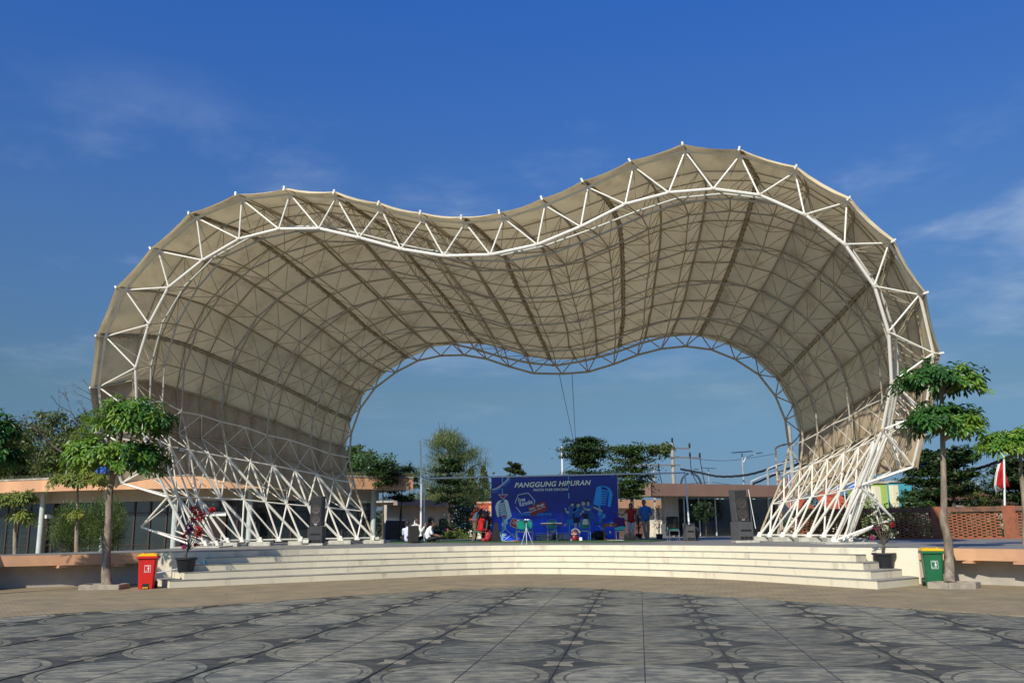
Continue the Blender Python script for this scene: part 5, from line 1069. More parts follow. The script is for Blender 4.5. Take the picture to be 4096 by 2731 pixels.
# studio microphone, left (pale) and right (blue)
def mic(zf, poly_l, slats, poly_r, col, nm):
    bplate([zf(*poly_l), zf(*poly_r)], col, nm, 2); bplate([zf(*s) for s in slats], col, nm, 3)
Lp = [(225, 640), (185, 690), (160, 770), (175, 850), (190, 930), (210, 980), (250, 965), (240, 850), (228, 720), (300, 625), (340, 610)]
Rp = [(335, 625), (380, 605), (425, 640), (450, 720), (475, 830), (500, 920), (510, 960), (470, 1010), (400, 1040), (340, 1040), (400, 1000), (410, 940), (385, 840), (360, 700)]
mic(z1, Lp, [[(230 + 6 * i, 700 + 37 * i), (345 + 7 * i, 672 + 37 * i), (347 + 7 * i, 692 + 37 * i), (234 + 6 * i, 722 + 37 * i)] for i in range(7)], Rp, (.66, .80, .78), 'mic_pale')
bplate([z1((340, 1040), (415, 1035), (425, 1115), (385, 1130), (392, 1245), (350, 1245), (355, 1120)), z1((290, 1110), (330, 1085), (350, 1120), (335, 1170), (300, 1165)), z1((305, 1320), (395, 1315), (395, 1360), (340, 1368), (305, 1355)), z1((365, 1230), (380, 1232), (270, 1310), (255, 1300)), z1((250, 1300), (262, 1300), (325, 1470), (310, 1470)), z1((380, 1235), (390, 1232), (580, 1400), (560, 1405)), z1((525, 1320), (535, 1330), (350, 1465), (335, 1465)), z1((525, 1320), (535, 1318), (670, 1420), (655, 1430)), z1((262, 1370), (380, 1395), (380, 1403), (265, 1382)), z1((80, 1325), (140, 1338), (140, 1346), (80, 1335)), z1((80, 1362), (145, 1375), (145, 1383), (80, 1372))], (.55, .75, .85), 'mic_stand', 3)
bplate([z1((220, 505), (430, 503), (325, 610)), z1((265, 930), (415, 925), (340, 1012))], wht, 'white', 4); bplate([z1((240, 515), (412, 513), (325, 598)), z1((280, 938), (400, 933), (340, 1002))], (.30, .02, .10), 'triangle_red', 5)
Lp = [(920, 350), (1020, 318), (1022, 700), (1000, 740), (955, 745), (860, 715), (850, 690), (875, 600), (885, 520), (900, 440)]
Rp = [(1030, 355), (1050, 320), (1120, 335), (1190, 370), (1235, 430), (1258, 500), (1240, 600), (1215, 760), (1160, 765), (1150, 740), (1168, 600), (1180, 480), (1150, 390), (1090, 350)]
mic(z2, Lp, [[(1020 - 9 * i, 400 + 49 * i), (1165 - 8 * i, 425 + 47 * i), (1163 - 8 * i, 452 + 47 * i), (1018 - 9 * i, 428 + 49 * i)] for i in range(7)], Rp, (.02, .36, .88), 'mic_blue')
bplate([z2((965, 740), (990, 740), (1010, 830), (1040, 850), (1035, 900), (1000, 960), (1000, 1110), (985, 1110), (985, 960), (945, 930), (960, 850)), z2((1045, 920), (1080, 900), (1110, 930), (1105, 985), (1070, 1010), (1040, 990), (1030, 1000), (1038, 1140), (1028, 1140), (1018, 990)), z2((840, 1335), (915, 1275), (925, 1290), (850, 1345)), z2((915, 1278), (990, 1325), (1090, 1235), (1100, 1245), (990, 1340), (915, 1292)), z2((1005, 1195), (1095, 1180), (1090, 1245), (1005, 1250)), z2((1065, 1390), (1135, 1330), (1145, 1340), (1080, 1400)), z2((1165, 1390), (1210, 1355), (1218, 1362), (1178, 1398))], (.06, .38, .75), 'mic_blue_stand', 2)
# sound wave
pts_t = []; pts_b = []
for i in range(45):
    x = 640 + i * 16; h = abs(math.sin(i * 1.7) * math.cos(i * .6)) * 48 + 14 * math.sin(i / 45 * 3.14); pts_t.append((x, 905 - h * .5)); pts_b.append((x, 915 + h * 1.1))
bplate([z1(*pts_t, *pts_b[::-1])], (.02, .20, .62), 'sound_wave', 2)
pts_t = []; pts_b = []
for i in range(20): x = 78 + i * 10; h = abs(math.sin(i * 2.1)) * 40 * (1 - i / 20) + 3; pts_t.append((x, 460 - h)); pts_b.append((x, 460 + h))
bplate([z1(*pts_t, *pts_b[::-1])], (.08, .12, .38), 'sound_wave_pale', 2)
# four plain singing figures
skin_c, blue_c = (.46, .46, .40), (.012, .10, .36)
def sil(polys, col, nm, k): bplate([z2(*p) for p in polys], col, nm, k)
sil([[(375, 690), (440, 680), (445, 730), (420, 760), (385, 755)], [(500, 700), (570, 690), (575, 750), (540, 785), (505, 765)], [(610, 670), (650, 655), (680, 680), (675, 730), (640, 750), (612, 730)], [(705, 660), (770, 645), (775, 700), (765, 735), (725, 735)], [(255, 790), (290, 785), (290, 850), (325, 850), (355, 880), (310, 912), (275, 870)], [(640, 760), (690, 800), (740, 810), (790, 800), (790, 840), (720, 845), (655, 800)], [(860, 755), (1050, 835), (1040, 865), (980, 850), (855, 790)], [(260, 1100), (310, 1130), (250, 1185), (228, 1170)], [(455, 1105), (510, 1100), (500, 1200), (455, 1210)], [(545, 1090), (582, 1088), (582, 1190), (550, 1195)], [(950, 1145), (1020, 1180), (985, 1190), (945, 1165)], [(575, 900), (610, 870), (600, 930), (575, 950)], [(620, 850), (668, 830), (650, 880), (620, 895)]], skin_c, 'figure_skin', 4)
sil([[(355, 790), (430, 760), (500, 770), (440, 1000), (350, 1000), (335, 850)], [(440, 800), (510, 780), (580, 800), (575, 960), (430, 1000)], [(600, 770), (690, 750), (720, 900), (610, 910), (580, 810)], [(700, 740), (790, 720), (870, 740), (830, 860), (900, 960), (985, 1130), (930, 1175), (810, 1010), (800, 1140), (750, 1140), (745, 900), (700, 880)]], blue_c, 'figure_blue', 3)
sil([[(330, 1020), (430, 1020), (455, 1165), (390, 1165), (275, 1085)], [(415, 880), (500, 830), (540, 800), (545, 830), (440, 905), (415, 895)]], (.02, .22, .60), 'figure_light_blue', 5)
sil([[(430, 995), (560, 985), (580, 1090), (450, 1105)], [(635, 905), (742, 905), (745, 1080), (640, 1080)], [(365, 680), (395, 660), (440, 672), (445, 700), (400, 690), (375, 720)], [(485, 700), (510, 670), (570, 680), (572, 700), (510, 705), (500, 740)], [(680, 640), (740, 610), (790, 650), (780, 690), (745, 650), (705, 680)]], (.008, .008, .014), 'figure_dark', 5)
sil([[(408, 732), (425, 730), (420, 748)], [(536, 740), (556, 738), (548, 760)], [(640, 722), (660, 718), (650, 740)], [(722, 685), (740, 680), (732, 702)]], (.008, .008, .014), 'figure_dark', 6)
# contact strip at the foot
bplate([z1((1000, 1340), (1463, 1340), (1463, 1455), (1030, 1448)), z2((0, 1340), (340, 1330), (380, 1390), (350, 1440), (0, 1450))], (.34, .38, .42), 'contact_strip', 2)
btext('Party wedding, Ulang tahun', *Z(1010, 1325, 1950, 0), 47, 3.4, wht, 4, 0, 0, .02); btext('Party, Romantic dinner', *Z(2, 1322, 2210, 0), 62, 3.6, wht, 4, 0, 0, .02)
for cx, cy in ((985, 1380), (1040, 1380), (1090, 1380)): bplate([z1(*[(cx + 17 * math.cos(a), cy + 17 * math.sin(a)) for a in np.linspace(0, 5.8, 10)])], (.01, .01, .02), 'figure_dark', 3)
bplate([z2(*[(122 + 18 * math.cos(a), 1372 + 18 * math.sin(a)) for a in np.linspace(0, 5.8, 10)])], (.01, .01, .02), 'figure_dark', 3)
btext('f', *Z(980, 1392, 1950, 0), 2, 4.4, wht, 5); btext('@pasirkencana', *Z(1140, 1392, 1950, 0), 34, 5, (.2, .22, .25), 4); btext('Pantai Pasir Kencana', *Z(1040, 1430, 1950, 0), 70, 5, (.2, .22, .25), 4)
bplate([z2((1205, 125), (1245, 108), (1285, 115), (1290, 140), (1270, 158), (1280, 130), (1245, 120), (1215, 138)), z2((1200, 155), (1265, 155), (1265, 160), (1200, 160))], (.05, .20, .65), 'corner_mark', 3)

# ------------------------------------------------------------------ bins
def bin_(lab, q, rz, body, nm='wheelie_bin'):
    t = thing(nm, lab, 'bin', (0, 0, 0), 'pedal wheelie bins'); w0, d0, w1, d1, h = .19, .20, .235, .245, .84
    b = MB(); prof = [(w0, d0, .0), (w0 + .008, d0, .12), (w1 - .008, d1 - .01, h - .05), (w1 - .008, d1 - .01, h)]; vs = []; n = 8
    for w, d, z in prof: c = .035; vs += [Vector(p) for p in ((-w + c, -d, z), (w - c, -d, z), (w, -d + c, z), (w, d - c, z), (w - c, d, z), (-w + c, d, z), (-w, d - c, z), (-w, -d + c, z))]
    b.add(vs, [(i * n + k, i * n + (k + 1) % n, (i + 1) * n + (k + 1) % n, (i + 1) * n + k) for i in range(3) for k in range(n)] + [tuple(range(n))[::-1], tuple(3 * n + k for k in range(n))]); b.build('body', body, t, bevel=.006)
    b = MB(); b.box(-w1 - .03, w1 + .03, -d1 - .03, d1 + .03, h - .055, h + .01); b.build('rim', body, t, bevel=.012)
    for s in (-1, 1): b = MB(); b.box(s * .13 - .035, s * .13 + .035, -d0 - .012, -d0 + .03, 0, .13); b.build('foot', body, t, bevel=.008)
    b = MB(); b.prism([(-.085, -d0 - .003), (.085, -d0 - .003), (.085, -d0 + .05), (-.085, -d0 + .05)], .012, .14); b.build('pedal_recess', mat('recess_dark', (.01, .02, .015), .8) if 'recess_dark' not in bpy.data.materials else bpy.data.materials['recess_dark'], t)
    ylw = bpy.data.materials.get('yellow_plastic') or mat('yellow_plastic', (.78, .42, .01), .35)
    b = MB(); vs = [(-w1 - .02, -d1 - .02, h + .012), (w1 + .02, -d1 - .02, h + .012), (w1 + .02, d1 + .02, h + .012), (-w1 - .02, d1 + .02, h + .012), (-w1 + .03, -d1 + .04, h + .065), (w1 - .03, -d1 + .04, h + .065), (w1 - .03, d1 - .02, h + .085), (-w1 + .03, d1 - .02, h + .085)]
    b.add(vs, [(0, 3, 2, 1), (4, 5, 6, 7), (0, 1, 5, 4), (1, 2, 6, 5), (2, 3, 7, 6), (3, 0, 4, 7)]); lid = b.build('lid', ylw, t, bevel=.01)
    for s in (-1, 1): b = MB(); b.box(s * .12 - .02, s * .12 + .02, -.12, .12, h + .06, h + .09); b.build('lid_rib', ylw, lid)
    b = MB(); b.box(-.07, .07, -d0 - .10, -d0 - .005, .025, .05); b.tube([(-.05, -d0, .04), (-.17, .1, .05)], .012, 5); b.build('pedal', ylw, t)
    for s in (-1, 1):
        b = MB(); b.lathe([(.03, -.03), (.085, -.03), (.10, -.015), (.10, .015), (.085, .03), (.03, .03)], (0, 0, 0), 18); b.v = [(v[2] + s * .215, v[0] + .20, v[1] + .10) for v in b.v]; wh = b.build('wheel', M['black_plastic'], t, True)
        b = MB(); b.lathe([(.04, -.034), (.04, .034)], (0, 0, 0), 10); b.v = [(v[2] + s * .216, v[0] + .20, v[1] + .10) for v in b.v]; b.build('hub', body, wh)
    b = MB(); b.tube([(-.18, d1 + .07, h - .02), (.18, d1 + .07, h - .02)], .014, 6)
    for s in (-1, 1): b.tube([(s * .15, d1, h - .03), (s * .15, d1 + .07, h - .02)], .014, 6)
    b.build('handle', body, t)
    # sticker: frame, bar of print, litter figure
    sl = (d1 - .01 - d0) / (h - .05 - .12); wm = bpy.data.materials.get('white_print') or mat('white_print', (.78, .78, .76), .6)
    def sy(z): return -(d0 + sl * (z - .12)) - .003
    b = MB()
    def sq(pts, k=0): b.add([(x, sy(z) - k, z) for x, z in pts] + [(x, sy(z) - k + .002, z) for x, z in pts], [tuple(range(len(pts))), tuple(range(len(pts), 2 * len(pts)))[::-1]])
    cx, z0, z1_ = .02, .43, .62; w = .078
    for a in ([(cx - w, z0), (cx + w, z0), (cx + w, z0 + .007), (cx - w, z0 + .007)], [(cx - w, z1_ - .007), (cx + w, z1_ - .007), (cx + w, z1_), (cx - w, z1_)], [(cx - w, z0), (cx - w + .007, z0), (cx - w + .007, z1_), (cx - w, z1_)], [(cx + w - .007, z0), (cx + w, z0), (cx + w, z1_), (cx + w - .007, z1_)], [(cx - .05, z1_ - .032), (cx + .05, z1_ - .032), (cx + .05, z1_ - .02), (cx - .05, z1_ - .02)],
              [(cx + .018, z0 + .018), (cx + .032, z0 + .018), (cx + .034, z0 + .075), (cx + .042, z0 + .085), (cx + .04, z0 + .12), (cx + .02, z0 + .125), (cx - .015, z0 + .09), (cx - .01, z0 + .083), (cx + .015, z0 + .102)], [(cx + .022 + .012 * math.cos(t_), z0 + .14 + .012 * math.sin(t_)) for t_ in np.linspace(0, 5.5, 8)],
              [(cx - .055, z0 + .018), (cx - .015, z0 + .018), (cx - .012, z0 + .025), (cx - .055, z0 + .025)], [(cx - .058, z0 + .02), (cx - .052, z0 + .02), (cx - .056, z0 + .06), (cx - .062, z0 + .06)], [(cx - .018, z0 + .02), (cx - .012, z0 + .02), (cx - .008, z0 + .06), (cx - .014, z0 + .06)]): sq(a)
    b.build('litter_sticker', wm, t, fix=False)
    return place(t, q, rz, 1.03)
bin_('red wheelie bin with yellow lid and white litter sticker', Q(586, 26.0, .014), R_(14), mat('red_bin_plastic', (.60, .014, .010), .42, col2=(.42, .022, .016), vscale=6, thr=(.3, .5)))
bin_('green wheelie bin with yellow lid and white litter sticker, left of the bent tree trunk', Q(3738, 23.7, .014), R_(-16), mat('green_bin_plastic', (.008, .12, .042), .42, col2=(.02, .08, .035), vscale=6, thr=(.3, .5)))
# ------------------------------------------------------------------ potted bougainvilleas
potm = mat('black_pot_plastic', (.022, .024, .028), .5)
def big_pot(lab, q, spec, seed, lmat, H=1.0):
    t = thing('flower_pot', lab, 'potted plant', q, 'potted bougainvilleas on the steps'); s = .30; prof = [(.20, 0), (.215, .02), (.27, .33), (.28, .34), (.315, .36), (.315, .40), (.275, .405), (.265, .34), (.02, .33)]
    b = MB(); n = 40
    for r, z in prof: b.v += [(q.x + (r * (1 + (.012 if k % 4 < 2 and z < .33 else 0))) * math.cos(2 * math.pi * k / n), q.y + (r * (1 + (.012 if k % 4 < 2 and z < .33 else 0))) * math.sin(2 * math.pi * k / n), q.z + z) for k in range(n)]
    b.f = [(i * n + k, i * n + (k + 1) % n, (i + 1) * n + (k + 1) % n, (i + 1) * n + k) for i in range(len(prof) - 1) for k in range(n)] + [tuple(range(n))[::-1]]; b.m = [0] * len(b.f); b.build('pot', potm, t, True)
    b = MB(); b.lathe([(.265, .335), (.1, .355)], q, 16); b.build('soil', bpy.data.materials['red_soil'], t)
    rr = random.Random(seed); b = MB(); base = q + Vector((0, 0, .34)); knee = base + Vector((.03, 0, .28)); b.tube(smoothpts([base, base + Vector((-.02, 0, .12)), knee], 3), [.035] * 4 + [.028] * 3, 7)
    groups = {}
    for (px, py, rad, col, nf, nl) in spec:
        c = P(px, py, q.y + rr.uniform(-.12, .12)); m0 = knee.lerp(c, .5) + Vector((rr.uniform(-.05, .05), 0, -.03)); b.tube([knee, m0, c], [.016, .011, .006], 5, False)
        for _ in range(4): d = Vector((rr.gauss(0, 1), rr.gauss(0, 1), rr.gauss(0, .7))).normalized() * rad; b.tube([m0.lerp(c, .7), c + d], [.006, .003], 3, False)
        if nl: groups.setdefault('leaf', []).append(np.array(c) + npr.randn(nl, 3) * rad * .62)
        if nf:
            k = np.array(c) + unit(npr.randn(nf, 3)) * rad * (.55 + .5 * npr.rand(nf, 1)); groups.setdefault(col, []).append(k)
    b.build('stems', bark_d if lmat is bush_m else bark, t, True, fix=False)
    for key, arr in groups.items():
        A_ = np.concatenate(arr)
        if key == 'leaf': leaf_cloud(A_, np.tile([0, -.3, 1.], (len(A_), 1)), .032, lmat, 'foliage', t)
        else:
            A_ = np.repeat(A_, 3, 0) + npr.randn(len(A_) * 3, 3) * .012; leaf_cloud(A_, np.tile([-.2, -.6, .6], (len(A_), 1)), .024, {'r': rd, 'm': pk, 'w': pw, 'v': mat('violet_petals', (.25, .02, .16), .7, trans=.3) if 'violet_petals' not in bpy.data.materials else bpy.data.materials['violet_petals']}[key], 'blossom', t, .8, .8)['kind'] = 'stuff'
big_pot('black ribbed pot with a thin bougainvillea in red and violet bloom', Q(742, 27.2, .40), [(778, 2038, .13, 'r', 60, 10), (848, 2038, .09, 'r', 40, 10), (805, 2062, .14, 'r', 70, 12), (775, 2078, .10, 'r', 40, 8), (758, 2110, .12, 'v', 60, 14), (790, 2118, .12, 'r', 60, 10), (795, 2138, .08, 'r', 30, 6), (738, 2142, .07, 'r', 26, 6), (735, 2188, .06, 'm', 26, 8), (782, 2178, .05, 'r', 14, 10), (750, 2130, .06, 'v', 14, 8)], 4, bush_m)
big_pot('black ribbed pot with a leafy bougainvillea in cream and magenta bloom', Q(3540, 25.2, .40), [(3478, 2015, .14, 'w', 22, 60), (3500, 2040, .12, 'w', 14, 50), (3488, 2072, .13, 'w', 12, 55), (3535, 2065, .13, 'w', 12, 55), (3560, 2080, .11, 'w', 10, 60), (3506, 2110, .10, 'm', 60, 40), (3540, 2112, .09, 'w', 40, 40), (3569, 2098, .05, 'r', 20, 30), (3565, 2140, .10, 'w', 14, 60), (3490, 2148, .06, 'm', 20, 20), (3580, 2128, .08, 'w', 8, 40), (3515, 2095, .12, 'w', 20, 60)], 9, bush_m)
q = Q(818, 28.0, .58); b = MB(); b.lathe([(.028, 0), (.036, .11), (.033, .11), (.026, .01)], q, 12); b.tube([q + Vector((0, 0, .1)), q + Vector((.02, 0, .16))], .004, 4); tag(b.build('drinking_cup', mat('turquoise_plastic', (.02, .30, .42), .4), smooth=True), 'small turquoise cup with straw left on the steps by the red flowering pot', 'cup')
a = G(616, 2284, .30); c = P(712, 2257, 27.7); b = MB(); b.tube([Q(614, 27.15, .36), Q(712, 27.55, .47)], .018, 6); tag(b.build('pipe_rail', M['white'], smooth=True), 'thin white pipe leaning across the wall beside the red flowering pot', 'pipe')
# fallen leaves
for i, (px, py, col, lab) in enumerate(((1533, 2680, (.55, .36, .10), 'curled yellow fallen leaf at the front of the plaza floor'), (1462, 2687, (.50, .35, .10), 'small pale fallen leaf left of the curled yellow one'), (3094, 2647, (.50, .22, .04), 'small orange fallen leaf on a disc at the right of the plaza floor'), (1288, 2450, (.35, .12, .04), 'small reddish fallen leaf near the far edge of the plaza floor'), (1018, 2392, (.10, .07, .04), 'dark dry leaf on the tan brick paving left of centre'), (900, 2377, (.03, .03, .03), 'black scrap on the tan brick paving left of centre'), (137, 2707, (.45, .25, .08), 'fallen leaf at the lower left of the plaza floor'))):
    q = G(px, py, .016); s = .055 if i == 0 else .025; b = MB(); b.add([q, q + Vector((s, -s * .5, s * .4)), q + Vector((s * 2, 0, s * .5)), q + Vector((s, s * .5, s * .1)), q + Vector((s, 0, 0))], [(0, 1, 4), (1, 2, 4), (2, 3, 4), (3, 0, 4)]); tag(b.build('fallen_leaf', mat('dry_leaf', col, .8)), lab, 'leaf')

# ------------------------------------------------------------------ loudspeakers
spk = mat('speaker_cabinet', (.030, .031, .033), .6, var=.3, vscale=8); spg = mat('grey_speaker_cabinet', (.085, .085, .088), .65, var=.2, vscale=6); grille = mat('speaker_grille', (.022, .022, .022), .85); cone = mat('speaker_cone', (.045, .038, .034), .6)
def speaker(kind, lab, q, w, d, h, rz=0, tilt=0, group=None, body=spk):
    t = thing('loudspeaker', lab, 'loudspeaker', (0, 0, 0), group); b = MB(); b.box(-w / 2, w / 2, -d / 2, d / 2, 0, h); b.build('cabinet', body, t, bevel=.015)
    if kind == 'sub':
        b = MB(); b.box(-w * .36, w * .36, -d / 2 - .004, -d / 2 + .02, h * .47, h * .58); b.build('port', M['black_cloth'], t)
        for x in (-.28, 0, .28): b = MB(); b.box(w * x - w * .12, w * x + w * .12, -d / 2 - .004, -d / 2 + .02, .03, .13); b.build('port', M['black_cloth'], t)
    if kind == 'top':
        b = MB(); b.box(-w * .46, w * .46, -d / 2 - .012, -d / 2 + .002, .04, h - .04); b.build('grille', grille, t, bevel=.004)
        for z in (h * .22, h * .55):
            b = MB(); b.lathe([(.20, 0), (.19, .012), (.13, .003), (.06, -.004), (.05, .012), (.01, .016)], (0, 0, 0), 20); b.v = [(v[0] * w / .5, -d / 2 - .014 - v[2], v[1] * w / .5 + z) for v in b.v]; b.build('driver', cone, t, True)
        b = MB(); b.box(-.05, .05, -d / 2 - .02, -d / 2 - .012, .05, .075); b.build('badge', M['white'], t)
    if kind == 'pa':
        b = MB(); b.box(-w * .42, w * .42, -d / 2 - .01, -d / 2, .04, h - .05); b.build('grille', grille, t, bevel=.004); b = MB(); b.box(w / 2 - .005, w / 2 + .006, -.06, .06, h * .36, h * .52); b.build('handle', M['black_cloth'], t)
    place(t, q, rz); t.rotation_euler = (0, tilt, rz); return t
gL = 'left loudspeaker stack'; gR = 'right loudspeaker stack'
q = Q(1267, 37.0, DECK); b = MB(); b.box(q.x - .32, q.x + .32, q.y - .42, q.y + .35, DECK, DECK + .09); tag(b.build('speaker_plinth', M['concrete_block'], bevel=.01), 'pale concrete plinth under the left loudspeaker stack', 'plinth')
speaker('sub', 'black bass speaker, bottom of the left stack among the shell legs', q + Vector((0, 0, .09)), .56, .55, .66, R_(-4), 0, gL)
speaker('top', 'tall black two driver speaker, top of the left stack', q + Vector((0, 0, .755)), .47, .5, 1.17, R_(-4), 0, gL)
q = Q(2973, 34.0, DECK); b = MB(); b.box(q.x - .36, q.x + .50, q.y - .40, q.y + .35, DECK, DECK + .09); tag(b.build('speaker_plinth', M['concrete_block'], bevel=.01), 'pale slab under the right loudspeaker stack', 'plinth')
speaker('sub', 'dark grey bass speaker, bottom of the right stack', q + Vector((-.02, 0, .095)), .60, .6, .66, R_(16), 0, gR, spg)
speaker('top', 'tall dark two driver speaker leaning on top of the right stack', q + Vector((-.05, 0, .765)), .49, .5, 1.15, R_(10), R_(-3.5), gR, spg)
b = MB(); b.tube([q + Vector((.22, -.33, 1.9)), q + Vector((.38, -.40, .5))], .012, 5); tag(b.build('leaning_rod', M['white']), 'thin white rod leaning on the right loudspeaker stack', 'rod')
q = Q(1653, 40.2, DECK + .03); speaker('pa', 'rounded black PA speaker standing left of the white light stand', q, .40, .36, .71, R_(20))
b = MB(); b.lathe([(.03, 0), (.032, .02), (.030, .14), (.012, .18), (.012, .2), (.015, .2), (.015, .225)], q + Vector((.05, 0, .71)), 10); bo = mat('clear_bottle', (.7, .75, .78), .1); tag(b.build('water_bottle', bo, smooth=True), 'clear water bottle on top of the rounded black PA speaker', 'bottle')
q = Q(2758, 39.3, DECK); speaker('sub', 'grey box speaker at the foot of the right frame upright', q, .40, .4, .73, R_(12), 0, None, spg)
q = Q(2783, 39.6, DECK); t = thing('floor_fan', 'round dark floor fan beside the grey box speaker', 'fan', q)
b = MB(); b.lathe([(.24, -.04), (.26, 0), (.24, .04)], (0, 0, 0), 22); b.v = [(q.x + v[0] * .8, q.y + v[2], q.z + v[1] + .33) for v in b.v]; b.build('guard', M['black_plastic'], t, True)
b = MB(); b.bar(q + Vector((-.15, 0, .02)), q + Vector((.15, 0, .02)), .25, .03); b.tube([q, q + Vector((0, .05, .3))], .02, 6); b.build('stand', M['black_plastic'], t)
q = Q(2527, 40.2, DECK); t = thing('floor_monitor', 'wedge shaped black floor monitor at the feet of the woman in red', 'loudspeaker', q); pr3 = [(-.30, 0), (.30, 0), (.30, .10), (.02, .36), (-.22, .34), (-.30, .22)]
b = MB(); b.plate(pr3, q + Vector((0, -.16, 0)), Vector((1, 0, 0)), Vector((0, 0, 1)), Vector((0, 1, 0)), .34); b.build('cabinet', spk, t, bevel=.01); b = MB(); b.plate([(-.26, .03), (.26, .03), (.26, .10), (.02, .32), (-.2, .31), (-.26, .2)], q + Vector((0, -.172, 0)), Vector((1, 0, 0)), Vector((0, 0, 1)), Vector((0, 1, 0)), .008); b.build('grille', grille, t)

# ------------------------------------------------------------------ chairs
teal = mat('teal_vinyl', (.005, .25, .20), .45)
def chair_proto():
    t = thing('stacking_chair', 'teal chair', 'chair', (0, 0, 0), 'teal stacking chairs on the stage')
    b = MB(); b.box(-.21, .21, -.22, .19, .43, .48); b.build('seat', teal, t, bevel=.02)
    b = MB(); n = 14; prof = []
    for k in range(20):
        a = 2 * math.pi * k / 20; c, s = math.cos(a), math.sin(a); prof.append((.20 * abs(c) ** .6 * (1 if c > 0 else -1), .73 + .19 * abs(s) ** .6 * (1 if s > 0 else -1)))
    b.plate(prof, Vector((0, .21, 0)), Vector((1, 0, 0)), Vector((0, .12, .99)), Vector((0, 1, -.1)), .035); b.build('backrest', teal, t, bevel=.008)
    b = MB(); b.tube(smoothpts([(-.2, .20, .46), (-.215, .24, .60), (-.215, .29, .85), (-.14, .315, .945), (0, .318, .955), (.14, .315, .945), (.215, .29, .85), (.215, .24, .60), (.2, .20, .46)], 4), .012, 6); b.build('back_frame', chrome, t, True)
    b = MB(); b.tube([(-.2, .2, .42), (-.2, -.2, .42), (.2, -.2, .42), (.2, .2, .42), (-.2, .2, .42)], .012, 6); b.build('seat_frame', chrome, t)
    for x, y0, y1 in ((-.2, -.2, -.25), (.2, -.2, -.25), (-.2, .2, .27), (.2, .2, .27)): b = MB(); b.tube([(x, y0, .43), (x * 1.05, y1, 0)], .013, 6); b.build('leg', chrome, t)
    return t
cp = chair_proto(); used = False
def put_chair(q, rz, lab):
    global used
    o = cp if not used else copy_tree(cp); used = True; return place(o, q, rz, 1.0, lab)
put_chair(Q(2083, 41.6, DECK), R_(188), 'teal chair seen from behind, left one of the pair before the banner')
put_chair(Q(2114, 42.0, DECK), R_(172), 'teal chair seen from behind, right one of the pair behind the camera tripod')
put_chair(Q(2209, 42.3, DECK), R_(0), 'teal chair behind the keyboard')
put_chair(Q(2338, 41.8, DECK), R_(-12), 'teal chair right of the red drum with a white cloth on it')
put_chair(Q(2482, 41.0, DECK), R_(0), 'teal chair draped with a purple cloth beside the wooden desk')
put_chair(Q(2695, 39.9, DECK), R_(2), 'teal chair with a black jacket hung on it, right of the low cream wall')
put_chair(Q(1918, 42.6, DECK), R_(-60), 'teal chair under the seated woman in white and red')
def drape(lab, q, w, h, m_, top, dd=.05, nm='draped_cloth', cat='cloth', y0=.24, seed=1):
    rr = random.Random(seed); b = MB(); nx, nz = 8, 8; vs = []
    for side in (0, 1):
        for j in range(nz + 1):
            for i in range(nx + 1):
                u = i / nx - .5; v = j / nz; vs.append((q.x + u * w * (1 + .18 * v + rr.uniform(-.02, .02)), q.y + y0 + (-.04 if side == 0 else .11) + .03 * math.sin(u * 14 + v * 3) + (.0 if v > .12 else .04 * (1 if side == 0 else -1)), q.z + top - v * h * (1 if side == 0 else .8) + (.03 * (1 - abs(2 * u)) if v == 0 else 0) + rr.uniform(-.01, .01)))
    n = (nx + 1) * (nz + 1); fs = [(s * n + j * (nx + 1) + i, s * n + j * (nx + 1) + i + 1, s * n + (j + 1) * (nx + 1) + i + 1, s * n + (j + 1) * (nx + 1) + i) for s in (0, 1) for j in range(nz) for i in range(nx)]; fs += [(i, i + 1, n + i + 1, n + i) for i in range(nx)]
    b.add(vs, fs); o = b.build(nm, m_, None, True); return tag(o, lab, cat)
drape('black jacket hung over the back of the rightmost teal chair', Q(2697, 39.9, DECK), .50, .78, M['black_cloth'], 1.0, seed=2)
drape('purple cloth hung over the teal chair beside the desk', Q(2482, 41.0, DECK), .46, .40, mat('purple_cloth', (.07, .015, .13), .85), .99, seed=3)
drape('crumpled white cloth on the teal chair right of the red drum', Q(2345, 41.75, DECK), .22, .22, wf_, .93, seed=5, y0=.1)
q = Q(2482, 40.9, DECK + .5); t = thing('teal_guitar', 'small teal guitar lying on the chair with the purple cloth', 'guitar', q); b = MB(); b.plate([(.22 * math.cos(a) * (1 + .2 * math.cos(2 * a)), .075 * math.sin(a)) for a in np.linspace(0, 6.0, 18)], q + Vector((0, -.1, .05)), Vector((1, 0, .1)), Vector((0, .2, .98)), Vector((0, 1, 0)), .07); b.build('body', mat('teal_lacquer', (.02, .42, .40), .3), t)
b = MB(); b.bar(q + Vector((-.2, -.07, .03)), q + Vector((-.46, -.07, -.02)), .03, .04); b.build('neck', M['black_plastic'], t)
# desk
wood = mat('orange_brown_wood', (.30, .095, .028), .5, var=.35, vscale=6, stretch=(1, 1, 8)); q = Q(2443, 41.4, DECK); t = thing('wooden_desk', 'small orange brown wooden school desk with shelf left of the purple draped chair', 'desk', q)
for nm, x0, x1, z0, z1_ in (('desk_top', -.30, .30, .72, .75), ('drawer_box', -.28, .28, .60, .718), ('shelf', -.28, .28, .30, .325), ('lower_rail', -.28, .28, .06, .09)): b = MB(); b.box(q.x + x0, q.x + x1, q.y - .22, q.y + .22, q.z + z0, q.z + z1_); b.build(nm, wood, t, bevel=.004)
for sx in (-1, 1):
    for sy_ in (-1, 1): b = MB(); b.box(q.x + sx * .285 - .02, q.x + sx * .285 + .02, q.y + sy_ * .2 - .02, q.y + sy_ * .2 + .02, q.z, q.z + .72); b.build('leg', wood, t)
b = MB(); b.box(q.x - .06, q.x + .06, q.y - .24, q.y - .222, q.z + .65, q.z + .675); b.build('handle', chrome, t)
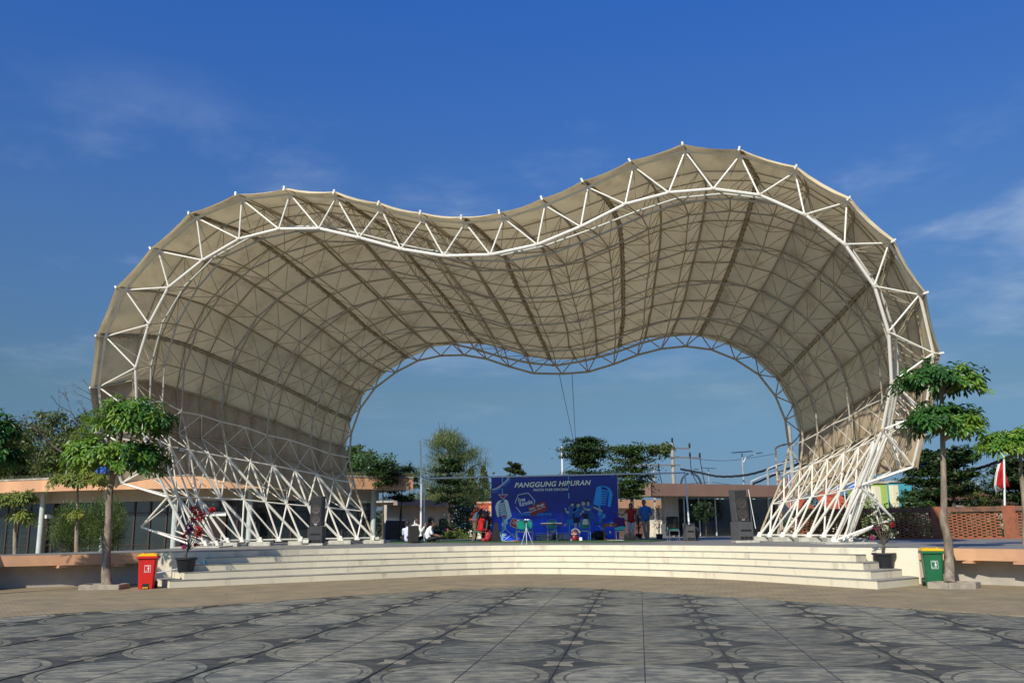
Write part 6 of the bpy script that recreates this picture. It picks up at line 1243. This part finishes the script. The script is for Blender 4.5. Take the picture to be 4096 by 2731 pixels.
b = MB(); b.lathe([(.10, 0), (.13, .03), (.05, .05)], q + Vector((.08, 0, .752)), 14); tag(b.build('white_cap', M['white'], smooth=True), 'white cap lying on the wooden desk', 'cap')
b = MB(); b.lathe([(.035, 0), (.045, .1), (.04, .1)], q + Vector((-.02, -.1, .326)), 12); tag(b.build('mug', M['white'], smooth=True), 'white mug on the shelf of the wooden desk', 'mug')
# keyboard on X stand
q = Q(2207, 40.9, DECK); t = thing('keyboard', 'black stage keyboard on a black X stand before the banner', 'keyboard', q)
b = MB(); b.box(q.x - .50, q.x + .50, q.y - .16, q.y + .16, q.z + .70, q.z + .79); b.build('case', M['black_plastic'], t, bevel=.01); b = MB(); b.box(q.x - .47, q.x + .47, q.y - .163, q.y - .11, q.z + .785, q.z + .795); b.build('keys', M['white'], t)
b = MB(); b.tube([q + Vector((-.35, 0, .70)), q + Vector((.35, .05, .02))], .018, 6); b.tube([q + Vector((.35, 0, .70)), q + Vector((-.35, .05, .02))], .018, 6)
for x in (-.35, .35): b.tube([q + Vector((x, -.2, .02)), q + Vector((x, .25, .02))], .018, 6)
b.build('stand', M['black_plastic'], t)
def mic_stand(px, y, h, lab, rz=.0, boom=None):
    q = Q(px, y, DECK); t = thing('microphone_stand', lab, 'microphone stand', q); b = MB(); b.tube([q + Vector((0, 0, .05)), q + Vector((0, 0, h))], .012, 6)
    if boom: b.tube([q + Vector((0, 0, h)), q + Vector(boom)], .010, 5)
    b.build('pole', M['black_plastic'], t)
    for k in range(3): d = Vector((math.cos(k * 2.09 + rz), math.sin(k * 2.09 + rz), 0)); b = MB(); b.tube([q + Vector((0, 0, .12)), q + d * .3 + Vector((0, 0, .01))], .012, 5); b.build('leg', M['black_plastic'], t)
    e = q + Vector(boom) if boom else q + Vector((0, 0, h)); b = MB(); b.tube([e, e + Vector((0, -.05, .10))], [.014, .02], 8); b.ball(e + Vector((0, -.06, .13)), .03, 8); b.build('microphone', grille, t, True)
mic_stand(2250, 40.4, 1.22, 'upright black microphone stand right of the keyboard')
mic_stand(2375, 41.2, .72, 'low black stand with a long percussion tray over the right half of the banner foot', 1, (.42, 0, .76))
q = Q(2106, 35.2, DECK); t = thing('camera_tripod', 'small silver tripod with a phone holder at the front edge of the stage', 'tripod', q)
for k, px in enumerate((2087, 2107, 2131)): e = Q(px, 35.2 - (.25 if k == 1 else -.05), DECK); b = MB(); b.tube([q + Vector((0, 0, .62)), e], [.014, .009], 6); b.tube([e, e + Vector((0, 0, .02))], .014, 6); b.build('leg', alu, t)
b = MB(); b.tube([q + Vector((0, 0, .3)), q + Vector((0, 0, .80))], .012, 6); b.build('column', alu, t); b = MB(); b.box(q.x - .05, q.x + .05, q.y - .03, q.y + .03, q.z + .80, q.z + .87); b.box(q.x - .09, q.x - .02, q.y - .02, q.y + .02, q.z + .78, q.z + .82); b.build('head', M['black_plastic'], t)
# drum, bags, bucket, black bass drum bag
q = Q(2298, 41.0, DECK); t = thing('hand_drum', 'red and orange hand drum standing before the banner', 'drum', q)
b = MB(); b.lathe([(.13, 0), (.15, .06), (.17, .12), (.12, .24)], q, 20); b.build('base', mat('drum_red', (.22, .012, .012), .4), t, True); b = MB(); b.lathe([(.121, .24), (.14, .32), (.13, .40), (.10, .44)], q, 20); b.build('shell', mat('drum_orange', (.38, .09, .02), .4), t, True); b = MB(); b.lathe([(.145, .30), (.15, .315), (.145, .33)], q, 20); b.build('band', M['white'], t)
b = MB(); b.tube(smoothpts([q + Vector((-.12, -.1, .44)), q + Vector((0, -.12, .52)), q + Vector((.14, -.1, .50)), q + Vector((.24, -.08, .36))], 4), .035, 6); tag(b.build('folded_cloth', pw, smooth=True), 'pale folded cloth lying over the hand drum', 'cloth')
q = Q(2323, 40.7, DECK); b = MB(); b.box(q.x - .06, q.x + .06, q.y - .06, q.y + .06, DECK, DECK + .17); tag(b.build('plastic_box', M['white'], bevel=.01), 'white plastic container right of the hand drum', 'container')
q = Q(2285, 40.5, DECK); b = MB(); b.lathe([(.045, 0), (.05, .12), (.045, .12)], q, 12); tag(b.build('jar', bo, smooth=True), 'clear plastic jar at the foot of the hand drum', 'jar')
q = Q(2395, 42.3, DECK); t = thing('kick_drum', 'dark round kick drum lying under black cloth at the foot of the banner', 'drum', q); b = MB(); b.ball(q + Vector((0, 0, .22)), .27, 16, 1.25, .8, .85); b.build('shell', M['black_cloth'], t, True); b = MB(); b.lathe([(.12, 0), (.11, .02), (.03, .025)], (0, 0, 0), 16); b.v = [(q.x - .02 + v[0], q.y - .235 - v[2], q.z + .20 + v[1] * .6) for v in b.v]; b.build('badge', grille, t)
q = Q(2362, 41.0, DECK); b = MB(); b.tube([q, q + Vector((0, 0, .42))], .012, 6); b.tube([q + Vector((-.05, 0, .01)), q + Vector((.2, 0, .01))], .012, 6); tag(b.build('blue_stand', mat('cyan_tube', (.05, .45, .55), .4)), 'short cyan tube stand before the kick drum', 'stand')
q = Q(1953, 41.3, DECK); t = thing('red_backpack', 'red backpack slumped against the foot of the seated woman chair', 'bag', q); rb = mat('red_nylon', (.35, .015, .025), .6, var=.3, vscale=9)
b = MB(); b.ball(q + Vector((0, 0, .22)), .19, 14, .85, .65, 1.2); b.build('body', rb, t, True); b = MB(); b.ball(q + Vector((-.05, -.1, .13)), .12, 12, 1, .6, .9); b.build('pocket', rb, t, True); b = MB(); b.tube(smoothpts([q + Vector((.02, 0, .42)), q + Vector((.07, 0, .49)), q + Vector((.12, 0, .41))], 4), .012, 5); b.build('strap', rb, t)
q = Q(1935, 40.9, DECK); b = MB(); b.ball(q + Vector((0, 0, .09)), .11, 12, 1, .7, .8); tag(b.build('red_pouch', rb, smooth=True), 'small red pouch left of the red backpack', 'bag')
q = Q(1985, 40.8, DECK); b = MB(); b.add([q + Vector(v) for v in ((-.22, -.12, 0), (.22, -.12, 0), (.22, .12, 0), (-.22, .12, 0), (-.09, -.06, .82), (.07, -.06, .84), (.07, .05, .84), (-.09, .05, .82))], [(0, 1, 5, 4), (1, 2, 6, 5), (2, 3, 7, 6), (3, 0, 4, 7), (4, 5, 6, 7)]); tag(b.build('covered_music_stand', M['black_cloth'], bevel=.015), 'black cloth covered music stand at the left corner of the banner', 'stand')
b = MB(); b.tube([q + Vector((0, 0, .8)), q + Vector((.12, -.02, .98)), q + Vector((.2, -.02, 1.04))], .010, 5); b.ball(q + Vector((.22, -.02, 1.05)), .025, 8); tag(b.build('boom_microphone', M['black_plastic']), 'thin boom microphone rising from the covered music stand', 'microphone')
rr = random.Random(4)
for i, (px, w_, lab) in enumerate(((2035, .5, 'long clutter of pale cables and pedals left of the teal chair pair'), (2062, .22, 'orange brown effect box among cables'), (2455, .5, 'tangle of white cables before the wooden desk'), (2480, .3, 'loose pale cable under the purple draped chair'))):
    q = Q(px, 40.6, DECK + .012); b = MB()
    if i == 1: b.box(q.x - .13, q.x + .13, q.y - .08, q.y + .08, q.z, q.z + .07)
    else:
        for _ in range(7): b.tube(smoothpts([q + Vector((rr.uniform(-w_, w_) * .6, rr.uniform(-.15, .15), rr.uniform(0, .03))) for _ in range(5)], 4), .011, 4, False)
    tag(b.build('effect_box' if i == 1 else 'cable_tangle', mat('cable_pale', (.5, .5, .46), .6) if i != 1 else wood, fix=False), lab, 'cables' if i != 1 else 'box')
# floodlights
def flood(lab, c, w, face, group='LED floodlights'):
    t = thing('floodlight', lab, 'floodlight', c, group); f = Vector(face).normalized(); r = f.cross(Vector((0, 0, 1))).normalized(); u = r.cross(f)
    b = MB(); b.frame_box(c, r * w * .5, u * w * .38, f * .03); b.build('housing', M['black_plastic'], t, bevel=.008); b = MB(); b.frame_box(c + f * .034, r * w * .40, u * w * .28, f * .004); b.build('lens', M['lamp_glass'], t)
    b = MB(); b.tube([c - r * w * .52, c - r * w * .52 - f * .12 - u * .02, c + r * w * .52 - f * .12 - u * .02, c + r * w * .52], .01, 4); b.build('bracket', M['black_plastic'], t)
flood('square floodlight on the front right bend of the shell', IN[0][26] + Vector((.55, -.10, .14)), .42, (-.1, -1, -.05))
flood('dark floodlight on the left bend of the shell seen from the side', P(725, 1798, 34.5), .30, (.95, -.35, -.1))
flood('floodlight standing on the stage left of the left loudspeaker stack', Q(1222, 36.6, DECK + .16), .28, (.2, -1, .5)); flood('floodlight standing on the stage by the innermost left pedestal', Q(1508, 39.5, DECK + .22), .22, (.4, -1, .3))

# ------------------------------------------------------------------ cafe furniture behind the glass
for px, col, lab in ((578, (.50, .42, .26), 'cream tub chair behind the pavilion glass'), (610, (.33, .015, .02), 'deep red tub chair behind the pavilion glass'), (652, (.42, .42, .26), 'olive cream tub chair right of the red one')):
    q = Q(px, 46.6, .12); t = thing('tub_chair', lab, 'chair', q, 'tub chairs in the pavilion'); m_ = mat('tub_fabric', col, .7); b = MB(); b.lathe([(.22, .0), (.34, .42), (.30, .42)], q, 16); b.build('seat', m_, t, True)
    b = MB(); vs = []; n = 12
    for z, r in ((.3, .34), (1.05, .42), (1.05, .38), (.3, .30)): vs += [q + Vector((r * math.cos(a), r * math.sin(a), z - (.0 if z < .5 else .25 * abs(math.cos(a))))) for a in np.linspace(-.2, 3.34, n)]
    b.add(vs, [(i * n + k, i * n + k + 1, ((i + 1) % 4) * n + k + 1, ((i + 1) % 4) * n + k) for i in range(4) for k in range(n - 1)]); b.build('backrest', m_, t, True)
q = Q(594, 46.2, .12); t = thing('cafe_table', 'small white cafe table between the tub chairs', 'table', q); b = MB(); b.lathe([(.42, .72), (.42, .75)], q, 20); b.build('table_top', M['white'], t); b = MB(); b.tube([q + Vector((-.25, 0, 0)), q + Vector((.2, 0, .72))], .03, 6); b.tube([q + Vector((.25, 0, 0)), q + Vector((-.2, 0, .72))], .03, 6); b.build('leg', M['white'], t)

# distant low trees closing the horizon
far = leafmat('far_leaf', (.06, .085, .035), (.035, .05, .025), .15, .1); PP = []; DD = []
for i in range(150):
    px = 1300 + 3000 * npr.rand(); y = 115 + 25 * npr.rand(); h = 1.6 + 1.7 * npr.rand() * (1 + (1 if px > 3500 or 1800 < px < 1980 else 0)); c = np.array(Q(px, y, h)); P_, D = ell(230, c, (2.2, 1.5, h * .95), .2); PP.append(P_); DD.append(D + np.array([0, 0, .4]))
o = leaf_cloud(np.concatenate(PP), np.concatenate(DD), .28, far, 'distant_tree_line', None); tag(o, 'low line of distant trees along the horizon behind the stage', 'trees', None, 'stuff')
for px, y, h in ((1885, 90, 7.2), (1935, 92, 7.6), (1862, 96, 6.2)):
    c = Q(px, y, 0); t = thing('distant_pine', {1885: 'distant soft pine left of the banner, above the orange roof', 1935: 'taller distant pine touching the left edge of the banner', 1862: 'lowest distant pine beside the feathery pine'}[px], 'tree', c, 'distant pines'); n = 2600; f = npr.rand(n); rad = (1 - f) * 1.7 + .15; a = npr.rand(n) * 6.28; P_ = np.stack([c.x + rad * np.cos(a) * npr.rand(n) ** .4, c.y + rad * np.sin(a), .8 + f * (h - .8)], 1); leaf_cloud(P_, np.tile([0, 0, 1.], (n, 1)), .16, LO, 'crown', t, .3); b = MB(); b.tube([c, c + Vector((0, 0, h))], [.12, .03], 6); b.build('trunk', bark_d, t)
# ------------------------------------------------------------------ people
SK = mat('brown_skin', (.20, .095, .055), .55); HR = mat('black_hair', (.010, .008, .008), .5)
def remesh(o, v=.014, it=4):
    m_ = o.modifiers.new('skin', 'REMESH'); m_.mode = 'VOXEL'; m_.voxel_size = v; m_.use_smooth_shade = True; s = o.modifiers.new('soft', 'SMOOTH'); s.iterations = it; s.factor = .5; return o
def limb(b, pts, rs):
    pts = [Vector(p) for p in pts]; b.tube(pts, rs, 10)
    for p, r in zip(pts, rs): b.ball(p, r * .98, 10)
def hand(b, w, d, up, side=1, s=1.0):     # palm, four unequal curled fingers and a thumb leaving the side
    d = Vector(d).normalized(); up = Vector(up).normalized(); sx = d.cross(up).normalized(); w = Vector(w); b.frame_box(w + d * .045 * s, d * .045 * s, sx * .036 * s, up * .014 * s)
    for k, l in enumerate((.062, .072, .068, .052)):
        o = w + d * .085 * s + sx * (-.027 + .018 * k) * s; b.tube([o, o + d * l * .55 * s - up * .006, o + d * l * .9 * s - up * .026 * s], [.0095, .009, .008], 6)
    o = w + d * .03 * s + sx * side * .034 * s; b.tube([o, o + (d * .5 + sx * side) * .03 * s, o + (d + sx * side * .6) * .05 * s - up * .01], [.012, .011, .009], 6)
def person(lab, q, rz, S_, spine, head, look, arms, legs, top, pants, hair='short', sleeve=.5, shoes=(.05, .05, .05), bare=False, extra=None, w=.16, group=None):
    t = thing('person', lab, 'person', (0, 0, 0), group); V3 = Vector; hd = V3(head); lk = V3(look).normalized(); rt = lk.cross(V3((0, 0, 1))).normalized()
    body = MB(); body.ball(hd, .098, 14, .86, 1.0, 1.22); body.ball(hd + lk * .035 + V3((0, 0, -.06)), .07, 10, .9, 1, .9); limb(body, [spine[-1], hd + V3((0, 0, -.08))], [.055, .05])
    body.tube([hd + lk * .088 + V3((0, 0, .02)), hd + lk * .118 + V3((0, 0, -.022))], [.010, .018], 6); body.tube([hd + lk * .095 + rt * -.022 + V3((0, 0, -.062)), hd + lk * .095 + rt * .022 + V3((0, 0, -.062))], .009, 5)
    for s in (-1, 1): body.ball(hd + rt * s * .088 + V3((0, 0, -.01)), .022, 6, .5, 1, 1.3)
    for i, (sh, el, wr, hdv) in enumerate(arms): limb(body, [sh, el, wr], [.046, .036, .026]); hand(body, wr, hdv, (0, -.4, .9), 1 if i else -1)
    for lg in legs: limb(body, [lg[0], lg[1], lg[2]], [.075, .055, .038])
    remesh(body.build('body', SK, t, True), .011, 2)
    eye = MB()
    for s in (-1, 1): eye.ball(hd + lk * .088 + rt * s * .033 + V3((0, 0, .012)), .010, 6)
    eye.build('eyes', M['black_cloth'], t)
    tp = MB(); n = len(spine); limb(tp, spine, [w] + [w * 1.02] * (n - 2) + [.085])
    for sh, el, wr, hdv in arms:
        sh = V3(sh); limb(tp, [V3(spine[-1]) + V3((0, 0, -.05)), sh], [.09, .068]); limb(tp, [sh, sh.lerp(V3(el), min(1, sleeve * 1.6))], [.068, .058])
        if sleeve > .7: limb(tp, [el, V3(el).lerp(V3(wr), .85)], [.052, .042])
    if spine[0][2] > .9 and spine[-1][0] < .1: limb(tp, [V3(spine[0]) + V3((-.07, 0, -.07)), V3(spine[0]) + V3((.07, 0, -.07))], [.13, .13])
    remesh(tp.build('top', top, t, True), .016, 5)
    pt = MB()
    for lg in legs:
        limb(pt, [V3(lg[0]), V3(lg[1])], [.098, .070]); limb(pt, [V3(lg[1]), V3(lg[1]).lerp(V3(lg[2]), .92)], [.070, .055])
    limb(pt, [legs[0][0], legs[1][0]], [.10, .10]); limb(pt, [spine[0], V3(legs[0][0]).lerp(V3(legs[1][0]), .5)], [w * .93, .12]); remesh(pt.build('trousers', pants, t, True), .016, 5)
    for lg in legs: a, c = V3(lg[2]), V3(lg[3]); b = MB(); b.tube([a.lerp(c, -.25), a.lerp(c, .4), c], [.04, .048, .036], 8); b.build('shoe', mat('shoe', shoes, .6), t, True)
    h = MB(); h.ball(hd - lk * .018 + V3((0, 0, .030)), .106, 14, .92, 1.02, 1.12)
    if hair == 'long': limb(h, [hd - lk * .05 + V3((0, 0, .02)), hd - lk * .10 + V3((0, 0, -.16)), hd - lk * .12 + V3((0, 0, -.40))], [.095, .088, .05])
    if hair == 'tail': h.ball(hd - lk * .10 + V3((0, 0, .0)), .055, 8); limb(h, [hd - lk * .10, hd - lk * .13 + V3((0, 0, -.2))], [.04, .022])
    ho = h.build('hair', HR, t, True)
    # cut the face free: hair cap pushed back above the brow
    me = ho.data
    for v in me.vertices:
        r = v.co - hd
        if r.dot(lk) > .045 and r.z < .045: v.co = v.co - lk * (r.dot(lk) - .03)
    if extra: extra(t)
    for k_ in list(t.children): pass
    return place(t, q, rz, S_)
red_t = mat('red_top', (.30, .008, .008), .8); jean = mat('pale_jeans', (.42, .46, .56), .85); blue_t = mat('royal_blue_shirt', (.008, .11, .36), .8); khaki = mat('grey_khaki', (.22, .20, .16), .85); wshirt = mat('white_shirt', (.72, .73, .76), .8); blackp = mat('black_trousers', (.015, .015, .018), .85); beigep = mat('beige_trousers', (.22, .16, .09), .85)
def std(dx=.0): return [(0, 0, .98), (0, 0, 1.18), (0, 0, 1.34), (0, 0, 1.43)]
# woman in red leaning on the banner frame
person('woman in sleeveless red top and pale jeans, arm stretched out to the banner edge', Q(2527, 42.3, DECK), 0, .955, [(.0, 0, .98), (0, 0, 1.16), (0, .0, 1.32), (0, 0, 1.42)], (-.01, 0, 1.60), (-.75, -.7, 0),
    [((-.17, 0, 1.38), (-.42, -.02, 1.16), (-.70, -.04, 1.30), (-1, 0, .5)), ((.18, 0, 1.38), (.25, .02, 1.10), (.27, -.03, .86), (0, -.1, -1))],
    [((-.09, 0, .93), (-.10, 0, .50), (-.04, .02, .09), (-.06, -.14, .04)), ((.09, 0, .93), (.07, -.02, .50), (.10, .02, .09), (.13, -.12, .04))], red_t, jean, 'tail', .15, (.5, .5, .48))
def logo(t):
    b = MB(); b.plate([(.045 * math.cos(a), .045 * math.sin(a)) for a in np.linspace(0, 5.8, 10)], Vector((-.06, -.172, 1.22)), Vector((1, 0, 0)), Vector((0, 0, 1)), Vector((0, -1, 0)), .004); b.build('shirt_print', mat('print_orange', (.60, .25, .05), .8), t)
    b = MB()
    for k, (w_, z) in enumerate(((.05, 1.14), (.08, 1.10))): b.plate([(-w_, -.008), (w_, -.004), (w_ * .9, .008), (-w_, .006)], Vector((-.05, -.17, z)), Vector((1, 0, 0)), Vector((0, 0, 1)), Vector((0, -1, 0)), .004)
    b.build('shirt_print', mat('print_pale', (.3, .5, .7), .8), t)
person('tall man in royal blue printed T-shirt and grey khaki trousers, hands behind his back', Q(2585, 42.0, DECK), 0, 1.0, [(0, 0, 1.0), (-.01, -.02, 1.18), (0, 0, 1.36), (0, 0, 1.47)], (-.06, -.02, 1.655), (-.55, -.8, 0),
    [((-.20, 0, 1.42), (-.25, .08, 1.14), (-.08, .20, .98), (1, 0, -.2)), ((.20, 0, 1.42), (.29, .06, 1.14), (.12, .20, 1.0), (-1, 0, -.2))],
    [((-.10, 0, .95), (-.07, -.02, .52), (-.0, .02, .09), (-.08, -.15, .04)), ((.10, 0, .95), (.12, 0, .52), (.10, .03, .09), (.06, -.14, .04))], blue_t, khaki, 'short', .55, (.25, .25, .24), extra=logo, w=.185)
# boy seated cross-legged
person('boy in white T-shirt sitting cross legged on the turf, facing right', Q(1722, 41.0, DECK + .03), 0, 1.0, [(-.10, 0, .13), (-.13, 0, .32), (-.07, 0, .50), (.00, 0, .62)], (.12, -.02, .80), (1, -.15, -.15),
    [((-.02, -.15, .56), (.08, -.2, .33), (.32, -.18, .26), (1, 0, -.3)), ((-.02, .15, .56), (.10, .2, .35), (.34, .1, .28), (1, 0, -.3))],
    [((-.05, -.1, .12), (.30, -.26, .20), (.14, -.05, .06), (.40, -.10, .05)), ((-.05, .1, .12), (.32, .24, .22), (.30, -.02, .07), (.46, -.02, .05))], wshirt, blackp, 'short', .55, (.45, .40, .28), w=.14)
person('man in bluish white T-shirt sitting at the left end of the turf', Q(1629, 40.9, DECK + .03), 0, 1.0, [(0, 0, .13), (0, -.02, .32), (0, 0, .50), (0, .02, .60)], (.02, .03, .79), (.6, .8, 0),
    [((-.17, 0, .54), (-.2, .12, .3), (-.08, .3, .25), (0, 1, 0)), ((.17, 0, .54), (.2, .12, .3), (.08, .3, .25), (0, 1, 0))],
    [((-.1, .05, .12), (-.3, .3, .2), (-.05, .36, .06), (.1, .4, .05)), ((.1, .05, .12), (.3, .3, .2), (.05, .42, .06), (-.1, .45, .05))], mat('bluish_white_shirt', (.55, .62, .78), .8), blackp, 'short', .5, w=.14)
person('person in white sleeves sitting behind the rounded black speaker, one hand raised', Q(1662, 41.0, DECK + .03), 0, 1.05, [(0, 0, .14), (0, 0, .36), (0, 0, .58), (0, 0, .72)], (0, -.02, .92), (.9, -.4, 0),
    [((-.15, 0, .64), (-.22, -.1, .42), (-.1, -.25, .3), (1, 0, 0)), ((.16, 0, .64), (.25, -.12, .42), (.40, -.14, .66), (.2, 0, 1))],
    [((-.1, .0, .12), (-.3, -.2, .2), (-.05, -.26, .06), (.1, -.3, .05)), ((.1, 0, .12), (.3, -.2, .2), (.05, -.3, .06), (-.1, -.33, .05))], mat('cream_shirt', (.62, .62, .55), .8), blackp, 'short', .95, w=.14)
# the two women and the one leaning in
person('long haired woman in white and red seated on a teal chair, back turned to us', Q(1922, 42.5, DECK), R_(0), 1.0, [(.02, 0, .56), (.02, 0, .72), (0, .02, .90), (-.02, .03, 1.02)], (-.04, .05, 1.20), (.6, .8, 0),
    [((-.17, 0, .97), (-.18, .15, .74), (.0, .3, .66), (.8, .5, 0)), ((.15, .02, .97), (.22, .15, .76), (.15, .32, .70), (0, 1, 0))],
    [((-.08, .05, .52), (.1, .42, .50), (.1, .45, .09), (.12, .58, .04)), ((.10, .0, .52), (.35, .32, .50), (.36, .35, .09), (.42, .48, .04))], mat('bright_red_dress', (.60, .015, .012), .8), mat('red_skirt', (.55, .012, .01), .8), 'long', .3, w=.15)
person('woman with long dark hair and maroon top facing the seated one by the banner', Q(1949, 43.2, DECK), 0, 1.0, [(0, 0, .60), (0, 0, .76), (0, 0, .94), (0, 0, 1.07)], (-.04, -.02, 1.25), (-.5, -.85, 0),
    [((-.16, 0, 1.02), (-.2, -.08, .78), (-.02, -.2, .72), (1, -.2, 0)), ((.16, 0, 1.02), (.22, -.05, .80), (.08, -.22, .72), (-1, -.2, 0))],
    [((-.1, -.02, .55), (-.12, -.4, .52), (-.12, -.42, .09), (-.14, -.55, .04)), ((.1, -.02, .55), (.12, -.4, .52), (.12, -.42, .09), (.14, -.55, .04))], mat('maroon_top', (.09, .012, .015), .8), blackp, 'long', .2, w=.14)
person('person in white top and beige trousers leaning over by the seated woman', Q(1899, 43.0, DECK), 0, .95, [(0, .0, .96), (.04, .02, 1.12), (.12, .04, 1.26), (.2, .05, 1.33)], (.32, .06, 1.42), (.9, .3, -.3),
    [((.10, -.14, 1.28), (.22, -.16, 1.05), (.38, -.1, .98), (1, 0, 0)), ((.12, .15, 1.28), (.26, .2, 1.06), (.42, .2, 1.0), (1, 0, 0))],
    [((-.02, -.09, .92), (.04, -.12, .50), (-.02, -.08, .09), (-.14, -.14, .04)), ((0, .09, .92), (.08, .1, .50), (.02, .1, .09), (-.10, .06, .04))], wshirt, beigep, 'short', .5, (.30, .20, .12), w=.14)
